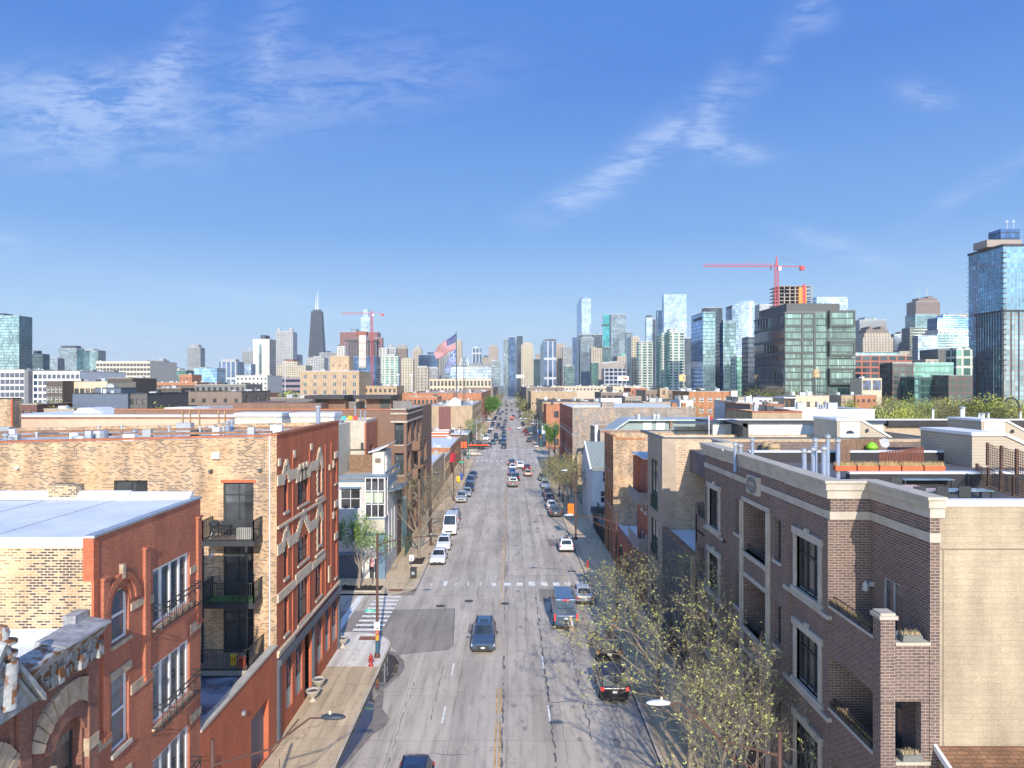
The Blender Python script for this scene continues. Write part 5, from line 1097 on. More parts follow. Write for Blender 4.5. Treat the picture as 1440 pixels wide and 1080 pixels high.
low('slate_blue_building','windowless slate blue metal clad building with two small wall lamps','building',102,180,554,170,26,BLM,ROOFD,None,None,cop=DSTEEL,units=2,seed=1)
low('charcoal_building','charcoal brick building joined to the right of the slate blue one','building',181,207,554,171,22,plain('charcoal_brick',(.10,.095,.095),.8,var=.15),ROOFD,(3,3,.9,1.4,1.2,2.9),None,cop=DSTEEL)
low('slate_blue_upper_block','small slate blue roof block stepping up behind the windowless building','building',134,170,546,185,8,BLM,ROOFD,None,None,cop=DSTEEL,units=3)
low('dark_brick_apartments','dark brown brick apartments with pale framed windows left of the cream block','building',65,88,536,230,20,DKB,ROOFG,(4,3,1.1,1.9,1.8,3.1),None,wm=WHT,gm=GLV)
low('cream_apartments','cream rendered apartment block with dark balconies behind the slate blue building','building',88,151,537,236,18,CRM,ROOFG,(8,3,1.5,1.8,2.2,3.1),None,units=4,seed=9)
low('dark_stepped_block','dark brown stepped block between the cream apartments and the red roofs','building',151,186,532,260,18,DKB,ROOFD,(4,1,1.,1.4,2,3),None,units=2,seed=2)
low('maroon_shed','low maroon brick building with gabled dormer at left below the white apartments','building',18,52,569,160,14,plain('maroon_brick',(.13,.065,.06),.85),ROOFD,(3,1,1,1.2,1.3,3),None)
low('tan_brick_strip','long low tan brick wall before the dark brown apartments','building',62,104,576,140,10,TNW,ROOFW,None,None)
WAP=low('white_apartments_left','white apartment block with navy windows and balconies at the left edge','building',-20,34,520,330,40,WHW,ROOFG,(8,5,2.,2.1,1.5,3.),None,gm=GLBL,units=5,seed=3)
low('grey_stair_strip','dark grey vertical stair block between the two white apartment blocks','building',34,40,522,329,20,plain('stair_grey',(.15,.155,.17),.7),ROOFG,None,None)
low('white_apartments_right','longer white apartment block with square navy windows in rows','building',40,112,522,332,40,WHW,ROOFG,(11,5,1.7,2.,1.5,3.),None,gm=GLBL,units=8,seed=4)
low('cream_window_strip','low cream block with a double row of windows behind the white apartments','building',110,136,522,480,20,CRM,ROOFG,(6,2,2.,1.4,1.4,2.6),None)
low('white_balcony_block','off white balcony apartment block with rooftop plant, left of the grey towers','apartment block',135,211,508,620,50,plain('offwhite_wall',(.47,.44,.38),.8),ROOFG,(16,7,2.6,2.4,2.,4.),None,gm=GL,units=9,seed=5)
low('long_red_warehouse','long red brick warehouse with continuous window row, rooftop tanks above','warehouse',200,277,538,480,40,ORW,ROOFT,(18,2,1.9,1.6,1.8,4),None,units=14,seed=6)
low('red_gable_building','orange red gabled building rising behind the long red warehouse','building',252,270,527,500,16,ORW,ROOFT,(4,2,1.,1.6,2,3.5),None)
low('cream_houses','cluster of cream gabled houses left of the brown grey apartments','house',228,264,553,270,20,CRM,ROOFT,(4,1,1.,1.3,2,3),None,units=3,seed=1)
low('tan_bay_house','tan bay fronted row house right of the charcoal building','house',208,229,556,230,14,plain('tan_render',(.38,.31,.22),.85),ROOFT,(4,2,.9,1.4,1.2,3),None)
low('dark_long_block','long dark low block with stripe windows below the long red warehouse','building',208,255,546,330,20,DKB,ROOFD,(8,1,1.6,1.,1.2,3),None,units=5,seed=8)
low('white_institution','white stepped institutional building with small windows, left of the tan institution','building',332,376,528,450,30,plain('dirty_white',(.46,.46,.43),.8),ROOFG,(8,4,1.1,1.2,1.5,3),None,units=3,seed=2)
low('purple_glazed_block','low dark glazed block with white corner pier behind the trees','building',368,422,531,520,30,plain('mauve_panel',(.22,.17,.19),.6),ROOFG,(12,3,3.,1.8,1.4,4),None,gm=GLBL)
low('grey_roof_rows','row of grey modern houses with round lights behind the brown grey apartments','house',274,346,541,300,20,plain('grey_modern',(.17,.17,.17),.8),ROOFG,(9,1,1.3,1.6,1.,3),None,units=6,seed=7)
low('orange_brick_corner','narrow orange brick corner building with two dark windows above the billboard','building',0,0,570,236,20,ORW,ROOFT,(1,3,1.6,2.2,1.9,4.6),(5,3,1.,1.8,1.6,4),xabs=(12.3,19),cop=RED2,sm=RED2)
low('black_trim_building','tan building with heavy black cornice behind the orange brick corner','building',0,0,565,262,60,TNW,ROOFD,None,(12,3,1.3,1.9,2,4),xabs=(12.3,52),cop=BLKF,units=8,seed=11)
low('pale_tan_block','large blank pale tan brick block further down the right side','building',0,0,551,400,60,TNW,ROOFG,(14,1,.8,1.,6,4),(12,4,1.3,1.9,2,4),xabs=(12.3,38),units=4,seed=12)
low('far_avenue_block','furthest brown block on the right side of the avenue','building',0,0,545,520,300,BGB,ROOFT,None,None,xabs=(12.5,40),units=0)
low('far_avenue_block','furthest grey block on the left side of the avenue','building',0,0,545,620,300,BGB,ROOFT,None,None,xabs=(-40,-14),units=0)
low('long_beige_industrial','long beige industrial block with square windows under the glass towers','factory',775,904,543,600,60,plain('beige_industrial',(.45,.39,.31),.85),ROOFT,(26,1,1.6,1.4,2.,3),None,units=16,seed=13)
low('cream_industrial','cream flat industrial block right of the long beige one','factory',862,903,544,450,30,CRM,ROOFT,(6,1,1.4,1.4,1.8,3),None,units=4)
low('maroon_brick_building','maroon brick building with upper windows below the white residential tower','building',887,910,546,380,24,RED2,ROOFT,(4,2,1.1,1.5,1.5,3.4),None,units=2)
low('grey_tan_building','grey and tan stepped brick building below the green white tower','building',908,952,549,280,22,BGB,ROOFT,(7,2,.8,1.2,1.6,3.2),None,units=4,seed=3,sm=TNW)
low('tan_stair_tower','bright tan stair tower standing in front of the grey and tan building','tower',928,939,546.5,277,6,TNW,ROOFT,(1,1,1.,1.6,.8,3),None)
low('brown_flat_building','brown flat fronted building with wide upper windows left of the maroon one','building',845,887,552,330,24,BGB,ROOFT,(5,1,2.,1.5,1.4,3),None,units=4,seed=5)
low('stone_ruin_building','grey stone building with white patched roof behind the grey patchwork wall','building',879,902,558,220,20,plain('grey_rubble',(.24,.21,.18),.9,var=.4,ns=2),ROOFW,(5,1,.8,1.4,1.2,3),None)
low('white_panel_wall','blank cream white rooftop wall standing above the grey patchwork building','wall',845,874,561,180,5,plain('cream_panel',(.68,.64,.56),.7),ROOFW,None,None,cop=WHT)
low('tan_rooftop_rows','jumble of low tan and grey flats left of the small white building','building',905,955,566,195,14,plain('tan_patch',(.33,.27,.20),.9,var=.4,ns=1.),ROOFW,(8,1,.9,1.,1,3),None,units=5,seed=6)
low('small_white_building','small white rendered building with two dark windows and stair hut','building',956,975,563,172,10,WHW,ROOFW,(2,1,.7,1.,1.4,3),None,units=1)
low('white_hut','tiny white roof hut above the small white building','building',954,968,557,178,4,WHW,ROOFW,(1,1,.4,.5,.6,3),None)
low('orange_apartment_building','long orange brick apartment building with white end bay and pale windows','building',969,1028,551,215,22,ORG_B,ROOFW,(5,2,1.5,1.3,1.7,3.4),None,wm=WHT,gm=GBL,units=12,seed=21)
low('white_end_bay','white clad end bay with large window on the orange apartment building','building',1028.2,1037,550,214,10,WHW,ROOFW,(1,1,1.4,1.2,2.1,3),None)
low('grey_shed','long pale grey shed left of the brown roofs, dark strip along its top','shed',1035,1094,566,150,16,GYW,ROOFW,(1,1,.5,1.,1.2,3),None)
low('small_white_cabin','small white cabin with dark blue roof beside the grey ribbed shed','shed',1060,1086,559,175,10,WHW,ROOFW,(4,1,.6,.6,.6,3),None,cop=BLM)
low('ribbed_shed','tan grey ribbed metal shed right of the white end bay','shed',1038,1058,559,180,10,plain('ribbed_tan',(.33,.31,.26),.7,ns=5),ROOFG,None,None)
low('brown_roof_building','brown brick building with pale grey roof and chimneys behind the townhouses','building',1055,1102,570,120,14,BGB,ROOFW,None,None,cop=RED2,units=4,seed=23)
low('tan_roof_building','lower tan brick building with pale roof and red brick edge behind the townhouses','building',1058,1128,580,100,12,TNW,ROOFW,None,None,cop=RED2,units=3,seed=25)
low('cream_porch_house','cream brick house with three windows and covered porch at its left','house',1119,1166,557,205,16,plain('cream_brick',(.46,.40,.29),.85),ROOFW,(4,1,1.,1.8,1.6,3),None,units=3,seed=26)
pc_=thing('porch','white canopied timber porch on the left of the cream brick house','porch',(GX(1113,204),204,0));b=MB();b.box(GX(1101,204),GX(1119,204),203,212,GZ(559,204)-.2,GZ(559,204)+.1);b.build('canopy',ROOFW,pc_);b=MB()
for px in(1103,1109,1117):b.box(GX(px,204),GX(px,204)+.25,204,204.3,10,GZ(559,204)-.2)
each(b,'post',FENB,pc_);slab(pc_,'deck',GX(1107,204),GX(1119,204),204,210,12,13.8,FENB)
low('white_long_building','long white painted building with small windows in front of the park trees','building',1110,1230,577,112,14,WHW,ROOFW,(9,1,.9,.9,1.3,3),None,gm=GLV,cop=WHT)
low('orange_small_building','small orange brick building with four windows before the reddish trees','building',1203,1233,556,265,16,ORW,ROOFT,(4,1,.9,1.2,1.4,3),None)
low('tan_small_building','small tan building with two pale windows left of the small orange one','building',1183,1203,556.5,266,16,TNW,ROOFT,(3,1,1.,1.6,1.2,3),None,gm=GBL)
def billboard(lb,px0,px1,y0,y1,Y,cols,ybase=545):
 t_=thing('billboard',lb,'billboard',(GX((px0+px1)/2,Y),Y,0));x0,x1=GX(px0,Y),GX(px1,Y);za,zb=GZ(y1,Y),GZ(y0,Y);slab(t_,'panel',x0,x1,Y,Y+.4,za,zb,cols[0]);
 for i,c_ in enumerate(cols[1:]):b=MB();w_=(x1-x0);b.extr([(x0+w_*(.55+.2*i)+.12*w_*math.cos(a*.8),(za+zb)/2+(zb-za)*.28*math.sin(a*.8))for a in range(8)],Y-.1,Y,'y');b.build('poster_shape',c_,t_)
 slab(t_,'post',(x0+x1)/2-.4,(x0+x1)/2+.4,Y+.4,Y+1,0,za,DSTEEL)
PW=plain('poster_white',(.80,.80,.82),.5,var=.05);billboard('white billboard with orange and red spots below the grid windowed office',869,884,529,535,500,(PW,plain('poster_orange',(.7,.25,.03),.5,var=0),plain('poster_red',(.6,.04,.03),.5,var=0)))
billboard('blank white billboard in front of the cream tower beside the avenue',726,737,527,531.5,700,(PW,));billboard('yellow and blue poster board at the foot of the green white tower',955,964,527,536,560,(plain('poster_tan',(.6,.42,.2),.5,var=0),plain('poster_yellow',(.7,.6,.02),.5,var=0),plain('poster_blue',(.04,.15,.4),.5,var=0)))
bb=thing('billboard','dark framed vertical billboard on the orange brick corner building','billboard',(12,233,4));slab(bb,'frame',GX(760.3,233),GX(767.8,233),232.6,233,GZ(612.5,233),GZ(597,233),BLKF);slab(bb,'poster',GX(762,233),GX(766.8,233),232.55,232.6,GZ(611,233),GZ(598.5,233),plain('poster_grey',(.5,.5,.55),.5))
wt_=thing('water_tank','tan rooftop water tank with blue lettering on dark steel legs','water tank',(GX(1148,300),300,0));X=GX(1147.5,300);b=MB();b.lathe([(1.35,0),(1.4,3.2),(.2,3.5)],(X,300,GZ(530.5,300)),16);b.build('tank',plain('tan_tank',(.50,.35,.18),.8,var=.12),wt_)
b=MB()
for a in(-1.1,1.1):
 for c in(-1.1,1.1):b.box(X+a-.12,X+a+.12,300+c-.12,300+c+.12,0,GZ(530.5,300))
each(b,'leg',DSTEEL,wt_);b=MB()
for z in(16,20):b.box(X-1.2,X+1.2,298.85,298.95,z,z+.2)
b.tube([(X-1.1,298.9,16),(X+1.1,298.9,20)],.06,4);b.tube([(X+1.1,298.9,16),(X-1.1,298.9,20)],.06,4);b.build('bracing',DSTEEL,wt_)
rs=random.Random(2);b=MB()
for i in range(7):a=rs.uniform(-.9,.7);z=GZ(530.5,300)+rs.uniform(1.2,2.5);b.quad((X+a,298.57,z),(X+a+.3,298.57,z+.1),(X+a+.35,298.57,z+.45),(X+a,298.57,z+.3))
b.build('painted_mark',plain('tank_blue',(.08,.15,.28),.7),wt_)
# ------------------------------------------------------------------ skyline
FT={}
def F(k):
 if k in FT:return FT[k]
 sp={
'teal':((.10,.16,.17),(.19,.31,.36),2.2,3.6,.9,.86,.7,.08),'tealdk':((.05,.07,.08),(.10,.17,.20),2.6,3.6,.86,.8,.6,.1),
'blue':((.08,.14,.23),(.16,.32,.58),3.,3.8,.94,.90,.8,.06),'pale':((.36,.44,.52),(.36,.50,.66),3.,3.9,.9,.74,.75,.1),
'dark':((.035,.045,.06),(.07,.10,.14),3.,3.8,.84,.76,.6,.1),'navy':((.03,.045,.075),(.06,.12,.24),3.2,3.8,.9,.8,.7,.08),
'hancock':((.025,.03,.042),(.045,.055,.075),5.,7.,.6,.55,.3,.2),'grey':((.25,.26,.27),(.14,.17,.20),4.,4.,.62,.62,.5,.12),
'greyl':((.42,.42,.42),(.2,.23,.26),4.2,4.,.55,.62,.5,.12),'white':((.66,.64,.58),(.12,.17,.19),5.,3.4,.52,.58,.45,.12),
'cream':((.56,.49,.36),(.13,.15,.16),3.4,3.4,.48,.55,.4,.15),'beige':((.44,.38,.31),(.12,.13,.14),4.,3.6,.46,.55,.4,.15),
'grnwhite':((.60,.62,.57),(.12,.24,.22),7.,3.3,.7,.66,.5,.1),'whiteplain':((.70,.66,.58),(.1,.2,.25),60.,4.,.001,.001,.2,.3),
'bluewhite':((.55,.58,.62),(.07,.12,.22),7.5,30.,.74,.88,.6,.1),'greygl':((.16,.19,.21),(.18,.25,.31),3.,3.8,.86,.72,.6,.1),
'stone':((.50,.43,.33),(.10,.11,.12),4.5,4.2,.35,.62,.3,.2),'brown':((.20,.145,.12),(.08,.08,.09),3.6,4.,.45,.6,.3,.2),
'redframe':((.34,.12,.08),(.03,.05,.07),6.2,4.1,.82,.70,.5,.1),'dkgrid':((.11,.08,.075),(.06,.10,.10),4.,4.,.72,.68,.5,.1),
'green':((.15,.27,.23),(.15,.34,.31),3.,4.,.84,.66,.6,.1),'greendk':((.04,.09,.085),(.07,.16,.16),3.,4.,.86,.74,.6,.1),
'rust':((.24,.105,.085),(.10,.08,.10),5.,3.8,.6,.6,.3,.2),'gridwhite':((.60,.62,.55),(.10,.20,.18),6.,6.5,.78,.76,.5,.1),
'copper':((.03,.15,.17),(.05,.30,.34),3.,3.8,.92,.86,.6,.1),'wideoff':((.30,.27,.25),(.1,.11,.13),60,4.,.001,.5,.3,.2),'navygrid':((.50,.53,.58),(.05,.08,.14),5.5,5.2,.78,.72,.5,.1),
'concrete':((.38,.36,.33),(.05,.055,.07),6.,3.3,.88,.68,.2,.3),'bluetower':((.26,.37,.47),(.17,.36,.52),2.3,3.2,.62,.84,.75,.07),'blueframe':((.13,.17,.21),(.15,.28,.38),2.6,3.3,.80,.86,.7,.07),'brickframe':((.28,.22,.19),(.18,.30,.38),3.,3.3,.8,.86,.7,.07),
}[k]
 kk_=.72 if max(sp[0])>.4 else.9
 FT[k]=facade('tower_'+k,sc(sp[0],kk_),sc(sp[1],1.05),*sp[2:6],metal=sp[6],grough=sp[7]);return FT[k]
def tower(label,cat,px0,px1,yt,Y,k,pc=None,crown=None,name='tower',k2=None,steps=None,slabs=0,ybase=None,dep=None):
 """px0..px1 is the whole visible width; pc the near corner between side face and front face"""
 z1=GZ(yt,Y);mid=(px0+px1)/2<716
 if pc:
  if mid:x0,x1=GX(px0,Y),GX(pc,Y);d_=x1/((px1-716)/1000.)-Y if px1<712 else 40
  else:x0,x1=GX(pc,Y),GX(px1,Y);d_=x0/((px0-716)/1000.)-Y
  d_=max(12,min(d_,Y*.25))
 else:x0,x1=GX(px0,Y),GX(px1,Y);d_=min(45,max(15,(x1-x0)*.8))
 if dep:d_=dep
 t_=thing(name,label,cat,((x0+x1)/2,Y,0));m=F(k);m2=F(k2)if k2 else m;zb=0
 b=MB();b.quad((x0,Y,zb),(x1,Y,zb),(x1,Y,z1),(x0,Y,z1),m=0);b.quad((x0,Y+d_,zb),(x1,Y+d_,zb),(x1,Y+d_,z1),(x0,Y+d_,z1),m=0)
 b.quad((x0,Y,zb),(x0,Y+d_,zb),(x0,Y+d_,z1),(x0,Y,z1),m=1);b.quad((x1,Y,zb),(x1,Y+d_,zb),(x1,Y+d_,z1),(x1,Y,z1),m=1);b.build('shaft',[m,m2],t_)
 s=Y/1000.;slab(t_,'roof',x0+.2*s,x1-.2*s,Y+.2*s,Y+d_-.2*s,z1-.3*s,z1+.5*s,GREYM if k in('dark','navy','tealdk')else UNITM)
 fxl=lambda a,c:(a,c)if(a>=x0-1 and c<=x1+1)else((x0+.5,min(x1,x0+.5+c-a))if a<x0 else(max(x0,x1-.5-(c-a)),x1-.5))
 for ci,c in enumerate(crown or[]):
  if c[0]=='box':slab(t_,'penthouse',*fxl(GX(c[1],Y),GX(c[2],Y)),Y+1+.8*ci,Y+max(6,d_*.7)+ci,z1+.003*ci,GZ(c[3],Y),F(c[4])if len(c)>4 and c[4]in FT or len(c)>4 and c[4]in('pale','dark','blue','grey','greyl','white','cream','beige','stone','brown','rust','greygl','teal','navy','whiteplain')else(UNITM if len(c)<5 else c[4]))
  elif c[0]=='mast':b=MB();xm_=max(x0+3,min(x1-3,GX(c[1],Y)));b.tube([(xm_,Y+d_/2,z1),(xm_,Y+d_/2,GZ(c[3],Y))],[c[2],c[2]*.4],5);b.build('antenna',STEEL,t_)
  elif c[0]=='dome':b=MB();r_=GX(c[2],Y)-GX(c[1],Y);b.lathe([(r_*.5,0),(r_*.52,r_*.35),(r_*.45,r_*.4)]+[(r_*.48*math.cos(R(a)),r_*.4+r_*.55*math.sin(R(a)))for a in(10,30,50,70,85)],(GX((c[1]+c[2])/2,Y),Y+r_*.6,z1),14);b.build('turret',c[4]if len(c)>4 else GREYM,t_)
 return t_
TB='tower';OB='office block'
tower('tall teal glass tower with darker balcony side at the left edge',TB,-30,45.5,444,900,'teal',27,[('box',-10,5,440.5,'dark')],k2='tealdk')
tower('dark green glass block stepping down right of the teal glass tower',TB,45.5,60,498,980,'tealdk',crown=[('box',46,52,493,'dark')],name='office_block')
tower('low dark glass block between the teal tower and the pair of grey towers',OB,61,81,504,1150,'greygl',crown=[('box',63,78,503)],name='office_block')
tower('left of the two short grey glass towers, with flat dark crown',TB,82,108,490,1300,'greygl',crown=[('box',85,105.5,486,'dark')],k2='teal')
tower('right of the two short grey glass towers, with pale balconies',TB,114,138,493,1320,'teal',crown=[('box',118,131,490.5)],k2='grey')
tower('short grey tower with pale concrete core right of the off white balcony block',TB,212.5,231,507,1500,'grey',crown=[('box',222,229,504.5)],k2='greyl')
tower('low flat glass building with pale roof bands left of the single grey slab',OB,230,262,521,1300,'greendk',crown=[('box',236,252,518,'white'),('box',239,243,516)],name='office_block')
tower('single plain grey slab tower standing apart on the left skyline',TB,263.5,282,489,1800,'grey',crown=[('box',268,279,484.5,'greyl')])
tower('low bluish glass block at the foot of the plain grey slab',OB,272.5,305,518,950,'blue',crown=[('box',280,290,516.5)],name='office_block',dep=30)
tower('mid rise block of blue glass and cream piers with domed roof plant',OB,308,335,509,1150,'bluewhite',crown=[('box',311,331,505)],name='office_block')
tower('pale blue glass block just left of the tall white blank tower',OB,331,353,512,1300,'pale',name='office_block')
tower('grey tower with small crane top left of the tall white blank tower',TB,340.5,355,494,1600,'grey',crown=[('box',348,354,494),('mast',348,1.5,487)])
wt2=tower('tall white blank tower with a blue window stripe and dark roof cap',TB,355.5,388,477,1400,'whiteplain',379,[('box',366,373,471,'dark')],k2='greyl')
slab(wt2,'window_stripe',GX(364.5,1400),GX(368,1400),1399.5,1400,0,GZ(484,1400),F('teal'))
tower('pale green tower with two domed turrets behind the white blank tower',TB,386.5,412,467,1900,'greyl',crown=[('dome',387,394.5,0),('dome',403.5,411.5,0),('box',391,407,465.5)])
hk=thing('tower','black tapering tower with two white antennas','tower',(GX(444,3000),3000,0));b=MB();Y=3000
zt,xa,xb,xc_,xd=GZ(438,Y),GX(433.2,Y),GX(454.5,Y),GX(436.3,Y),GX(451.3,Y);db,dt=50,35;z0=GZ(505,Y)
b.quad((xa,Y,z0),(xb,Y,z0),(xd,Y+12,zt),(xc_,Y+12,zt));b.quad((xb,Y,z0),(xb,Y+db,z0),(xd,Y+38,zt),(xd,Y+12,zt));b.quad((xa,Y,z0),(xa,Y+db,z0),(xc_,Y+38,zt),(xc_,Y+12,zt));b.quad((xa,Y+db,z0),(xb,Y+db,z0),(xd,Y+38,zt),(xc_,Y+38,zt));b.box(xa,xb,Y,Y+db,0,z0)
b.build('shaft',F('hancock'),hk);slab(hk,'roof',xc_,xd,Y+12,Y+38,zt,zt+3,BLKF);slab(hk,'penthouse',GX(439,Y),GX(448.5,Y),Y+16,Y+34,zt+3,GZ(434.5,Y),F('dark'))
b=MB()
for j in range(4):
 za,zb_=z0+(zt-z0)*j/4,z0+(zt-z0)*(j+1)/4;f0,f1=j/4,(j+1)/4
 xl0,xr0,xl1,xr1=xa+(xc_-xa)*f0,xb+(xd-xb)*f0,xa+(xc_-xa)*f1,xb+(xd-xb)*f1;ya,yb_=Y+12*f0-1,Y+12*f1-1
 b.tube([(xl0,ya,za),(xr1,yb_,zb_)],1.3,4);b.tube([(xr0,ya,za),(xl1,yb_,zb_)],1.3,4)
b.build('cross_brace',plain('black_brace',(.06,.065,.08),.6),hk)
for px,yt_ in((442,416),(444.7,408)):b=MB();b.tube([(GX(px,Y),Y+25,zt),(GX(px,Y),Y+25,GZ(427,Y)),(GX(px,Y),Y+25,GZ(yt_,Y))],[3.2,1.8,.7],6);b.build('antenna',plain('antenna_white',(.6,.6,.6),.6),hk)
tower('cream hotel block with gridded windows and reddish stepped top','hotel',389,430,514,1100,'cream',crown=[('box',395,418,508,'cream'),('box',399,412,505,'rust')],name='hotel')
tower('beige tower behind the hotel, right of the twin turrets',TB,401,421,499,2000,'greyl',crown=[('box',404,414,497)])
tower('grey concrete gridded block in front of the black tapering tower',TB,430,456,503,1250,'greyl',crown=[('box',440,452,501)])
tower('wide pale grey block right of the black tapering tower',TB,449,474,496,1500,'grey',crown=[('box',458,462,493.5,'dark')])
tower('small white tower with dark penthouse left of the tower under construction',TB,474,486,487,1350,'white',crown=[('box',474.5,478,485,'dark')])
tower('broad reddish granite tower behind the tower under construction',TB,478,531,467,1750,'rust',crown=[('box',493,501,462,'greygl'),('box',478,489,467)])
tower('right shoulder of reddish granite stepping down beside the crane mast',TB,524,537.5,475,1700,'rust')
tower('very tall pale glass tower stepping up behind the red crane',TB,507.5,520.5,446,2700,'pale',crown=[('box',511,518.5,435,'pale'),('box',505,508,457,'blue')])
cs=thing('construction_tower','tower under construction with bare floors, pale core and dark glass below, beside the red crane','tower',(GX(507,1000),1000,0));Y=1000;x0,x1=GX(484.5,Y),GX(529.5,Y)
b=MB();b.box(x0,x1,Y,Y+30,0,GZ(501,Y));b.build('glazed_floors',F('navy'),cs);b=MB()
for i in range(9):z=GZ(501,Y)+2.9*i;b.box(x0+(0 if i<8 else 1),x1,Y,Y+30,z,z+.6)
for i in range(12):x=x0+.6+i*(x1-x0-1.2)/11;b.box(x-.35,x+.35,Y+.6,Y+1.4,GZ(501,Y),GZ(477.5,Y))
b.box(x0+3,x1-3,Y+6,Y+28,GZ(501,Y),GZ(477.5,Y));b.build('bare_floors',plain('site_concrete',(.26,.24,.26),.85),cs)
slab(cs,'core',GX(505,Y),GX(515,Y),Y-2,Y+12,GZ(517,Y),GZ(468,Y),plain('core_white',(.46,.42,.39),.8));b=MB()
for z in range(4):b.box(GX(505,Y)-.2,GX(515,Y)+.2,Y-2.2,Y-2,GZ(516,Y)+11*z,GZ(516,Y)+11*z+.5)
b.build('formwork_band',plain('rust_formwork',(.24,.09,.06),.8),cs);slab(cs,'core_formwork',GX(500.5,Y),GX(515.5,Y),Y-2.5,Y+12,GZ(471,Y),GZ(466.2,Y),plain('rust_formwork',(.24,.09,.06),.8))
b=MB();b.box(GX(484,Y),GX(504,Y),Y-.6,Y+20,GZ(480,Y),GZ(477.5,Y));b.box(GX(516,Y),GX(530,Y),Y-.6,Y+20,GZ(482,Y),GZ(479.5,Y));each(b,'edge_screen',DSTEEL,cs)
CRN=plain('crane_red',(.42,.05,.06),.6,var=.05)
def crane(lb,pxm,ytop,yj,pxj0,pxj1,Y,zb,w=1.1):
 c_=thing('tower_crane',lb,'crane',(GX(pxm,Y),Y,zb));X=GX(pxm,Y);zt_,zj=GZ(ytop,Y),GZ(yj,Y)
 b=MB()
 for a in(-w,w):
  for c in(-w,w):b.box(X+a-.14*w,X+a+.14*w,Y+c-.14*w,Y+c+.14*w,zb,zj)
 z=zb;k=1
 while z<zj-2*w:b.tube([(X-w*k,Y-w,z),(X+w*k,Y-w,z+2*w)],.11*w,3);b.tube([(X-w*k,Y+w,z),(X+w*k,Y+w,z+2*w)],.11*w,3);b.box(X-w,X+w,Y-w-.05,Y-w+.1,z,z+.22*w);z+=2*w;k=-k
 b.build('mast',CRN,c_);b=MB();xa_,xb2=GX(pxj0,Y),GX(pxj1,Y)
 b.box(xa_,xb2,Y-.9*w,Y-.6*w,zj,zj+.3*w);b.box(xa_,xb2,Y+.6*w,Y+.9*w,zj,zj+.3*w);b.box(xa_,X,Y-.15*w,Y+.15*w,zj+1.5*w,zj+1.75*w);x=xa_;k=1
 while x<X-w:b.tube([(x,Y-.7*w,zj+.2 if k>0 else zj+1.6*w),(x+1.6*w,Y-.3*w,zj+1.6*w if k>0 else zj+.2)],.1*w,3);x+=1.6*w;k=-k
 b.build('jib',CRN,c_);b=MB();b.tube([(X,Y,zj),(X,Y,zt_)],[w*.9,w*.25],4);b.build('apex',CRN,c_);b=MB();b.tube([(X,Y,zt_),(xa_*.45+X*.55,Y,zj+1.7*w)],.06*w,3);b.tube([(X,Y,zt_),(xb2-1,Y,zj+.3)],.06*w,3);b.build('tie',DSTEEL,c_)
 slab(c_,'cab',X+w*.9,X+w*2.6,Y-w*1.2,Y+.4*w,zj-2.6*w,zj-.2,WHT);slab(c_,'counterweight',xb2-3.2*w,xb2-.6*w,Y-w,Y+w,zj-2.4*w,zj+.3*w,CRN);b=MB();b.box(X-4*w,X-3.4*w,Y-.3,Y+.3,zj-2.5*w,zj);b.build('hook_block',DSTEEL,c_)
crane('smaller red tower crane beside the left tower under construction',523,436,441.5,480,540,985,0,1.2)
tower('white residential tower with dark balcony rows right of the small crane',TB,533,545,490,1150,'white',crown=[('box',535,541,489)])
tower('grey domed residential tower behind the white balcony towers',TB,543,557,490,1200,'greyl',crown=[('dome',545,552,0),('box',544,556,488)])
tower('broad white balcony tower in front of the grey domed one',TB,538,560,501,1000,'grnwhite',crown=[('box',544,555,498)])
tower('brown and beige tower with pale crown left of the cream tower',TB,557,572,490,1400,'brown',crown=[('box',559,571,485,'beige')])
tower('cream tower with close window grid left of the pale stone tower',TB,564.5,581,505,950,'cream',crown=[('box',568,578,503,'cream')])
tower('pale stone tower with stepped crown behind the flag',TB,580,593,493,1500,'stone',crown=[('box',583,592,489,'stone'),('box',586,589.5,486)])
tower('wide blue grey glass block with rooftop screen left of the flag',TB,588.5,615.5,499,1350,'navy',crown=[('box',601,610,495,'navy')])
tower('beige and grey apartment block below the flags','apartment block',586,602,516,800,'beige',crown=[('box',587,600,514.5)],name='apartment_block')
tower('lighter grey apartment block directly beneath the striped flag','apartment block',602,616,518,810,'grey',crown=[('box',603,615,516)],name='apartment_block')
tower('slim tan tower half hidden by the striped flag',TB,614.5,622,485,1550,'beige')
tower('dark ribbed tower just behind the two flags',TB,620,633,497,1450,'grey',crown=[('box',622,631,495)])
tower('tan tower immediately right of the flagpole',TB,641,649.5,479,1500,'stone')
tower('wide office block with black roof band and pale glass right of the flagpole',OB,626,691,516,900,'pale',crown=[('box',657,689,511,'grey'),('box',626,690,514,'dark')],name='office_block',dep=40)
tower('grey stair tower with blue glass at the right end of the wide office block',OB,691,704,508,890,'greygl',crown=[('box',690,697,506)],name='office_block')
tower('white and blue pointed tower between the flagpole and the avenue',TB,664,677,490,1600,'bluewhite',crown=[('box',666,672,487,'pale')])
tower('low beige tower with dark cap right of the white and blue tower',TB,677.5,688,503,1550,'beige',crown=[('box',680,687,500,'dark')])
tower('beige concrete tower with hollow top above the avenue end',TB,687.5,700,487,1400,'beige',crown=[('box',690,698,485.5,'beige')])
tower('left tower of the dark glass trio standing over the avenue end',TB,708,716,478,1200,'greygl',crown=[('box',709,714,477,'dark')])
tower('middle tower of the dark glass trio over the avenue end',TB,715.5,724.5,474,1190,'navy',crown=[('box',717,722,473)])
tower('right and tallest tower of the dark glass trio, with pale fin',TB,724,735,472,1180,'dark',727,k2='greyl')
tower('cream tower with dark central window strip and stepped crown',TB,733,750,485,1000,'cream',crown=[('box',736.5,746.5,481,'cream')])
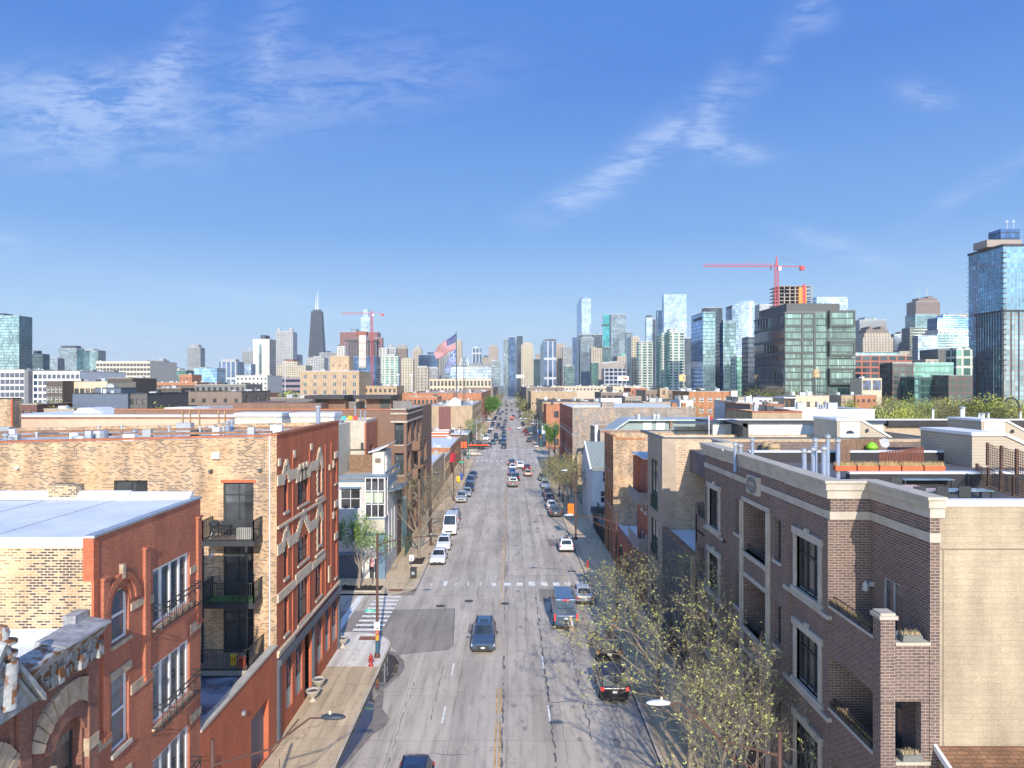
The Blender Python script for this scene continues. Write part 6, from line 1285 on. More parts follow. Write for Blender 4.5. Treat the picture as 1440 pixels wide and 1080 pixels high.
tower('dark glass tower behind the cream stepped tower',TB,750.5,760,505,1400,'tealdk',crown=[('box',753,760,498,'beige')])
tower('dark glass tower framed by broad white piers',TB,759.5,782,480,1100,'bluewhite',765,[('box',761,781,477,'dark')],k2='greygl')
tower('beige balcony tower right of the white piered tower, taller half',TB,781.5,794,483,1250,'beige')
tower('beige balcony tower right of the white piered tower, lower half',TB,791,804,488,1200,'grey',k2='beige')
tower('blue green glass block at the foot of the beige balcony towers',OB,794,808,515,900,'tealdk',crown=[('box',795,802,513)],name='office_block')
tower('tallest silver glass tower with setbacks in the middle of the skyline',TB,811,831,420.5,2400,'pale',818,[('box',811.3,818,417,'blue'),('mast',815,2.,409)],k2='blue')
tower('lower blue shoulder of the tall silver tower',TB,805.5,816,474,2350,'navy')
tower('black boxy tower wrapping the curved grey glass tower',TB,814,847,470.5,1550,'dark',crown=[('box',838,841,469,'dark')])
tower('grey glass tower with sloped shoulders in front of the black boxy tower',TB,817,835.5,475,1450,'greygl',crown=[('box',820,833,472,'greygl')])
tower('beige stone tower at the right foot of the black boxy tower',TB,831,846.5,490,1350,'stone',crown=[('box',831,839,487.5,'stone')])
tw_=tower('slender bright turquoise tower with a dark belt',TB,848.3,857,442,2200,'copper');slab(tw_,'dark_belt',GX(848.2,2199),GX(857.1,2199),2198,2240,GZ(458,2200),GZ(456,2200),BLKF)
tower('dark teal block under the slender turquoise tower',TB,847,859,488,1450,'tealdk')
tower('broad grey glass slab tower right of the turquoise tower',TB,859.3,880.5,442,1600,'greygl',k2='grey')
tower('wide brown office block with stepped top left of the grid office',OB,837,861,511,950,'wideoff',crown=[('box',846,858,509)],name='office_block')
tower('wide grey mechanical block above the blue grid office',OB,852,880,509.5,960,'wideoff',crown=[('box',857,872,508)],name='office_block')
tower('blue office block with white window grid above the white billboard',OB,849,880.5,518.5,900,'navygrid',name='office_block')
tower('dark teal curved block left of the wide brown office block',OB,831.5,841.5,510,880,'greendk',name='office_block')
tower('pale stone hall with green copper roof behind the grid office',OB,868,881,501,1250,'stone',crown=[('box',874,880,497,plain('copper_green',(.14,.36,.29),.7))],name='office_block')
tower('dark tower with flat cap behind the white residential tower',TB,880.5,890,470,1500,'greygl',crown=[('box',881,891,468,'dark')])
tower('ribbed white residential tower, its left half',TB,881,899,474,950,'cream',888,[('box',890,897,472.5)],k2='grnwhite')
tower('ribbed white residential tower, its right half',TB,898,918,481,900,'grnwhite',crown=[('box',899,917,479.5)])
tower('narrow silver and dark tower left of the broad pale tower',TB,908.8,917.5,447,1700,'pale',crown=[('box',913,921,443,'dark')])
tower('dark twin of the narrow silver tower',TB,916.5,922,449,1710,'dark')
tower('broad pale glass tower with plain flat top',TB,931,965.5,414.5,1900,'pale',933.5)
tower('lower pale left shoulder of the broad flat topped tower',TB,924,933,437,1950,'pale',k2='grey')
tower('green and white banded residential tower, left lower half',TB,922.5,940,468,870,'grnwhite',930,k2='green')
tower('green and white banded residential tower, taller right half',TB,937,962.5,467,850,'grnwhite',942,[('box',941,952,462.5,'white'),('box',952,961,467,'white')],k2='green')
tower('slim dark balcony tower right of the green and white banded one',TB,963.5,972,476,1000,'dark',crown=[('box',965,970,474.5)],k2='navy')
vt=tower('large bright blue glass office tower with dark lettering along its top',TB,972,1006,439,700,'teal',988.5,k2='blue')
b=MB();rs=random.Random(9);Y0=GX(988.5,700)/.2625
for i in range(7):y=705+i*4.6;X_=GX(988.5,700)-.35;z=GZ(446.5,700);b.box(X_,X_+.3,y,y+2.8,z-1.5,z+1.5)
each(b,'roof_letter',BLKF,vt)
tower('dark concrete core tower wrapped between the two glass office towers',TB,992,1016,433,735,'dark',crown=[('box',1006,1015,432,'dark')])
tower('smaller teal glass tower right of the dark core',TB,1014.5,1035,453,690,'teal',1017,[('box',1015,1029,450,'greygl')],k2='navy')
cv=thing('tower','pale blue curved glass tower with arched top behind the crane building','tower',(GX(1045,1300),1300,0));Y=1300;b=MB();n=12
xs=[GX(1030+40*i/n,Y)for i in range(n+1)];ys=[Y+14*(1-(2*i/n-1)**2)*-1 for i in range(n+1)];zs=[GZ(429-5*(1-(2*i/n-1)**2),Y)for i in range(n+1)]
for i in range(n):b.quad((xs[i],ys[i],0),(xs[i+1],ys[i+1],0),(xs[i+1],ys[i+1],zs[i+1]),(xs[i],ys[i],zs[i]),m=0)
b.quad((xs[-1],Y,0),(xs[-1],Y+40,0),(xs[-1],Y+40,zs[-1]),(xs[-1],Y,zs[-1]),m=0);b.quad((xs[0],Y+40,0),(xs[-1],Y+40,0),(xs[-1],Y+40,zs[-1]),(xs[0],Y+40,zs[0]),m=0)
xl_=GX(1022,Y+60);b.quad((xs[0],Y,0),(xl_,Y+60,0),(xl_,Y+60,GZ(429,Y)),(xs[0],Y,zs[0]),m=1);b.build('shaft',[F('pale'),F('navy')],cv);b=MB();b.quad(*([(x,y,z)for x,y,z in zip(xs,ys,zs)]+[(xs[-1],Y+40,zs[-1]),(xs[0],Y+40,zs[0])]));b.build('roof',UNITM,cv)
tower('small green and white residential block below the curved blue tower',TB,1035,1048,502,600,'green',crown=[('box',1037,1046,500.5,'white')],k2='grnwhite')
tower('dark blue block wedged left of the big dark glass office',TB,1052,1066,474,560,'dark',crown=[('box',1053,1060,473)])
tower('pink and grey low tower beside the green and white block',TB,1047,1053,520,640,'redframe')
tower('white flat roofed tower showing above the left shoulder of the big dark office',TB,1068,1092,428,900,'greyl')
BG=thing('office_building','big dark glass office building with stacked projecting boxes and green tinted floors','office building',(GX(1150,425),425,0));Y=425.;x0,x1,xs2=GX(1104,Y),GX(1166,Y),GX(1203,Y);ztp=GZ(439,Y);dp=53
b=MB();b.quad((x0,Y,0),(x1,Y,0),(x1,Y,ztp),(x0,Y,ztp),m=0);b.quad((x0,Y,0),(x0,Y+dp,0),(x0,Y+dp,ztp),(x0,Y,ztp),m=1);b.quad((x1,Y,0),(xs2,Y,0),(xs2,Y,GZ(437,Y)),(x1,Y,GZ(437,Y)),m=0);b.quad((xs2,Y,0),(xs2,Y+dp,0),(xs2,Y+dp,GZ(437,Y)),(xs2,Y,GZ(437,Y)),m=1);b.quad((x0,Y+dp,0),(xs2,Y+dp,0),(xs2,Y+dp,ztp),(x0,Y+dp,ztp),m=1)
b.build('curtain_wall',[facade('office_green',(.05,.06,.06),(.15,.245,.235),1.4,4.,.86,.84,metal=.5,grough=.15,litep=.1),facade('office_dark',(.03,.034,.04),(.10,.12,.135),4.2,8.,.95,.93,metal=.75,grough=.06)],BG)
slab(BG,'roof_plant',GX(1108,Y),GX(1183,Y),Y+2,Y+dp-4,ztp,GZ(426,Y),plain('plant_grey',(.085,.09,.095),.7,.2,var=.08));slab(BG,'roof',x0,xs2,Y+.5,Y+dp,ztp-.5,ztp+.2,GREYM)
b=MB();zf=ztp
while zf>4:b.box(x0-.5,GX(1145,Y),Y-.5,Y,zf-1.1,zf);b.box(x0-.5,x0,Y,Y+dp,zf-1.1,zf);zf-=8.
each(b,'floor_band',plain('dark_band',(.065,.075,.075),.5,.3,var=.05),BG)
b=MB()
for px in(1128,1145,1164):b.box(GX(px,Y)-.5,GX(px,Y)+.6,Y-.45,Y,0,ztp)
for i in range(14):z=(i*37%56)+3;y=Y+4+(i*29%46);b.box(x0-.45,x0,y,y+.6,z,z+8)
each(b,'vertical_fin',plain('dark_band',(.065,.075,.075),.5,.3,var=.05),BG)
for(za,zb_)in((GZ(460,Y),GZ(437,Y)),(GZ(501,Y),GZ(480,Y)),(GZ(541,Y),GZ(518,Y))):
 m_=MB();xa_,xb2=GX(1167,Y-3),GX(1203,Y-3);m_.box(xa_,xb2,Y-3,Y,zb_-1.4,zb_);m_.box(xa_,xb2,Y-3,Y,za,za+1.2);m_.box(xa_,xa_+1,Y-3,Y,za+1.2,zb_-1.4);m_.box(xb2-1,xb2,Y-3,Y,za+1.2,zb_-1.4);o=m_.build('projecting_box',plain('dark_band',(.065,.075,.075),.5,.3,var=.05),BG)
 m_=MB();m_.quad((xa_+1,Y-2.6,za+1.2),(xb2-1,Y-2.6,za+1.2),(xb2-1,Y-2.6,zb_-1.4),(xa_+1,Y-2.6,zb_-1.4));m_.build('box_glazing',MATS['office_green'],o)
crane('large red tower crane above the big dark glass office',1092,360,375,989,1132,620,60,1.35)
c2=thing('construction_tower','bare concrete frame with orange hoist core rising behind the big dark office','tower',(GX(1118,650),650,0));Y=650;b=MB();x0,x1=GX(1095,Y),GX(1142.5,Y)
for i in range(6):z=GZ(428,Y)+3.3*i;b.box(x0,x1,Y,Y+24,z,z+.5)
for i in range(7):x=x0+.5+(x1-x0-1)*i/6;b.box(x-.4,x+.4,Y+.5,Y+1.3,0,GZ(403,Y));b.box(x-.4,x+.4,Y+14,Y+15,GZ(440,Y),GZ(403,Y))
b.box(x0,x1,Y+2,Y+22,0,GZ(428,Y));b.build('frame',plain('site_concrete2',(.34,.31,.28),.85),c2);slab(c2,'orange_core',GX(1123,Y),GX(1134,Y),Y-.6,Y+10,40,GZ(404,Y),plain('orange_formwork',(.50,.24,.07),.8));slab(c2,'hoist',GX(1128.5,Y),GX(1132,Y),Y-1.2,Y-.6,80,GZ(400,Y),CRN)
tower('pale blue glass block with vertical fins behind the roof of the dark office',TB,1148.5,1192,418,900,'pale')
tower('pale slab at the left of the stone mansard tower',TB,1201,1211,458,1650,'greyl')
tower('stepped grey tower behind the stone mansard tower',TB,1209,1247,450,1600,'grey',crown=[('box',1217,1234,446,'greygl')])
tower('beige stone tower with dark mansard top and pale vertical piers',TB,1213.5,1256,475,1100,'stone',crown=[('box',1216,1253,468,'stone'),('box',1219,1250,463,'brown'),('box',1223,1229,459,'brown'),('box',1240,1246,459,'brown')])
tower('dark block with a white corner strip right of the stone mansard tower',TB,1257,1280,470,1300,'dark',crown=[('box',1266,1279,466.5,'brown')])
tower('brown granite tower with notched top and twin antennas',TB,1288,1322,424,1900,'brown',crown=[('box',1292,1318,419,'brown'),('box',1306,1313,416.5,'brown'),('mast',1297.5,1.4,403),('mast',1310,1.4,402),('mast',1311.5,1.4,403)])
tower('blue green banded tower directly before the brown granite tower',TB,1287,1319,442,1500,'teal')
tower('dark framed office block left below the banded tower',OB,1279,1304,461,1100,'dkgrid',name='office_block')
tower('pale blue glass office with grey left side below the dark framed one',OB,1283,1318,472,900,'pale',1291,name='office_block',k2='grey')
tower('deep blue glass office with terraces left of the big blue tower',OB,1304,1362,447,1200,'blue',1318,[('box',1327,1350,443,'blue'),('box',1334,1362,441,'greyl')],name='office_block',k2='navy')
tower('turquoise banded office with a white finned crown left of the big blue tower',OB,1318,1375,469,1000,'teal',crown=[('box',1320,1375,463,'white')],name='office_block')
tower('dark lower glass office in front of the turquoise banded one',OB,1319,1375,491,800,'dkgrid',name='office_block')
tower('red framed office block with wide dark windows and glass top floor',OB,1203,1283,500,500,'redframe',crown=[('box',1203,1267,495,'teal'),('box',1267,1282,493.5,'beige')],name='office_block',dep=45)
tower('dark brick gridded office block in front of the red framed one',OB,1255,1285,511,430,'dkgrid',crown=[('box',1256,1284,509.5)],name='office_block')
tower('light green glass office block with scattered dark windows',OB,1285,1341,510,436,'green',crown=[('box',1303,1321,505,'beige')],name='office_block')
tower('darker green glass wing at the foot of the light green block',OB,1286,1320,530.5,415,'greendk',name='office_block')
tower('mixed green and cream glazed wing above the park trees',OB,1310,1336,532,418,'green',crown=[('box',1324,1334,527)],name='office_block')
tower('white framed grid block left of the big blue tower',OB,1341,1368,492,480,'gridwhite',1345,[('box',1346,1366,488.5,'gridwhite' if 'gridwhite' in FT else 'white')],name='office_block')
tower('dark brown warehouse block at the foot of the big blue tower',OB,1334,1368,528,400,'dkgrid',name='office_block')
low('cream_black_block','small cream framed block with black glazing before the red framed office','building',1212,1240,532,400,14,CRM,ROOFG,(2,1,4.6,5.5,1.2,8),None,cop=GREYM,gm=GLBL)
BT=thing('tower','big blue checkered glass tower with dark rooftop box at the right edge','tower',(GX(1425,460),460,0));Y=460.;xc_=GX(1411,Y);xr=GX(1475,Y);zt=GZ(346.5,Y);dp=xc_/.646-Y
zm=GZ(437,Y)
b=MB();b.quad((xc_,Y,0),(xr,Y,0),(xr,Y,zm),(xc_,Y,zm),m=1);b.quad((xc_,Y,zm),(xr,Y,zm),(xr,Y,zt),(xc_,Y,zt),m=0);b.quad((xc_,Y,zm),(xc_,Y+dp,zm),(xc_,Y+dp,zt),(xc_,Y,zt),m=0);b.quad((xc_,Y,0),(xc_,Y+dp*.82,0),(xc_,Y+dp*.82,zm),(xc_,Y,zm),m=2);b.quad((xc_,Y+dp*.82,0),(xc_,Y+dp,0),(xc_,Y+dp,zm),(xc_,Y+dp*.82,zm),m=0);b.quad((xc_,Y+dp,0),(xr,Y+dp,0),(xr,Y+dp,zt),(xc_,Y+dp,zt),m=0);b.quad((xr,Y,0),(xr,Y+dp,0),(xr,Y+dp,zt),(xr,Y,zt),m=0)
b.build('curtain_wall',[F('bluetower'),F('brickframe'),F('blueframe')],BT);slab(BT,'roof',xc_-.5,xr,Y-.5,Y+dp+.5,zt,zt+1.6,BLKF);b=MB();z=30
while z<zt-3:
 b.box(xc_-1.0,xc_+1.6,Y-1.0,Y+1.6,z,z+.5);z+=3.3
b.build('balcony_stack',plain('balcony_dark',(.10,.12,.14),.5),BT);b=MB();z=zm
while z<zt-3:b.box(xc_-.6,xc_,Y+dp-.6,Y+dp+1.5,z,z+.5);z+=3.3
b.build('edge_balcony',WHT,BT);slab(BT,'frame_band',xc_-.7,xr,Y-.7,Y+dp*.82,zm-.6,zm+.6,BLKF)
b=MB();x_=xc_
while x_<xr:b.box(x_-.18,x_+.18,Y-.5,Y,0,zm-.6);x_+=5.
y_=Y
while y_<Y+dp*.8:b.box(xc_-.5,xc_,y_-.15,y_+.15,0,zm-.6);y_+=2.6
b.build('frame_piers',plain('bronze_frame',(.09,.08,.08),.5,.3),BT)
slab(BT,'plant_deck',GX(1388,470),GX(1437,470),470,484,zt+1.6,GZ(337,470),plain('plant_tan',(.25,.22,.2),.7));slab(BT,'rooftop_box',GX(1407,472),GX(1434,472),472,484,GZ(337,470),GZ(322,472),F('navy'))
for px in(1416,1425):b=MB();b.tube([(GX(px,476),476,GZ(322,472)),(GX(px,476),476,GZ(308,476))],.18,4);b.box(GX(px,476)-1.4,GX(px,476)+1.4,475.9,476.1,GZ(312,476),GZ(312,476)+.3);b.build('antenna',STEEL,BT)
lk=MB();lk.quad((-8000,6000,-.02),(8000,6000,-.02),(8000,9000,-.02),(-8000,9000,-.02));t=NT('lake_water');t.out((.12,.26,.36),.25,0,.5);struct('water',lk,t.m)
# ------------------------------------------------------------------ vehicles
CGL=glassm('car_glass',(.02,.026,.032),.04,var=0,cell=50);TYRE=plain('tyre',(.025,.025,.026),.8,var=.1);RIM=plain('alloy_rim',(.42,.43,.45),.35,.7,var=0)
BLKP=plain('black_plastic',(.03,.03,.033),.6,var=.1);HLM=plain('headlight',(.42,.45,.5),.1,0,.8,var=0);PLM=plain('licence_plate',(.5,.52,.55),.5,var=0)
TLM=plain('tail_light',(.50,.015,.015),.15,0,.8,var=0);t=NT('tail_light_lit');t.out((.6,.02,.02),.2);t.b.inputs['Emission Color'].default_value=(1,.04,.03,1);t.b.inputs['Emission Strength'].default_value=1.1;TLL=t.m
def paint(k):
 c={'white':(.74,.75,.76),'silver':(.44,.46,.48),'grey':(.16,.17,.18),'dark grey':(.075,.08,.09),'black':(.018,.019,.022),'navy':(.022,.04,.085),'steel blue':(.06,.095,.15),'blue':(.04,.10,.24),'van blue':(.075,.12,.19),'red':(.35,.02,.02),'dark red':(.13,.02,.025),'tan':(.42,.35,.25),'green grey':(.10,.15,.14),'beige':(.45,.41,.33)}[k]
 n='paint_'+k.replace(' ','_')
 return plain(n,c,.28,.35 if k not in('white','tan','beige')else.1,.5,var=.05,ns=2,coat=1.)
KINDS={'sedan':(4.7,1.82,1.45,.94,.92,.68,.98,1.35,2.15,3.45,4.1),'suv':(4.75,1.92,1.72,1.08,1.06,.82,1.1,1.25,1.95,4.15,4.55),'hatch':(4.3,1.82,1.58,1.0,.98,.74,1.05,1.15,1.85,3.65,4.1),
'jeep':(4.3,1.9,1.82,1.16,1.12,.95,1.15,1.35,1.75,4.05,4.22),'van':(5.9,2.05,2.65,1.35,1.25,.95,1.4,.95,1.75,5.75,5.86),'pickup':(5.7,2.0,1.88,1.15,1.15,1.,1.15,1.6,2.2,3.7,3.9),'coupe':(4.5,1.84,1.36,.92,.88,.66,.96,1.4,2.2,3.1,4.0)}
MESH_PARTS={}
def car_parts(kind):
 if kind in MESH_PARTS:return MESH_PARTS[kind]
 L,W,Hh,belt,hood,nose,tail,wb,wt,rt,rb_=KINDS[kind];P_=[]
 van=kind=='van';zlo=.22
 b=MB();st=[(0,.38,nose-.09,.84),(.05,.30,nose-.03,.93),(.25,zlo,nose+.02,.985),(.6,zlo,nose+(hood-nose)*.6,1.),(wb-.05,zlo,hood,1.),(wb+.05,zlo,belt,1.),(L*.5,zlo,belt,1.0),(rb_-.1,zlo,belt+.01,1.),(min(L-.3,rb_+.02),zlo,tail,.985),(L-.1,.28,tail-.03,.95),(L,.40,tail-.16,.88)]
 if kind=='pickup':st=st[:7]+[(3.9,zlo,belt,1.),(L-.15,.3,belt,.99),(L,.4,belt-.03,.97)]
 st=sorted(st);n0=0;hw=W/2;ring=10
 for y,z0,z1,k in st:
  w_=hw*k;dz=z1-z0
  pts=[(-w_*.90,z0),(-w_*.985,z0+dz*.25),(-w_,z0+dz*.55),(-w_*.97,z0+dz*.86),(-w_*.86,z1),(w_*.86,z1),(w_*.97,z0+dz*.86),(w_,z0+dz*.55),(w_*.985,z0+dz*.25),(w_*.90,z0)]
  b.v+=[(x,y,z)for x,z in pts]
 for i in range(len(st)-1):
  for q in range(ring):w_=(q+1)%ring;b.f.append((i*ring+q,i*ring+w_,(i+1)*ring+w_,(i+1)*ring+q));b.m.append(0)
 b.f.append(tuple(range(ring)));b.m.append(0);e=(len(st)-1)*ring;b.f.append(tuple(e+q for q in range(ring)));b.m.append(0)
 bw_,tw2=hw*.88,hw*(.80 if van else.70 if kind!='jeep' else.8);zb=belt-.02;zr=Hh-.05
 yb0,yt0,yt1,yb1=wb,wt,rt,rb_
 A=[(-bw_,yb0,zb),(bw_,yb0,zb),(bw_,yb1,zb),(-bw_,yb1,zb)];B_=[(-tw2,yt0,zr),(tw2,yt0,zr),(tw2,yt1,zr),(-tw2,yt1,zr)];T_=[(-tw2*.8,yt0+.25,Hh),(tw2*.8,yt0+.25,Hh),(tw2*.8,yt1-.2,Hh),(-tw2*.8,yt1-.2,Hh)]
 n=len(b.v);b.v+=A+B_+T_
 for i in range(4):
  j=(i+1)%4;b.f.append((n+i,n+j,n+4+j,n+4+i));b.m.append(0);b.f.append((n+4+i,n+4+j,n+8+j,n+8+i));b.m.append(0)
 b.f.append((n+8,n+9,n+10,n+11));b.m.append(0)
 if kind=='pickup':
  b.m=b.m;b.box(-hw*.82,hw*.82,3.95,L-.12,belt-.02,belt+.012,1)
 P_.append(('body',b,0))
 def lerp(p,q,t_):return tuple(p[i]+(q[i]-p[i])*t_ for i in range(3))
 def pane(p00,p10,p11,p01,a=.08,c=.12,off=.012,dn=(0,0,0)):
  q=[lerp(lerp(p00,p10,u),lerp(p01,p11,u),v)for u,v in((a,c),(1-a,c),(1-a,1-c),(a,1-c))]
  m_=MB();m_.quad(*[tuple(x[i]+dn[i]*off for i in range(3))for x in q]);return m_
 P_.append(('windscreen',pane(A[0],A[1],B_[1],B_[0],.05,.06,.015,(0,-1,.6)),2))
 if not van:P_.append(('rear_window',pane(A[3],A[2],B_[2],B_[3],.09,.12,.015,(0,1,.5)),2))
 else:
  m_=MB();m_.box(-.5,-.04,yb1-.02,yb1+.03,1.5,1.52);m_.box(-.01,.01,yb1-.01,yb1+.03,.6,2.5);m_.box(-.85,.85,yb1+.0,yb1+.035,1.9,1.92);P_.append(('rear_doors_seam',m_,1))
  m_=MB();m_.box(-.28,.28,yt1+.02,yt1+.06,Hh-.12,Hh-.05);P_.append(('brake_light',m_,4))
 segs={'sedan':(.0,.44,.86),'coupe':(0,.75),'suv':(0,.38,.72,1.),'hatch':(0,.42,.82,1.),'jeep':(0,.4,.72,1.),'van':(0,.2),'pickup':(0,.5,1.)}[kind]
 for s in(-1,1):
  p0,p1,p2,p3=((A[0],A[3],B_[3],B_[0])if s<0 else(A[1],A[2],B_[2],B_[1]))
  m_=MB()
  for a,c in zip(segs[:-1],segs[1:]):
   a2,c2=max(a+.012,.03),min(c-.012,.97);lo0,lo1=lerp(p0,p1,a2),lerp(p0,p1,c2);hi0,hi1=lerp(p3,p2,a2),lerp(p3,p2,c2)
   q=[lerp(lo0,hi0,.1),lerp(lo1,hi1,.1),lerp(lo1,hi1,.84),lerp(lo0,hi0,.84)];m_.quad(*[(x[0]+s*.014,x[1],x[2]+.004)for x in q])
  P_.append(('side_windows',m_,2))
  m_=MB();m_.extr([(wb+.15,belt),(wb+.35,belt),(wb+.32,belt+.17),(wb+.18,belt+.15)],s*(hw+.02)if s>0 else s*(hw+.2),s*(hw+.2)if s>0 else s*(hw+.02),'x');P_.append(('mirror',m_,1))
  m_=MB();zz=nose-.03;m_.extr([(.0,zz-.17),(.1,zz-.19),(.34,zz-.06),(.26,zz-.01),(.03,zz-.07)],s*hw*.66,s*hw*.95,'x');P_.append(('headlight',m_,3))
  m_=MB();hh=.55 if kind in('van',)else.26;ztl=tail-.16
  if van:m_.box(min(s*hw*.86,s*hw*.97),max(s*hw*.86,s*hw*.97),L-.06,L+.01,.85,1.4)
  elif kind in('suv','jeep','hatch'):m_.box(min(s*hw*.76,s*hw*.96),max(s*hw*.76,s*hw*.96),L-.12,L+.005,ztl-.14,ztl+.06)
  else:m_.box(min(s*hw*.55,s*hw*.92),max(s*hw*.55,s*hw*.92),L-.12,L+.005,ztl-.16,ztl)
  P_.append(('tail_light',m_,4))
 r_=.36 if kind in('suv','van','pickup','jeep')else.33
 for y in(.92,L-.98 if not van else L-1.25):
  for s in(-1,1):
   m_=MB();x1=s*(hw+.01);x0=s*(hw-.24);m_.tube([(x0,y,r_),(x1,y,r_)],r_,18);P_.append(('wheel',m_,5));m_=MB();m_.tube([(x1-s*.02,y,r_),(x1+s*.012,y,r_)],r_*.62,10);P_.append(('>rim',m_,6))
 m_=MB();m_.box(-hw*.5,hw*.5,-.012,.05,nose-.42,nose-.2);P_.append(('grille',m_,1));m_=MB();m_.box(-.16,.16,-.03,0,.42,.56);P_.append(('licence_plate',m_,7));m_=MB();m_.box(-.16,.16,L,L+.02,tail-.45,tail-.3);P_.append(('licence_plate',m_,7))
 m_=MB();m_.box(-hw*.85,hw*.85,-.02,.12,.25,.40);P_.append(('bumper',m_,1));m_=MB();m_.box(-hw*.85,hw*.85,L-.1,L+.03,.27,.46);P_.append(('bumper',m_,1))
 if kind in('suv','jeep'):
  for s in(-1,1):m_=MB();m_.box(s*tw2*.88-.02,s*tw2*.88+.02,yt0+.3,yt1-.2,Hh+.0,Hh+.045);P_.append(('roof_rail',m_,1))
 if kind in('suv','hatch'):m_=MB();m_.box(-tw2*.5,tw2*.5,yt0+.35,yt0+1.1,Hh,Hh+.006);P_.append(('sunroof',m_,2))
 MESH_PARTS[kind]=P_;return P_
def msub(me,mats):
 me.materials.clear()
 for m in mats:me.materials.append(m)
CM=lambda pm,lit:[pm,BLKP,CGL,HLM,TLL if lit else TLM,TYRE,RIM,PLM]
CAC={}
def car(kind,col,px,py,face,label,group=None,lod=False,rz=0.,lit=False,X=None,Y=None,name=None):
 """face 'F' = front towards the camera, 'R' = rear towards the camera; (px,py) = foot of the near bumper"""
 L,W=KINDS[kind][:2];pm=paint(col)
 if Y is None:Y=GY(py)
 if X is None:X=GX(px,Y)
 if face=='F':loc=(X,Y,0);rot=rz
 else:loc=(X,Y+L,0);rot=math.pi+rz
 nm=name or{'van':'cargo_van','pickup':'pickup_truck','suv':'suv_car','jeep':'suv_car','coupe':'sedan_car','sedan':'sedan_car','hatch':'hatchback_car'}[kind];cat={'van':'van','pickup':'pickup truck'}.get(kind,'car')
 if lod:
  key=(kind,'lod')
  if key not in CAC:
   b=MB()
   for n_,m_,mi in car_parts(kind):
    k0=len(b.v);b.v+=m_.v;b.f+=[tuple(i+k0 for i in f)for f in m_.f];b.m+=[(mi if mi else q)for q in m_.m]
   CAC[key]=b.mesh(nm,[pm,BLKP,CGL,HLM,TLM,TYRE,RIM,PLM])
  o=bpy.data.objects.new(nm,CAC[key]);C.objects.link(o);o.material_slots[0].link='OBJECT';o.material_slots[0].material=pm
  if lit:o.material_slots[4].link='OBJECT';o.material_slots[4].material=TLL
  o.location=loc;o.rotation_euler=(0,0,rot);return tag(o,label,cat,group)
 r=bpy.data.objects.new(nm,None);C.objects.link(r);r.location=loc;r.rotation_euler=(0,0,rot);tag(r,label,cat,group);ORG[r.name]=loc;last=None
 for i,(n_,m_,mi)in enumerate(car_parts(kind)):
  key=(kind,i)
  if key not in CAC:
   me=m_.mesh(n_.strip('>'),[pm,BLKP]if mi==0 else[CM(pm,False)[mi]],smooth=False);CAC[key]=me
  o=bpy.data.objects.new(n_.strip('>'),CAC[key]);C.objects.link(o)
  if mi==0:o.material_slots[0].link='OBJECT';o.material_slots[0].material=pm
  if mi==4 and lit:o.material_slots[0].link='OBJECT';o.material_slots[0].material=TLL
  if n_[0]=='>':o.parent=last
  else:o.parent=r;last=o
  if n_=='body':bv=o.modifiers.new('soft','BEVEL');bv.width=.05;bv.segments=2;bv.limit_method='ANGLE';bv.angle_limit=R(25)
 return r
LP='cars parked along the left kerb';RP='cars parked along the right kerb'
car('suv','steel blue',679,920,'F','dark blue SUV with roof rails driving towards the camera left of the centre line')
car('suv','navy',0,0,'F','dark SUV cut off by the bottom edge of the picture in the left lane',X=-4.85,Y=32.9)
car('van','van blue',796,887,'R','blue grey high roofed cargo van double parked beside the silver sedan',lit=True)
car('sedan','silver',823,852,'R','silver sedan parked at the right kerb beside the blue grey van',RP)
car('suv','black',857,934,'R','black SUV parked at the right kerb just ahead of the boxier black one',RP)
car('jeep','black',865,990,'R','boxy black off road SUV with red lights, nearest car on the right kerb',RP,lit=True)
car('hatch','white',797,778,'R','white crossover parked alone at the right kerb past the worn crosswalk',RP)
for k,c_,px,py,lb in(('suv','dark grey',781.7,728,'dark grey SUV at the near end of the right kerb row under the orange banner'),('sedan','white',776.5,718,'white sedan second in the right kerb row'),('sedan','navy',774.5,707.5,'dark blue sedan third in the right kerb row'),('suv','dark grey',771.5,700,'dark grey car fourth in the right kerb row, just past the gap')):
 car(k,c_,px,py,'R',lb,RP)
car('sedan','silver',767.5,687.5,'F','pale silver sedan facing the camera under the right street trees',RP);car('hatch','green grey',764,677,'F','grey green hatchback behind the pale silver sedan under the right trees',RP)
car('sedan','white',614.5,796,'F','white sedan first in the left kerb row by the litter bin',LP);car('hatch','white',622.5,776,'F','white crossover with sunroof second in the left kerb row',LP);car('van','white',0,0,'F','white van parked behind the two white cars at the left kerb',LP,X=-8.3,Y=98);car('suv','blue',637,737,'F','blue SUV parked behind the white van at the left kerb',LP)
for k,c_,px,py,lb in(('jeep','silver',648,708,'dusty silver SUV at the front of the second left kerb row'),('sedan','silver',655.3,699.5,'light silver sedan second in the second left kerb row'),('suv','navy',659.5,692,'dark navy SUV third in the second left kerb row'),('suv','blue',660.8,682.5,'mid blue SUV fourth in the second left kerb row'),('sedan','dark grey',664.8,673.5,'dark grey car ending the second left kerb row by the blue mailbox')):
 car(k,c_,px,py,'F',lb,LP)
RQ='cars queueing away from the camera at the crossing'
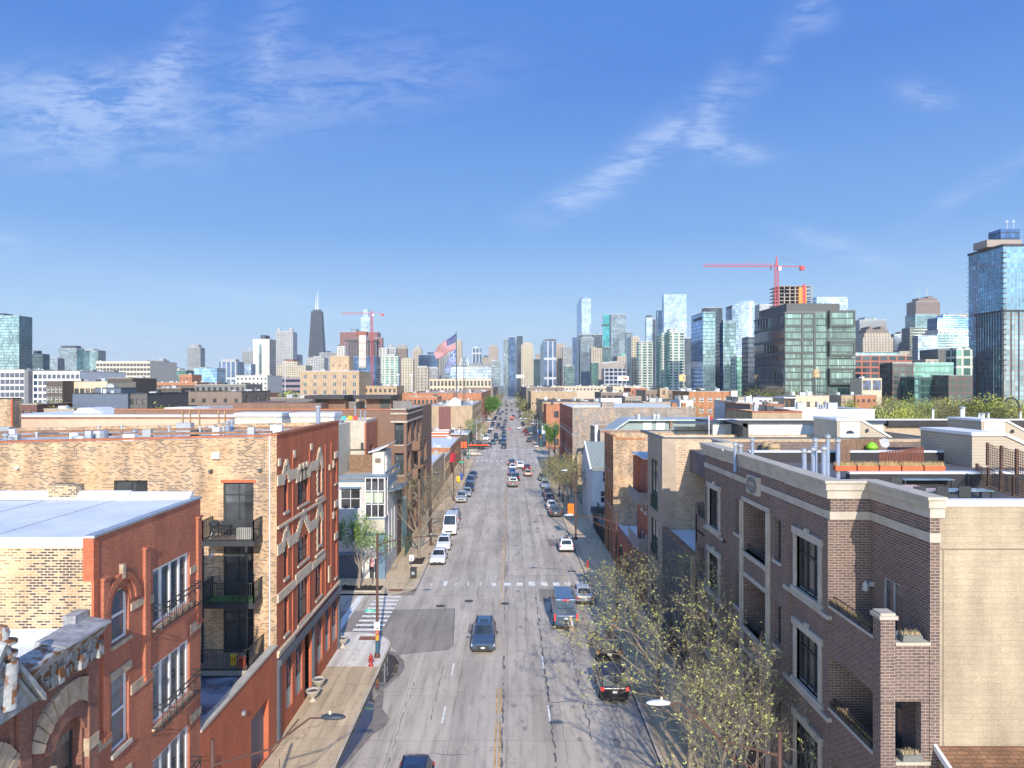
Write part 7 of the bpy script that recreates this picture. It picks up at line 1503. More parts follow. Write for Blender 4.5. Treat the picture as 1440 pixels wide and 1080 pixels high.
for k,c_,px,py,lb in(('pickup','grey',721.7,686,'grey pickup truck last in the inner queue at the crossing'),('suv','black',725,677,'black SUV directly ahead of the grey pickup truck'),('suv','blue',720.5,669.5,'blue grey SUV third from the back of the inner queue'),('sedan','white',721,661.5,'white sedan fourth from the back of the inner queue'),('suv','dark grey',719.8,655.5,'dark SUV at the head of the inner queue at the crossing'),('suv','white',731.5,659.3,'white SUV at the head of the middle of the queue, slightly angled'),('sedan','tan',742.5,670.5,'tan sedan with glowing lights last in the outer queue'),('suv','dark red',741.2,663.5,'dark red SUV ahead of the tan sedan in the outer queue')):
 car(k,c_,px,py,'R',lb,RQ,lit=True)
FQ='oncoming cars waiting beyond the crossing'
for k,c_,px,py,lb in(('suv','dark grey',708.5,631,'dark SUV first in the inner oncoming queue at the far crosswalk'),('suv','steel blue',708.3,624.5,'second car of the inner oncoming queue, steel blue'),('sedan','navy',704.5,624,'dark blue car just left behind the first oncoming SUV'),('suv','blue',708.6,619,'third car of the inner oncoming queue, bright blue'),('suv','green grey',708.4,613.8,'fourth car of the inner oncoming queue, grey green'),('sedan','steel blue',708.8,609.5,'fifth car of the inner oncoming queue'),('suv','navy',707,605,'sixth car of the inner oncoming queue, navy'),
('sedan','green grey',688,629,'grey green sedan first in the outer oncoming lane near the car carrier'),('suv','green grey',693.5,625.5,'dark green SUV second in the outer oncoming lane'),('suv','dark grey',697.5,620,'dark grey SUV third in the outer oncoming lane'),('sedan','dark grey',697.2,614.5,'dark sedan fourth in the outer oncoming lane')):
 car(k,c_,px,py,'F',lb,FQ,lod=True)
FARL='small cars approaching far down the avenue';FARP='small parked cars along the far left kerb';FARR='small parked cars along the far right kerb';FRR='small cars driving away far down the avenue'
for k,c_,px,py,nn_ in(('van','dark grey',701,602.5,'dark van approaching behind the outer oncoming lane'),('suv','grey',709.5,600.5,None),('suv','green grey',710.5,594.5,None),('sedan','steel blue',703.6,591,None),('sedan','silver',711.4,590.3,None),('suv','blue',703,584,None),('suv','grey',712,583.5,None),('sedan','dark grey',706.8,580.5,None),('sedan','navy',712,577.5,None),('sedan','navy',711.5,569.5,None),('suv','black',713,572,None),('suv','silver',713,562.5,None),('suv','black',711,566,None),('sedan','blue',714,560,None)):
 car(k,c_,px,py,'F',nn_ or 'small %s car approaching in the oncoming lanes far down the avenue'%c_,FARL,lod=True)
for k,c_,px,py in(('sedan','white',730,604,),):
 car(k,c_,px,py,'R','white car alone in the right lane beyond the crossing',lod=True,lit=True)
for k,c_,px,py in(('pickup','red',719.7,590.5),('suv','black',722,587),('suv','dark grey',719.5,578.5),('sedan','dark red',718.7,569.5),('sedan','white',718.6,565),('suv','black',718.2,561.5)):
 car(k,c_,px,py,'R','small %s car driving away far down the avenue'%c_,FRR,lod=True)
yl=0
for i,(c_,Y)in enumerate((('white',268),('silver',285),('black',300),('white',322),('steel blue',345),('dark grey',362),('white',385),('navy',410),('black',433),('silver',460),('grey',500),('dark red',540),('black',590),('silver',650))):
 car('suv' if i%2 else 'sedan',c_,0,0,'F','small parked %s car at the far left kerb'%c_,FARP,lod=True,X=CL+1.15,Y=Y)
car('suv','dark grey',744.5,622,'R','dark grey SUV first parked at the right kerb beyond the crossing',lod=True);car('sedan','dark red',741,613,'R','dark red car second parked at the right kerb beyond the crossing',lod=True);car('suv','red',738.6,608.5,'R','red SUV third parked at the right kerb beyond the crossing',lod=True)
for i,(c_,Y)in enumerate((('black',350),('dark grey',366),('silver',392),('white',420),('black',446),('grey',480),('navy',520),('white',570),('black',640),('silver',700))):
 car('suv' if i%3 else 'sedan',c_,0,0,'R','small parked %s car at the far right kerb'%c_,FARR,lod=True,X=CR-1.3,Y=Y)
for px,py,c_,lb in((667,641,'beige','beige car crossing sideways in front of the orange car carrier'),(656,640,'dark grey','dark car half hidden behind the traffic light pole, facing sideways')):
 Y=GY(py);car('hatch',c_,0,0,'F',lb,X=GX(px+10,Y),Y=Y,rz=R(90))
tv=car('van','white',0,0,'F','white box truck parked at the left kerb beyond the crossing',X=GX(682.5,262),Y=262,lod=True)
tc_=thing('car_carrier','orange flatbed car carrier standing across the crossing on the left','truck',(GX(663,228),228,0));ORP=plain('safety_orange',(.75,.10,.02),.5,var=.05);x0,x1=GX(658,228),GX(688,228)
b=MB();b.box(x0,x1,227,229.3,1.35,1.62);b.build('flatbed',ORP,tc_);b=MB();b.box(x0-3.2,x0-.3,227,229.3,.6,2.5);b.box(x0-4.2,x0-3.2,227,229.3,.6,1.6);b.build('cab',ORP,tc_);b=MB();b.box(x0-3.1,x0-2.2,226.95,227,1.6,2.3);b.build('window',CGL,tc_)
for x in(x0-3.4,x0+3.6,x0+4.7):b=MB();b.tube([(x,226.9,.45),(x,229.4,.45)],.45,14);b.build('wheel',TYRE,tc_)
b=MB();b.box(x0-3.5,x1-.8,227.6,228.7,.7,1.34);b.build('chassis',BLKP,tc_)
cc_=car('sedan','black',0,0,'F','black sedan carried on the orange flatbed carrier',X=x0+5.9,Y=228.1,rz=R(90));cc_.location=(x0+1.1+4.9,228.15,1.63);cc_.rotation_euler=(0,0,R(90))
for q in(cc_,):pass
# ------------------------------------------------------------------ person crossing behind the van
def skin(name,pts,edges,m,parent=None,sub=1):
 me=bpy.data.meshes.new(name);og=ORG[parent.name]if parent else(0,0,0)
 me.from_pydata([(p[0]-og[0],p[1]-og[1],p[2]-og[2])for p,r in pts],edges,[]);o=bpy.data.objects.new(name,me);C.objects.link(o)
 sk=o.modifiers.new('skin','SKIN');me.skin_vertices[0].data[0].use_root=True
 for i,(p,r)in enumerate(pts):me.skin_vertices[0].data[i].radius=(r,r)if not isinstance(r,tuple)else r
 s_=o.modifiers.new('sub','SUBSURF');s_.levels=sub;s_.render_levels=sub;sk.use_smooth_shade=True;me.materials.append(m)
 if parent:o.parent=parent
 return o
SKN=plain('skin',(.48,.28,.20),.6,var=.05);HAIRM=plain('hair',(.30,.25,.19),.8)
def person(label,X,Y,z,rz,shirt,trousers,stride=.35,hand_up=False,cap=None,s=1.):
 pr=thing('person',label,'person',(0,0,0));pts=[];E=[]
 def V(x,y,zz,r,par=None):pts.append(((x*s,y*s,zz*s),r*s if not isinstance(r,tuple)else(r[0]*s,r[1]*s)));(E.append((par,len(pts)-1))if par is not None else None);return len(pts)-1
 pv=V(0,0,.94,(.15,.10));w1=V(-.01,0,1.1,(.14,.095),pv);ch=V(-.03,0,1.32,(.165,.11),w1);nk=V(-.05,0,1.5,.06,ch);hd=V(-.085,0,1.60,.085,nk);tp=V(-.09,0,1.70,.085,hd)
 V(-.17,0,1.615,.018,hd)
 J={}
 for sd,k in((-1,1),(1,-1)):
  hp=V(0,sd*.09,.90,.10,pv);kn=V(-stride*.45*k-.03,sd*.09,.50,.065,hp);an=V(-stride*k+(.10 if k<0 else 0),sd*.085,.10 if k>0 else.14,.042,kn);V(-stride*k-.14,sd*.085,.04,.04,an)
  shd=V(-.03,sd*.19,1.42,.058,ch)
  if hand_up and sd==-1:el=V(-.14,sd*.27,1.2,.042,shd);wr=V(-.2,sd*.14,1.45,.03,el);hn=V(-.19,sd*.11,1.54,(.038,.022),wr);dr=(0,0,1)
  else:el=V(.07*k+.05,sd*.24,1.16,.042,shd);wr=V(-.02+.12*-k*.2+.06,sd*.25,.93,.03,el);hn=V(.02,sd*.25,.85,(.024,.04),wr);dr=(0,0,-1)
  for f in range(5):
   if f==4:V(pts[hn][0][0]/s-.035,pts[hn][0][1]/s,pts[hn][0][2]/s+.015*dr[2],.010,hn)
   else:
    a=V(pts[hn][0][0]/s-.03+.02*f,pts[hn][0][1]/s,pts[hn][0][2]/s+(.05+.006*(f in(1,2)))*dr[2],.0095,hn);V(pts[a][0][0]/s-.01,pts[a][0][1]/s-.005*sd,pts[a][0][2]/s+.032*dr[2],.008,a)
  J[sd]=(hp,kn,an,shd,el)
 skin('body',pts,E,SKN,pr,1)
 def cloth(nm,ids,m,grow):
  mp={v:i for i,v in enumerate(ids)};pp=[(pts[v][0],tuple(q+grow*s for q in(pts[v][1]if isinstance(pts[v][1],tuple)else(pts[v][1],)*2)))for v in ids]
  skin(nm,pp,[(mp[a],mp[c])for a,c in E if a in mp and c in mp],m,pr,1)
 cloth('shirt',[w1,pv,ch,J[-1][3],J[1][3],J[-1][4],J[1][4]],shirt,.022)
 cloth('trousers',[pv,J[-1][0],J[-1][1],J[-1][2],J[1][0],J[1][1],J[1][2]],trousers,.024)
 for sd in(-1,1):
  an=pts[J[sd][2]][0];b=MB();b.extr([(an[0]-.2*s,0),(an[0]+.09*s,0),(an[0]+.09*s,.09*s),(an[0]-.06*s,.11*s),(an[0]-.2*s,.05*s)],an[1]-.05*s,an[1]+.05*s,'y')
  b.v=[(x,y,zz+(an[2]-.09*s))for x,y,zz in b.v];b.build('shoe',GREYM if shirt is not None else BLKP,pr)
 b=MB();c0=(-.095*s,0,1.66*s);prof=[(.112*s*math.cos(R(a)),.085*s*math.sin(R(a))+.03*s)for a in(0,25,50,70,88)]
 b.lathe(prof,c0,14)
 if cap:b.quad((-.18*s,-.07*s,1.70*s),(-.30*s,-.05*s,1.675*s),(-.30*s,.05*s,1.675*s),(-.18*s,.07*s,1.70*s));b.build('cap',cap,pr,smooth=True)
 else:b.build('hair',HAIRM,pr,smooth=True)
 pr.location=(X,Y,z);pr.rotation_euler=(0,0,rz);ORG[pr.name]=(X,Y,z);return pr
person('man in white shirt, khaki trousers and pale cap walking behind the blue grey van',GX(804.5,GY(897.5)),GY(897.5),0,R(14),plain('shirt_white',(.62,.64,.68),.8,var=.04),plain('khaki',(.40,.31,.22),.85,var=.1),.38,True,plain('cap_pale',(.6,.52,.42),.8,var=.05),1.06)
for px,py,c_,lb,rz in((669,618,(.5,.02,.02),'distant pedestrian in a red top on the left pavement beyond the crossing',1.2),(600,755,None,None,0)):
 if lb:person(lb,GX(px,270),270,.14,rz,plain('top_red',c_,.8,var=0),BLKP,.2)
# ------------------------------------------------------------------ trees
BARK=plain('bark',(.20,.17,.13),.9,var=.3,ns=4);BARKR=plain('reddish_twigs',(.26,.16,.13),.9,var=.2)
def leafm(n,c):
 if n in MATS:return MATS[n]
 t=NT(n);oi=t.new('ShaderNodeNewGeometry');f=t.ramp(oi.outputs['Random Per Island'],(0,sc(c,.55)),(.5,c),(1,sc(c,1.6)));m=t.out(f,.7,0,.3);t.b.inputs['Transmission Weight'].default_value=0;MATS[n]=m;return m
BUD=leafm('young_yellow_leaves',(.33,.35,.11));GRN=leafm('fresh_green_leaves',(.11,.20,.035));GRNY=leafm('olive_green_leaves',(.20,.23,.06));DGRN=leafm('deep_green_leaves',(.07,.15,.03));OLV=leafm('brown_olive_buds',(.21,.20,.085))
def tree(name,label,X,Y,h,spread,trunk,seed,leaf=None,nleaf=0,lsize=.08,bark=None,tr=.16,depth=5,z0=.14,kids=3,cyl=(5,3),group=None,up=.5,twig=0):
 rd=random.Random(seed);t_=thing(name,label,'tree',(X,Y,z0),group);br=MB();tk=MB();tips=[]
 def grow(p,d,L,r,lv):
  n=3 if lv<3 else 2;path=[p];rad=[r];q=p;dd=d
  for i in range(n):
   dd=(dd+Vector((rd.uniform(-.22,.22),rd.uniform(-.22,.22),rd.uniform(-.05,.16)))*(.6+.1*lv)).normalized();q=q+dd*L/n;path.append(q);rad.append(r*(1-.42*(i+1)/n))
   if lv>=depth-1:tips.append((q,dd,r))
  br.tube(path,rad,cyl[0]if lv<2 else cyl[1],cap=False)
  if lv<depth:
   k=kids+(1 if rd.random()<.4 else 0)
   for i in range(k):
    a=rd.uniform(0,6.283);ax=dd.orthogonal().normalized();ax.rotate(Matrix.Rotation(a,3,dd));nd=(dd*rd.uniform(.55,.95)+ax*rd.uniform(.45,.95)*spread+Vector((0,0,up*.35))).normalized()
    s_=path[rd.choice((1,2,-1,-1))if n>2 else-1];grow(Vector(s_),nd,L*rd.uniform(.62,.84),rad[-1]*rd.uniform(.62,.85),lv+1)
 base=Vector((X,Y,z0));top=base+Vector((rd.uniform(-.15,.15),rd.uniform(-.15,.15),trunk));tk.tube([base,base+Vector((0,0,.2)),(base+top)/2+Vector((rd.uniform(-.06,.06),0,0)),top],[tr*1.35,tr*1.05,tr*.9,tr*.8],9,cap=False)
 L0=(h-trunk)*.36
 for i in range(kids+1):
  a=6.283*(i+rd.random()*.5)/(kids+1);grow(top-Vector((0,0,rd.uniform(0,trunk*.18))),Vector((math.cos(a)*spread*.8,math.sin(a)*spread*.8,.9)).normalized(),L0*rd.uniform(.85,1.1),tr*.62,1)
 zm=max(v[2]for v in br.v);k=(h-trunk)/(zm-top.z)if zm>top.z else 1
 fz=lambda v:(top.x+(v[0]-top.x)*min(1.25,k),top.y+(v[1]-top.y)*min(1.25,k),top.z+(v[2]-top.z)*k)
 br.v=[fz(v)for v in br.v]
 if twig:
  for p,d,r in list(tips):
   for q_ in range(twig):
    e_=p+(d+Vector((rd.gauss(0,.6),rd.gauss(0,.6),rd.gauss(0,.5)))).normalized()*rd.uniform(.2,.5);br.tube([fz(p),fz((p+e_)/2+Vector((0,0,.03))),fz(e_)],[.0055,.005,.0035],3,cap=False);tips.append((e_,d,r))
 tk.build('trunk',bark or BARK,t_,smooth=True);cr=br.build('crown',bark or BARK,t_)
 if leaf and tips:
  lf=MB()
  for i in range(nleaf*3 if twig else nleaf):
   if not twig or i%3==0:p,d,r=rd.choice(tips);p0_=Vector(fz(p))
   p=p0_+Vector((rd.gauss(0,1),rd.gauss(0,1),rd.gauss(0,1)))*lsize*(.8 if twig else 1.6);a=Vector((rd.gauss(0,1),rd.gauss(0,1),rd.gauss(0,1))).normalized()*lsize*rd.choice((.5,.7,.9,1.6));c_=a.orthogonal().normalized()*lsize*.55
   lf.quad(p-a,p+c_,p+a,p-c_)
  lf.build('leaves',leaf,cr)
 return t_
tree('street_tree','budding yellow green street tree before the dark brick building, nearest one seen whole',9.7,38.2,11.0,.95,3.0,11,BUD,1300,.05,twig=2,tr=.17,depth=5)
tree('street_tree','budding street tree just beyond the nearest one, beside the black parked SUVs',9.6,46,9.9,.9,2.8,12,BUD,1050,.048,twig=2,tr=.15,depth=5)
tree('street_tree','budding street tree near the low grey building by the green street sign',10.,56.5,8.6,.9,2.6,13,OLV,1500,.06,tr=.13,depth=5,kids=4)
tree('street_tree','young budding tree at the bottom right beside the near corner balcony',10.9,29.2,9.6,.75,2.8,14,BUD,700,.05,twig=3,tr=.11,depth=5)
tree('street_tree','budding tree filling the bottom of the picture beside the lamp head',9.3,32.5,9.2,.9,2.7,25,BUD,700,.05,twig=2,tr=.14,depth=5)
tree('street_tree','leafing green tree on the planted corner before the white modern house',-15.3,72.4,7.6,.8,2.6,15,GRN,2000,.1,tr=.14,depth=5,bark=plain('pale_bark',(.24,.2,.16),.9,var=.3,ns=4))
tree('street_tree','large bare tree on the left pavement behind the white parked cars',-10.7,84.5,12.4,.95,3.2,16,OLV,500,.07,twig=2,tr=.2,depth=5)
tree('street_tree','second bare tree further along the left pavement',-11.2,100,10.5,.9,2.8,17,OLV,400,.07,tr=.15,depth=5,kids=4)
tree('street_tree','budding tree right of the parked row beside the orange banner',9.5,113.5,8.6,.85,2.6,18,OLV,2400,.09,tr=.14,depth=5,kids=4)
tree('street_tree','budding tree behind the first one along the right pavement, fuller crown',9.5,126,9.2,.9,2.6,19,OLV,3000,.1,tr=.14,depth=5,kids=4)
tree('street_tree','low budding tree on the right before the crossing, above the silver cars',10.2,150,6.6,.95,2.,20,OLV,1800,.1,tr=.11,depth=5)
tree('street_tree','reddish bare tree in the yard behind the grey house',14.5,130,8.6,.95,2.4,21,None,0,bark=BARKR,tr=.14,depth=5,kids=4)
tree('street_tree','thin green columnar tree at the right far corner of the crossing',11.8,205,9.5,.4,2.,22,DGRN,2200,.22,tr=.12,depth=4,up=1.2)
tree('street_tree','bare tree with hanging brown buds near the box truck on the left',-11.6,250,9.5,.95,2.4,23,OLV,2200,.16,tr=.16,depth=5)
tree('street_tree','dense green street tree at the foot of the long red brick building',-10.6,395,14.8,.8,3.,24,DGRN,7000,.32,tr=.25,depth=5,kids=4)
for i,(x,y,h,lb)in enumerate(((-11,470,11,'nearest'),(-11.2,545,11,'second'),(-10.8,640,12,'third'),(-11,760,13,'furthest'))):tree('avenue_tree',lb+' brownish bare tree far along the left side of the avenue',x,y,h,.95,2.4,30+i,OLV,900,.35,tr=.2,depth=4,kids=4,group='bare trees far along the left pavement')
for i,(x,y,h,lb)in enumerate(((10.5,300,9.5,'nearest'),(10.6,360,10,'second'),(10.5,430,10.5,'third'),(10.4,510,11,'fourth'),(10.6,610,12,'fifth'),(10.5,740,13,'furthest'))):tree('avenue_tree',lb+' brownish bare tree far along the right side of the avenue',x,y,h,.95,2.4,40+i,OLV,900,.3,tr=.2,depth=4,kids=4,group='bare trees far along the right pavement')
rq=random.Random(12);prot={}
def ptree(lb,px,yt,Y,w_,kind,seed):
 X=GX(px,Y);h=GZ(yt,Y);lf,bk,nl,ls={'g':(GRNY,BARK,5200,.34),'y':(leafm('yellow_green_leaves',(.30,.32,.06)),BARK,4600,.34),'b':(OLV,BARK,1800,.22),'r':(leafm('reddish_buds',(.30,.18,.13)),BARKR,1500,.2)}[kind]
 key=(kind,seed%2)
 if key not in prot:
  prot[key]=(tree('park_tree',lb,X,Y,h,1.,2.2,50+seed%2+ord(kind)*3,lf,nl,ls,bk,.25,5,0,4,group='trees of the park behind the townhouses'),h,(X,Y));return
 o,h0,c0=prot[key];c=copytree(o,loc=(X,Y,0),rz=rq.uniform(0,6));k=h/h0;c.scale=(k*w_,k*w_,k);c['label']=lb
for i,(px,yt,Y,w_,kind,lb)in enumerate(((1250,566,215,1.,'b','olive brown tree at the left end of the park row'),(1268,557,240,1.1,'g','rounded green tree second in the park row'),(1290,553.5,250,1.2,'g','tall green tree left of the brownish ones in the park row'),(1310,557,245,1.1,'b','first brownish tree in the middle of the park row'),(1328,558,240,1.,'b','second brownish tree in the middle of the park row'),(1348,556,250,1.2,'y','yellow green tree with pale tufts in the park row'),(1368,557,240,1.1,'g','green tree below the left edge of the big blue tower'),(1386,557,250,1.1,'g','green tree directly below the big blue tower'),(1404,554,250,1.2,'y','bright yellow green tree right of centre below the blue tower'),(1422,560,235,1.1,'b','olive tree near the bent duct'),(1440,562,240,1.1,'y','yellow green tree at the right picture edge'),(1222,553,300,1.3,'r','reddish bare tree behind the small orange building'),(1243,551,320,1.3,'r','second reddish bare tree before the dark gridded office'),(1232,570,190,.8,'g','green bush like tree beside the white long building'),(1262,572,200,.8,'y','low yellowish tree in front of the rounded green one'),(1188,562,230,.8,'g','pale green tree between the cream porch house and tan building'),(1100,541,380,1.5,'b','large brown bare tree at the foot of the big dark office'),(1082,547,370,1.1,'b','smaller brown bare tree left of the large bare one'),(1050,547,330,1.2,'y','bright green tree behind the white end bay, left'),(1066,549,335,1.1,'g','bright green tree behind the white end bay, right'),(1128,549,340,.9,'y','small yellow green tree right of the large bare one'),(1010,570,168,1.1,'b','bare brown shrub in front of the orange apartment building, left'),(1026,571,168,1.1,'r','bare shrub in front of the orange apartment building, right'))):ptree(lb,px,yt,Y,w_,kind,i)
for i,(px,yt,Y,w_,kind,lb)in enumerate(((55,563,172,.7,'g','green tree beside the maroon shed at left'),(78,568,165,.8,'y','low green tree below the dark brown apartments'),(212,568,165,.9,'y','yellow green tree below the tan bay house'),(330,571,150,1.2,'b','olive bare tree below the brown grey apartments'),(345,572,148,.9,'b','second olive bare tree below the brown grey apartments'),(378,557,240,1.,'b','bare tree right of the orange brick house'),(405,548,380,1.3,'y','pale green tree left of the tan institution'),(418,551,370,1.,'b','brown tree touching the tan institution'),(572,556,360,1.2,'b','olive tree above the brick row'))):ptree(lb,px,yt,Y,w_,kind,i+1)
for X,Y,w_,l_,lb,nm in((-15.1,72.3,2.3,.9,'dark mulch bed around the green corner tree','corner'),(-10.6,83.4,.7,1.6,'mulch bed around the large bare tree on the left pavement','bare')):
 pb=thing('planting_bed',lb,'planter',(X,Y,.14));b=MB();b.box(X-w_,X+w_,Y-l_,Y+l_,.1,.24);b.build('kerb',M_CURB,pb);b=MB();b.box(X-w_+.12,X+w_-.12,Y-l_+.12,Y+l_-.12,.2,.28)
 for i in range(60):x,y=X+rq.uniform(-w_+.2,w_-.2),Y+rq.uniform(-l_+.2,l_-.2);s_=rq.uniform(.04,.12);b.box(x-s_,x+s_,y-s_,y+s_,.27,.28+s_)
 b.build('mulch',plain('mulch',(.035,.028,.024),.95,var=.3,ns=5),pb)
# ------------------------------------------------------------------ street furniture
RUSTP=plain('rust_brown_pole',(.095,.05,.04),.7,.2,var=.25,ns=2.);LAMPW=plain('lamp_white',(.45,.49,.55),.4,var=.05);TANP=plain('tan_arm',(.25,.15,.10),.7,.1)
def lamp(lb,X,Y,side,h=9.6,reach=3.9,headm=None,pole=RUSTP,z0=.14,arm=1.7):
 t_=thing('street_lamp',lb,'street lamp',(X,Y,z0),'cobra head street lamps along the avenue');b=MB();b.tube([(X,Y,z0),(X,Y,z0+.3),(X,Y,h)],[.16,.115,.075],10);b.build('pole',pole,t_,smooth=True)
 b=MB();b.lathe([(.24,0),(.24,.12),(.17,.35)],(X,Y,z0),10);b.build('base',pole,t_)
 zt=9.35;xe=X+side*reach;b=MB()
 b.tube([(X,Y,h-.9),(X+side*reach*.5,Y,h-.35),(xe-side*.5,Y,zt),(xe,Y,zt)],[.045,.04,.035,.03],6);b.tube([(X,Y,h-arm),(X+side*reach*.42,Y,h-1.0),(xe-side*.9,Y,zt-.04)],[.035,.03,.025],6)
 for f in(.25,.5,.75):xx=X+side*reach*.8*f;b.tube([(xx,Y,h-1.05+.5*f),(xx,Y,h-arm+.95*f)],.015,4)
 b.build('arm',pole,t_);b=MB();n0=len(b.v)
 for yy,w_,hh in((0,.08,.06),(.18,.15,.11),(.5,.17,.12),(.75,.12,.08),(.85,.03,.03)):b.v+=[(xe-side*.1+side*yy,Y+w_*math.cos(R(a)),zt+.03+hh*math.sin(R(a))*(1 if a<=180 else.6))for a in range(0,360,36)]
 for i in range(4):
  for q in range(10):w2=(q+1)%10;b.f.append((i*10+q,i*10+w2,(i+1)*10+w2,(i+1)*10+q));b.m.append(0)
 b.build('lamp_head',headm or LAMPW,t_,smooth=True);b=MB();b.lathe([(.05,0),(.05,.09),(.02,.12)],(xe+side*.2,Y,zt+.14),8);b.build('photocell',plain('photocell',(.55,.5,.35),.5),t_);return t_
l1=lamp('street lamp on the white corner pavement, pole with signs and stickers',-10.07,54.3,1,headm=DSTEEL)
l2=lamp('street lamp at the bottom left, only its arm and dark head in view',-10.35,24.8,1,8.6,3.9,headm=plain('lamp_dark',(.03,.04,.055),.5))
l3=lamp('street lamp at the bottom right with a white head over the road among branches',9.85,25.9,-1,8.35,4.1)
l4=lamp('street lamp on the right pavement by the green sign, brown pole',9.5,63,-1,headm=LAMPW)
l5=lamp('street lamp carrying the near orange banner on the right pavement',8.95,95.5,-1,9.2,1.2)
for i,(X,Y,s_,lb)in enumerate(((-10.1,92,1,'street lamp behind the large bare tree on the left'),(-9.9,127,1,'thin street lamp pole beside the second left kerb row'),(9.3,132,-1,'street lamp among the right trees behind the near orange banner'),(-10.3,161,1,'street lamp with notices near the left corner of the crossing'),(9.4,168,-1,'street lamp just before the crossing on the right'),(-10.6,232,1,'pale street lamp first beyond the crossing on the left'),(-10.6,268,1,'pale street lamp second beyond the crossing on the left'),(9.6,240,-1,'pale street lamp beyond the crossing on the right'),(9.6,285,-1,'second pale street lamp beyond the crossing on the right'))):
 if i in(1,0):lamp(lb,X,Y,s_,9.4,.4,headm=DSTEEL)
 else:lamp(lb,X,Y,s_,9.6,4.,pole=STEEL if i>4 else RUSTP)
ORB=plain('banner_orange',(.80,.17,.01),.7,var=.06)
for par_,X,Y,lb in((l5,8.55,95.4,1),(None,9.35,168.2,2)):
 bn=thing('banner',['','near orange street banner above the right kerb row','far orange street banner just before the crossing'][lb],'banner',(X,Y,3.6));x1=GX(807,95.4)if lb==1 else GX(776,168);x0=x1-.82;z0,z1=(3.45,4.95)if lb==1 else(1.0+.3,3.0);b=MB();b.box(x0,x1,Y-.02,Y+.02,z0,z1);b.build('cloth',ORB,bn);b=MB();b.box(x0,X+.4,Y-.03,Y+.03,z1,z1+.04);b.box(x0,X+.4,Y-.03,Y+.03,z0-.04,z0);b.build('bracket',DSTEEL,bn)
 if lb==1:
  for k in range(3):s2=MB();s2.box(x0+.12,x1-.12,Y-.03,Y-.021,z0+.3+.35*k,z0+.42+.35*k);s2.build('faint_lettering',plain('banner_mark',(.62,.12,.01),.7,var=0),bn)
STG=plain('street_sign_green',(.0,.36,.26),.4,var=0);WS=plain('sign_white',(.74,.75,.78),.5,var=0)
def flatsign(lb,X,Y,z,w_,h_,m,name='street_sign',txt=None,pole=True,tm=None,ts=.1,lines=()):
 t_=thing(name,lb,'sign',(X,Y,z));b=MB();b.box(X-w_/2,X+w_/2,Y-.02,Y+.01,z,z+h_);b.build('plate',m,t_)
 if pole:b=MB();b.box(X-.03,X+.03,Y+.01,Y+.07,.14,z+h_);b.build('post',DSTEEL,t_)
 if txt:text(t_,'lettering',txt,ts,tm or WS,(X,Y-.03,z+h_/2),(90,0,0),.004)
 for(a,c,ww,hh,mm)in lines:b=MB();b.box(X+a,X+a+ww,Y-.028,Y-.021,z+c,z+c+hh);b.build('marking',mm,t_)
 return t_
flatsign('bright green street name sign on the corner lamp pole',GX(520.5,54.2),54.2,GZ(860.5,54.2),.76,.20,STG,pole=False,txt='1000 N',ts=.17)
BM_=BLKP;flatsign('white parking sign with dark lines on the corner lamp pole',GX(530,54.1),54.1,GZ(886,54.1),.43,.62,WS,name='parking_sign',pole=False,lines=((-.13,.48,.26,.03,BM_),(-.15,.30,.3,.03,BM_),(-.13,.1,.26,.04,BM_),(.02,.07,.12,.1,BM_)))
b=MB();b.tube([(-10.07,54.3,1.9),(-10.07,54.3,2.6)],.135,10);b.build('sticker_band',plain('sticker_red',(.55,.15,.12),.6,var=.5,ns=8),l1);b=MB();b.tube([(-10.07,54.3,1.45),(-10.07,54.3,1.85)],.14,10);b.build('sticker_band',plain('sticker_yellow',(.6,.30,.04),.6),l1);b=MB();b.tube([(-10.07,54.3,.5),(-10.07,54.3,1.4)],.145,10);b.build('painted_band',plain('pole_blue',(.03,.09,.14),.6),l1)
flatsign('green street name sign on the right brown lamp pole above the pavement',GX(872,62.8),62.8,GZ(828.5,62.8),.72,.2,plain('street_sign_dark',(0,.17,.09),.4,var=0),pole=False,txt='NOBLE',ts=.15)
flatsign('white parking sign on a thin post by the mulch bed of the large bare tree',GX(578.5,80.2),80.2,GZ(788,80.2),.5,.62,WS,name='parking_sign',lines=((-.15,.45,.3,.04,BM_),(-.15,.3,.3,.04,BM_),(-.1,.08,.2,.13,BM_)))
flatsign('white sign on the pavement edge beside the green corner tree',GX(523,74),74.2,GZ(797,74.2),.35,.9,plain('sign_red_white',(.5,.25,.25),.5,var=.5,ns=6),name='banner_sign')
flatsign('small green street name sign hanging over the left far corner',GX(649,158),158,GZ(651,158),1.1,.28,STG)
bn=thing('litter_bin','black litter bin with white sticker on the left pavement near the white sedan','bin',(GX(581.5,76.4),76.4,.14));X=GX(581.5,76.4);b=MB();b.box(X-.3,X+.3,76.1,76.7,.25,1.15);b.build('body',BLKP,bn);b=MB();b.box(X-.34,X+.34,76.05,76.75,1.15,1.25);b.build('lid',DSTEEL,bn);b=MB();b.box(X-.15,X+.15,76.07,76.1,.6,.9);b.build('sticker',plain('bin_sticker',(.3,.35,.45),.6),bn)
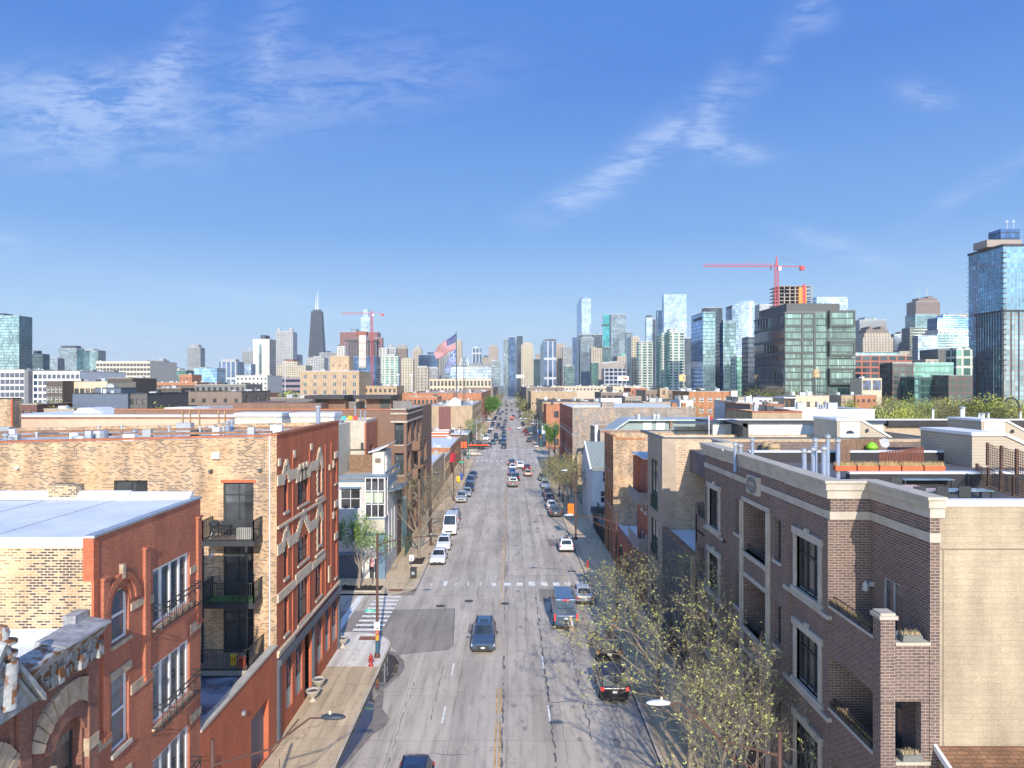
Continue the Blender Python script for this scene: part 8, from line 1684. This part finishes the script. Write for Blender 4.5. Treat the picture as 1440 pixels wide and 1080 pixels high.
for px,py,c_,lb in((644.5,679.5,(.75,.42,.01),'bright yellow collection box on the left pavement beside the blue one'),(648.5,675.5,(.02,.06,.30),'blue mailbox on the left pavement beside the yellow one')):
 Y=GY(py);X=GX(px,Y);t_=thing('collection_box',lb,'box',(X,Y,.14));m=plain('box_'+lb[:6].strip(),c_,.5,var=.05);b=MB();b.box(X-.38,X+.38,Y-.3,Y+.3,.3,1.25);b.extr([(Y-.3,1.25),(Y+.3,1.25),(Y+.22,1.48),(Y,1.55),(Y-.22,1.48)],X-.38,X+.38,'x');b.build('body',m,t_)
 for a in(-.3,.3):
  for c in(-.25,.25):b=MB();b.box(X+a-.04,X+a+.04,Y+c-.04,Y+c+.04,.14,.3);b.build('leg',DSTEEL,t_)
ct=thing('traffic_barrel_cone','orange traffic cone marker by the green sign pole on the right pavement','traffic cone',(GX(866,61),61,.14));X=GX(864,61);b=MB();b.lathe([(.3,0),(.3,.05),(.2,.06),(.1,.7),(.08,.75)],(X,61,.14),12);b.build('cone',ORP,ct);b=MB();b.lathe([(.165,.3),(.14,.45)],(X,61,.14),12);b.build('reflective_band',WHT,ct)
GPM=plain('signal_green_pole',(.03,.17,.11),.5,.1)
def sigpole(lb,X,Y,arm,h=10.5,side=1):
 t_=thing('traffic_signal',lb,'traffic light',(X,Y,.14));b=MB();b.tube([(X,Y,.14),(X,Y,6.5),(X,Y,h)],[.17,.13,.09],10);b.build('pole',GPM,t_)
 b=MB();b.tube([(X,Y,h-.6),(X+side*arm*.5,Y,h+.3),(X+side*arm,Y,h+.5)],[.06,.05,.04],6);b.build('lamp_arm',STEEL,t_);b=MB();b.tube([(X+side*arm,Y,h+.5),(X+side*(arm+.8),Y,h+.45)],[.14,.08],8);b.build('lamp_head',LAMPW,t_)
 b=MB();b.box(X+side*.2-.16,X+side*.2+.16,Y-.2,Y+.15,3.2,4.3);h_=b.build('signal_head',BLKP,t_);em=NT('signal_red');em.out((.8,.02,.02),.3);em.b.inputs['Emission Color'].default_value=(1,.05,.03,1);em.b.inputs['Emission Strength'].default_value=4;b=MB();b.lathe([(.11,0),(.09,.03)],(0,0,0),10);o=b.build('red_lens',em.m,None);o.parent=h_;o.rotation_euler=(R(90),0,0);o.location=(X+side*.2-ORG[t_.name][0],Y-.2-ORG[t_.name][1],4.08-.14)
sigpole('green traffic signal pole with lamp arm on the near left corner of the crossing',GX(659,196),196,5.2,10.2,1);sigpole('green traffic signal pole with white lamp arm on the near right corner of the crossing',GX(780,186),186,5.4,10.2,-1);sigpole('green traffic signal pole on the far right corner of the crossing',10.2,226,4.5,9.5,-1);sigpole('green traffic signal pole on the far left corner of the crossing',-11.3,228,4.5,9.5,1)
hs=thing('traffic_signal','lone red signal head hanging over the avenue beyond the crossing','traffic light',(GX(717.5,330),330,0));X=GX(717.6,330);b=MB();b.box(X-.55,X+.55,329.8,330.2,GZ(606,330),GZ(602,330));b.build('signal_head',plain('signal_red_paint',(.45,.02,.02),.5,var=0),hs);b=MB();b.tube([(CR+1,330,0),(CR+1,330,GZ(600,330)),(X,330,GZ(601.5,330))],.08,6);b.build('mast_arm',STEEL,hs)
gs=flatsign('green overhead street sign right of the lone red signal beyond the crossing',GX(727,322),322,GZ(607.5,322),2.6,.4,STG,pole=True)
ap=thing('entrance_canopy','pinkish red sloping canopy frame at the right near corner of the crossing','canopy',(GX(783,170),170,0));b=MB();b.prism([(GX(772,168),168),(GX(786,168),168),(GX(786,168),168.2),(GX(772,168),168.2)],GZ(646.5,168),[GZ(645,168),GZ(640,168),GZ(640,168),GZ(645,168)]);b.build('awning',plain('faded_pink',(.36,.12,.12),.7),ap);b=MB()
for px in(771.5,786):b.box(GX(px,168)-.06,GX(px,168)+.06,168,168.12,.1,GZ(640,168))
each(b,'post',STEEL,ap)
aw=thing('shop_awning','dark barrel shaped shop awning under the orange brick corner building','awning',(11.5,234,2));b=MB();b.extr([(232,2.2),(232,3.8),(232.6,4.8),(233.6,5.2),(236,5.2),(236,2.2)],10.9,12.3,'x');b.build('canopy',plain('awning_navy',(.03,.05,.09),.6),aw);slab(aw,'fascia_sign',9.6,12.3,236.5,238.5,4.6,5.6,plain('awning_blue',(.05,.13,.42),.6))
for X,Y,h,lb in((13.0,105,9.4,'wooden utility pole beside the grey house and iron fence'),(12.0,158,11,'wooden utility pole before the red street wall of the patchwork building'),(-12.4,182,10.5,'wooden utility pole at the left near corner of the crossing')):
 up_=thing('utility_pole',lb,'utility pole',(X,Y,.1));b=MB();b.tube([(X,Y,0),(X,Y,h)],[.16,.11],8);b.build('pole',plain('pole_timber',(.12,.09,.07),.9,var=.2),up_);b=MB();b.box(X-.9,X+.9,Y-.05,Y+.05,h-.7,h-.58);b.build('crossarm',plain('pole_timber',(.12,.09,.07),.9,var=.2),up_)
for i,(X,Y,lb)in enumerate(((9.6,33.6,'black bench like rack under the budding trees at the bottom'),)):
 pass
Y=330.;X=GX(641.7,Y);zt=GZ(466,Y);fp=thing('flagpole','very tall thin flagpole rising behind the blank tan brick building','flagpole',(X,Y,0));b=MB();b.tube([(X,Y,0),(X,Y,zt-2),(X,Y,zt)],[.35,.24,.16],8);b.build('pole',plain('pole_dark',(.10,.11,.13),.5,.2),fp)
def cloth(nm,lb,fn,cols,P00,P10,P11,P01,nu=39,nv=26,amp=1.1):
 """waving flag: corners are (px,py) hoist-top, fly-top, fly-bottom, hoist-bottom"""
 t_=thing(nm,lb,'flag',(X,Y,20));b=MB();
 def pt(u,v):
  a=[P00[k]*(1-u)*(1-v)+P10[k]*u*(1-v)+P11[k]*u*v+P01[k]*(1-u)*v for k in(0,1)];sag=math.sin(math.pi*u)*(1.7-.4*v);a[1]+=-sag*2.2*(u*(1-u)*4)**.5*.5+math.sin(u*9+v*2)*.5;return(GX(a[0],Y)-.1,Y+math.sin(u*8+v*3)*amp*u,GZ(a[1],Y))
 for i in range(nu):
  for j in range(nv):u0,u1,v0,v1=i/nu,(i+1)/nu,j/nv,(j+1)/nv;b.quad(pt(u0,v0),pt(u1,v0),pt(u1,v1),pt(u0,v1),m=fn((i+.5)/nu,(j+.5)/nv))
 b.build('cloth',cols,t_)
def fl(n,c):return plain(n,c,.8,var=0)
us=lambda u,v:(2 if((int(u*40)%3==1 and int(v*26*1.4)%3==1))else 1)if(u<.4 and v<7/13)else(0 if int(v*13)%2==0 else 2)
cloth('striped_flag','large red and white striped flag with blue starred corner, upper on the tall flagpole',us,[fl('flag_stripe_red',(.30,.0,.015)),fl('flag_canton_blue',(.012,.025,.13)),fl('flag_white',(.42,.42,.42))],(641.2,469),(609.5,496),(614.5,506),(641,491))
gr=lambda u,v:((1 if(abs(u-.185)<.04 or abs(v-2.5/9)<.055)else 0)if(u<.37 and v<5/9)else(0 if int(v*9)%2==0 else 1))
cloth('blue_white_flag','blue and white striped flag with white cross, lower on the tall flagpole',gr,[fl('flag_blue',(.01,.06,.36)),fl('flag_white',(.42,.42,.42))],(641,491.5),(624.5,520),(631.5,525),(641,509),nu=36,nv=27)
for px,yt,Y_,lb in((560,527,420,'left'),(578.5,527,400,'right'),(401,509,520,'far')):
 t_=thing('light_mast',{'left':'left of the two pale sports light masts near the olive tree','right':'right of the two pale sports light masts near the olive tree','far':'single pale mast standing before the hotel block'}[lb],'mast',(GX(px,Y_),Y_,0));b=MB();b.tube([(GX(px,Y_),Y_,0),(GX(px,Y_),Y_,GZ(yt,Y_))],[.4,.22],6);b.build('pole',LAMPW,t_);b=MB();b.box(GX(px,Y_)-.9,GX(px,Y_)+.9,Y_-.2,Y_,GZ(yt,Y_)-.3,GZ(yt,Y_)+.5);b.build('lamp_bank',LAMPW,t_)
# ------------------------------------------------------------------ sky, sun, camera
SUN_EL,SUN_AZ=27.,7.8
w=bpy.data.worlds.new('World');bpy.context.scene.world=w;w.use_nodes=True
n,l=w.node_tree.nodes,w.node_tree.links
bg=n['Background'];bg.inputs[1].default_value=.121
sky=n.new('ShaderNodeTexSky');sky.sky_type='NISHITA';sky.sun_disc=False
sky.sun_elevation=R(SUN_EL);sky.sun_rotation=R(180-SUN_AZ);sky.altitude=200;sky.ozone_density=3.2;sky.air_density=1.25;sky.dust_density=.35
tc=n.new('ShaderNodeTexCoord')
def M(op,a,b=None,c=None,cl=False):
 o=n.new('ShaderNodeMath');o.operation=op;o.use_clamp=cl
 for i,v in enumerate((a,b,c)):
  if v is None:continue
  if hasattr(v,'is_linked'):l.new(v,o.inputs[i])
  else:o.inputs[i].default_value=v
 return o.outputs[0]
sp_=n.new('ShaderNodeSeparateXYZ');l.new(tc.outputs['Generated'],sp_.inputs[0])
yy_=M('MAXIMUM',sp_.outputs[1],.02)
U=M('DIVIDE',sp_.outputs[0],yy_);W_=M('DIVIDE',sp_.outputs[2],yy_)
def wisp(cu,cv,ang,su,sv,amp):
 ca,sa=math.cos(R(ang)),math.sin(R(ang))
 du=M('SUBTRACT',U,cu);dv=M('SUBTRACT',W_,cv)
 p=M('DIVIDE',M('ADD',M('MULTIPLY',du,ca),M('MULTIPLY',dv,sa)),su)
 q=M('DIVIDE',M('SUBTRACT',M('MULTIPLY',dv,ca),M('MULTIPLY',du,sa)),sv)
 r2=M('ADD',M('MULTIPLY',p,p),M('MULTIPLY',q,q))
 return M('MULTIPLY',M('POWER',2.718,M('MULTIPLY',r2,-1.)),amp)
ws=[(.0-.60,.385,-10,.17,.05,1.1),(-.54,.42,20,.13,.035,.6),(-.47,.46,60,.07,.02,.7),(-.25,.42,8,.22,.06,.6),(-.33,.50,75,.10,.03,.55),(-.64,.32,-8,.10,.03,.45),
(.09,.265,25,.07,.016,.9),(.18,.32,38,.12,.022,1.),(.30,.335,-16,.07,.016,1.),(.285,.38,70,.06,.02,.7),(.37,.46,55,.09,.02,.4),(.43,.52,-60,.03,.03,.5),
(.585,.405,-12,.035,.016,.9),(.46,.195,-18,.07,.013,.8),(.66,.28,30,.09,.014,.5),(-.705,.195,0,.022,.012,1.3),(-.58,.095,-14,.05,.007,.8),(-.62,.078,-2,.08,.003,.7),(-.30,.11,-8,.2,.018,.5),(-.50,.052,-3,.3,.01,.5),(.12,.085,0,.2,.02,.35),(-.2,.03,0,.5,.014,.35)]
acc=None
for a in ws:v=wisp(*a);acc=v if acc is None else M('ADD',acc,v)
cb=n.new('ShaderNodeCombineXYZ');l.new(U,cb.inputs[0]);l.new(W_,cb.inputs[1])
def nz(scale,rot,sx,sy,det=8,dist=.6):
 mp=n.new('ShaderNodeMapping');mp.inputs['Rotation'].default_value=(0,0,R(rot));mp.inputs['Scale'].default_value=(sx,sy,1);l.new(cb.outputs[0],mp.inputs[0])
 o=n.new('ShaderNodeTexNoise');o.inputs['Scale'].default_value=scale;o.inputs['Detail'].default_value=det;o.inputs['Distortion'].default_value=dist;o.inputs['Roughness'].default_value=.6
 l.new(mp.outputs[0],o.inputs['Vector']);return o.outputs['Fac']
n1=nz(10,-28,1,3.4);n2=nz(30,-55,1,4.5,7,1.1)
nn=M('ADD',M('MULTIPLY',n1,.65),M('MULTIPLY',n2,.35))
thr=M('MULTIPLY',M('SUBTRACT',nn,.40),5.5,cl=True)
cm=M('MULTIPLY',M('MULTIPLY',acc,thr),.50,cl=True)
cm=M('MINIMUM',M('MULTIPLY',cm,.62),.30)
mx=n.new('ShaderNodeMix');mx.data_type='RGBA';l.new(cm,mx.inputs[0])
hs=n.new('ShaderNodeHueSaturation');hs.inputs['Saturation'].default_value=1.12;l.new(sky.outputs[0],hs.inputs['Color'])
hz=n.new('ShaderNodeValToRGB');e=hz.color_ramp.elements;e[0].position=0;e[0].color=(1,1,1,1);e[1].position=.5;e[1].color=(.9,.9,.9,1);e.new(.10).color=(.95,.95,.95,1);e.new(.24).color=(.92,.92,.92,1)
l.new(sp_.outputs[2],hz.inputs[0])
hr=n.new('ShaderNodeValToRGB');e=hr.color_ramp.elements;e[0].position=0;e[0].color=(.84,1.06,1.24,1);e[1].position=.4;e[1].color=(.085,.28,.88,1);e.new(.10).color=(.47,.78,1.16,1);e.new(.2).color=(.22,.49,1.02,1)
l.new(sp_.outputs[2],hr.inputs[0]);hv=n.new('ShaderNodeVectorMath');hv.operation='SCALE';l.new(hr.outputs[0],hv.inputs[0]);hv.inputs[3].default_value=5.0
m2=n.new('ShaderNodeMix');m2.data_type='RGBA';l.new(hz.outputs[0],m2.inputs[0]);l.new(hs.outputs[0],m2.inputs[6]);l.new(hv.outputs[0],m2.inputs[7])
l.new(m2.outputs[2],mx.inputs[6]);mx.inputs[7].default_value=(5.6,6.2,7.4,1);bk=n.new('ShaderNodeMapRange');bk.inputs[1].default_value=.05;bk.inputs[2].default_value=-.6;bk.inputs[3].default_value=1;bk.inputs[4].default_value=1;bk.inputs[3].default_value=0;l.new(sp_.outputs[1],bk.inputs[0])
tn=n.new('ShaderNodeMix');tn.data_type='RGBA';l.new(bk.outputs[0],tn.inputs[0]);tn.inputs[6].default_value=(1,1,1,1);tn.inputs[7].default_value=(5.6,3.8,2.6,1)  # unseen sky behind the camera brightened and warmed as added fill for shadows
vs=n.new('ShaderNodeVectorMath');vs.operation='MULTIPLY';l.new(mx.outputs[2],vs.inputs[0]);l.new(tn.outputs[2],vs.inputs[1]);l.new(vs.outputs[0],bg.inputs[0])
ld=bpy.data.lights.new('sun','SUN');ld.energy=4.7;ld.angle=R(.5);ld.color=(1.,.89,.74)
lo=bpy.data.objects.new('sun',ld);C.objects.link(lo)
dv=Vector((math.sin(R(SUN_AZ))*math.cos(R(SUN_EL)),-math.cos(R(SUN_AZ))*math.cos(R(SUN_EL)),math.sin(R(SUN_EL))))
lo.rotation_euler=dv.to_track_quat('Z','Y').to_euler()
cd=bpy.data.cameras.new('camera');cd.sensor_width=36;cd.lens=25.0;cd.shift_x=4/1440.;cd.clip_end=30000;cd.clip_start=.5
co=bpy.data.objects.new('camera',cd);C.objects.link(co);co.location=(0,0,H);co.rotation_euler=(R(90),0,0);bpy.context.scene.camera=co
s=bpy.context.scene;s.view_settings.view_transform='Standard';s.view_settings.look='None';s.view_settings.exposure=.46;s.view_settings.gamma=1
s.cycles.max_bounces=5;s.cycles.diffuse_bounces=3;s.cycles.glossy_bounces=2;s.cycles.transmission_bounces=2;s.cycles.transparent_max_bounces=6
w.cycles.sampling_method='MANUAL';w.cycles.sample_map_resolution=256
hb=MB();hb.box(-8100,8100,-70,9100,-1.1,460);ht=bpy.data.materials.new('air');ht.use_nodes=True;ht.node_tree.nodes.clear()
ho=ht.node_tree.nodes.new('ShaderNodeOutputMaterial');hv_=ht.node_tree.nodes.new('ShaderNodeVolumePrincipled');hv_.inputs['Color'].default_value=(.88,.94,1,1);hv_.inputs['Density'].default_value=.00007;hv_.inputs['Anisotropy'].default_value=.2
ht.node_tree.links.new(hv_.outputs[0],ho.inputs['Volume']);tag(hb.build('haze',ht),'thin pale blue city haze','haze',kind='stuff')
s.cycles.volume_bounces=0
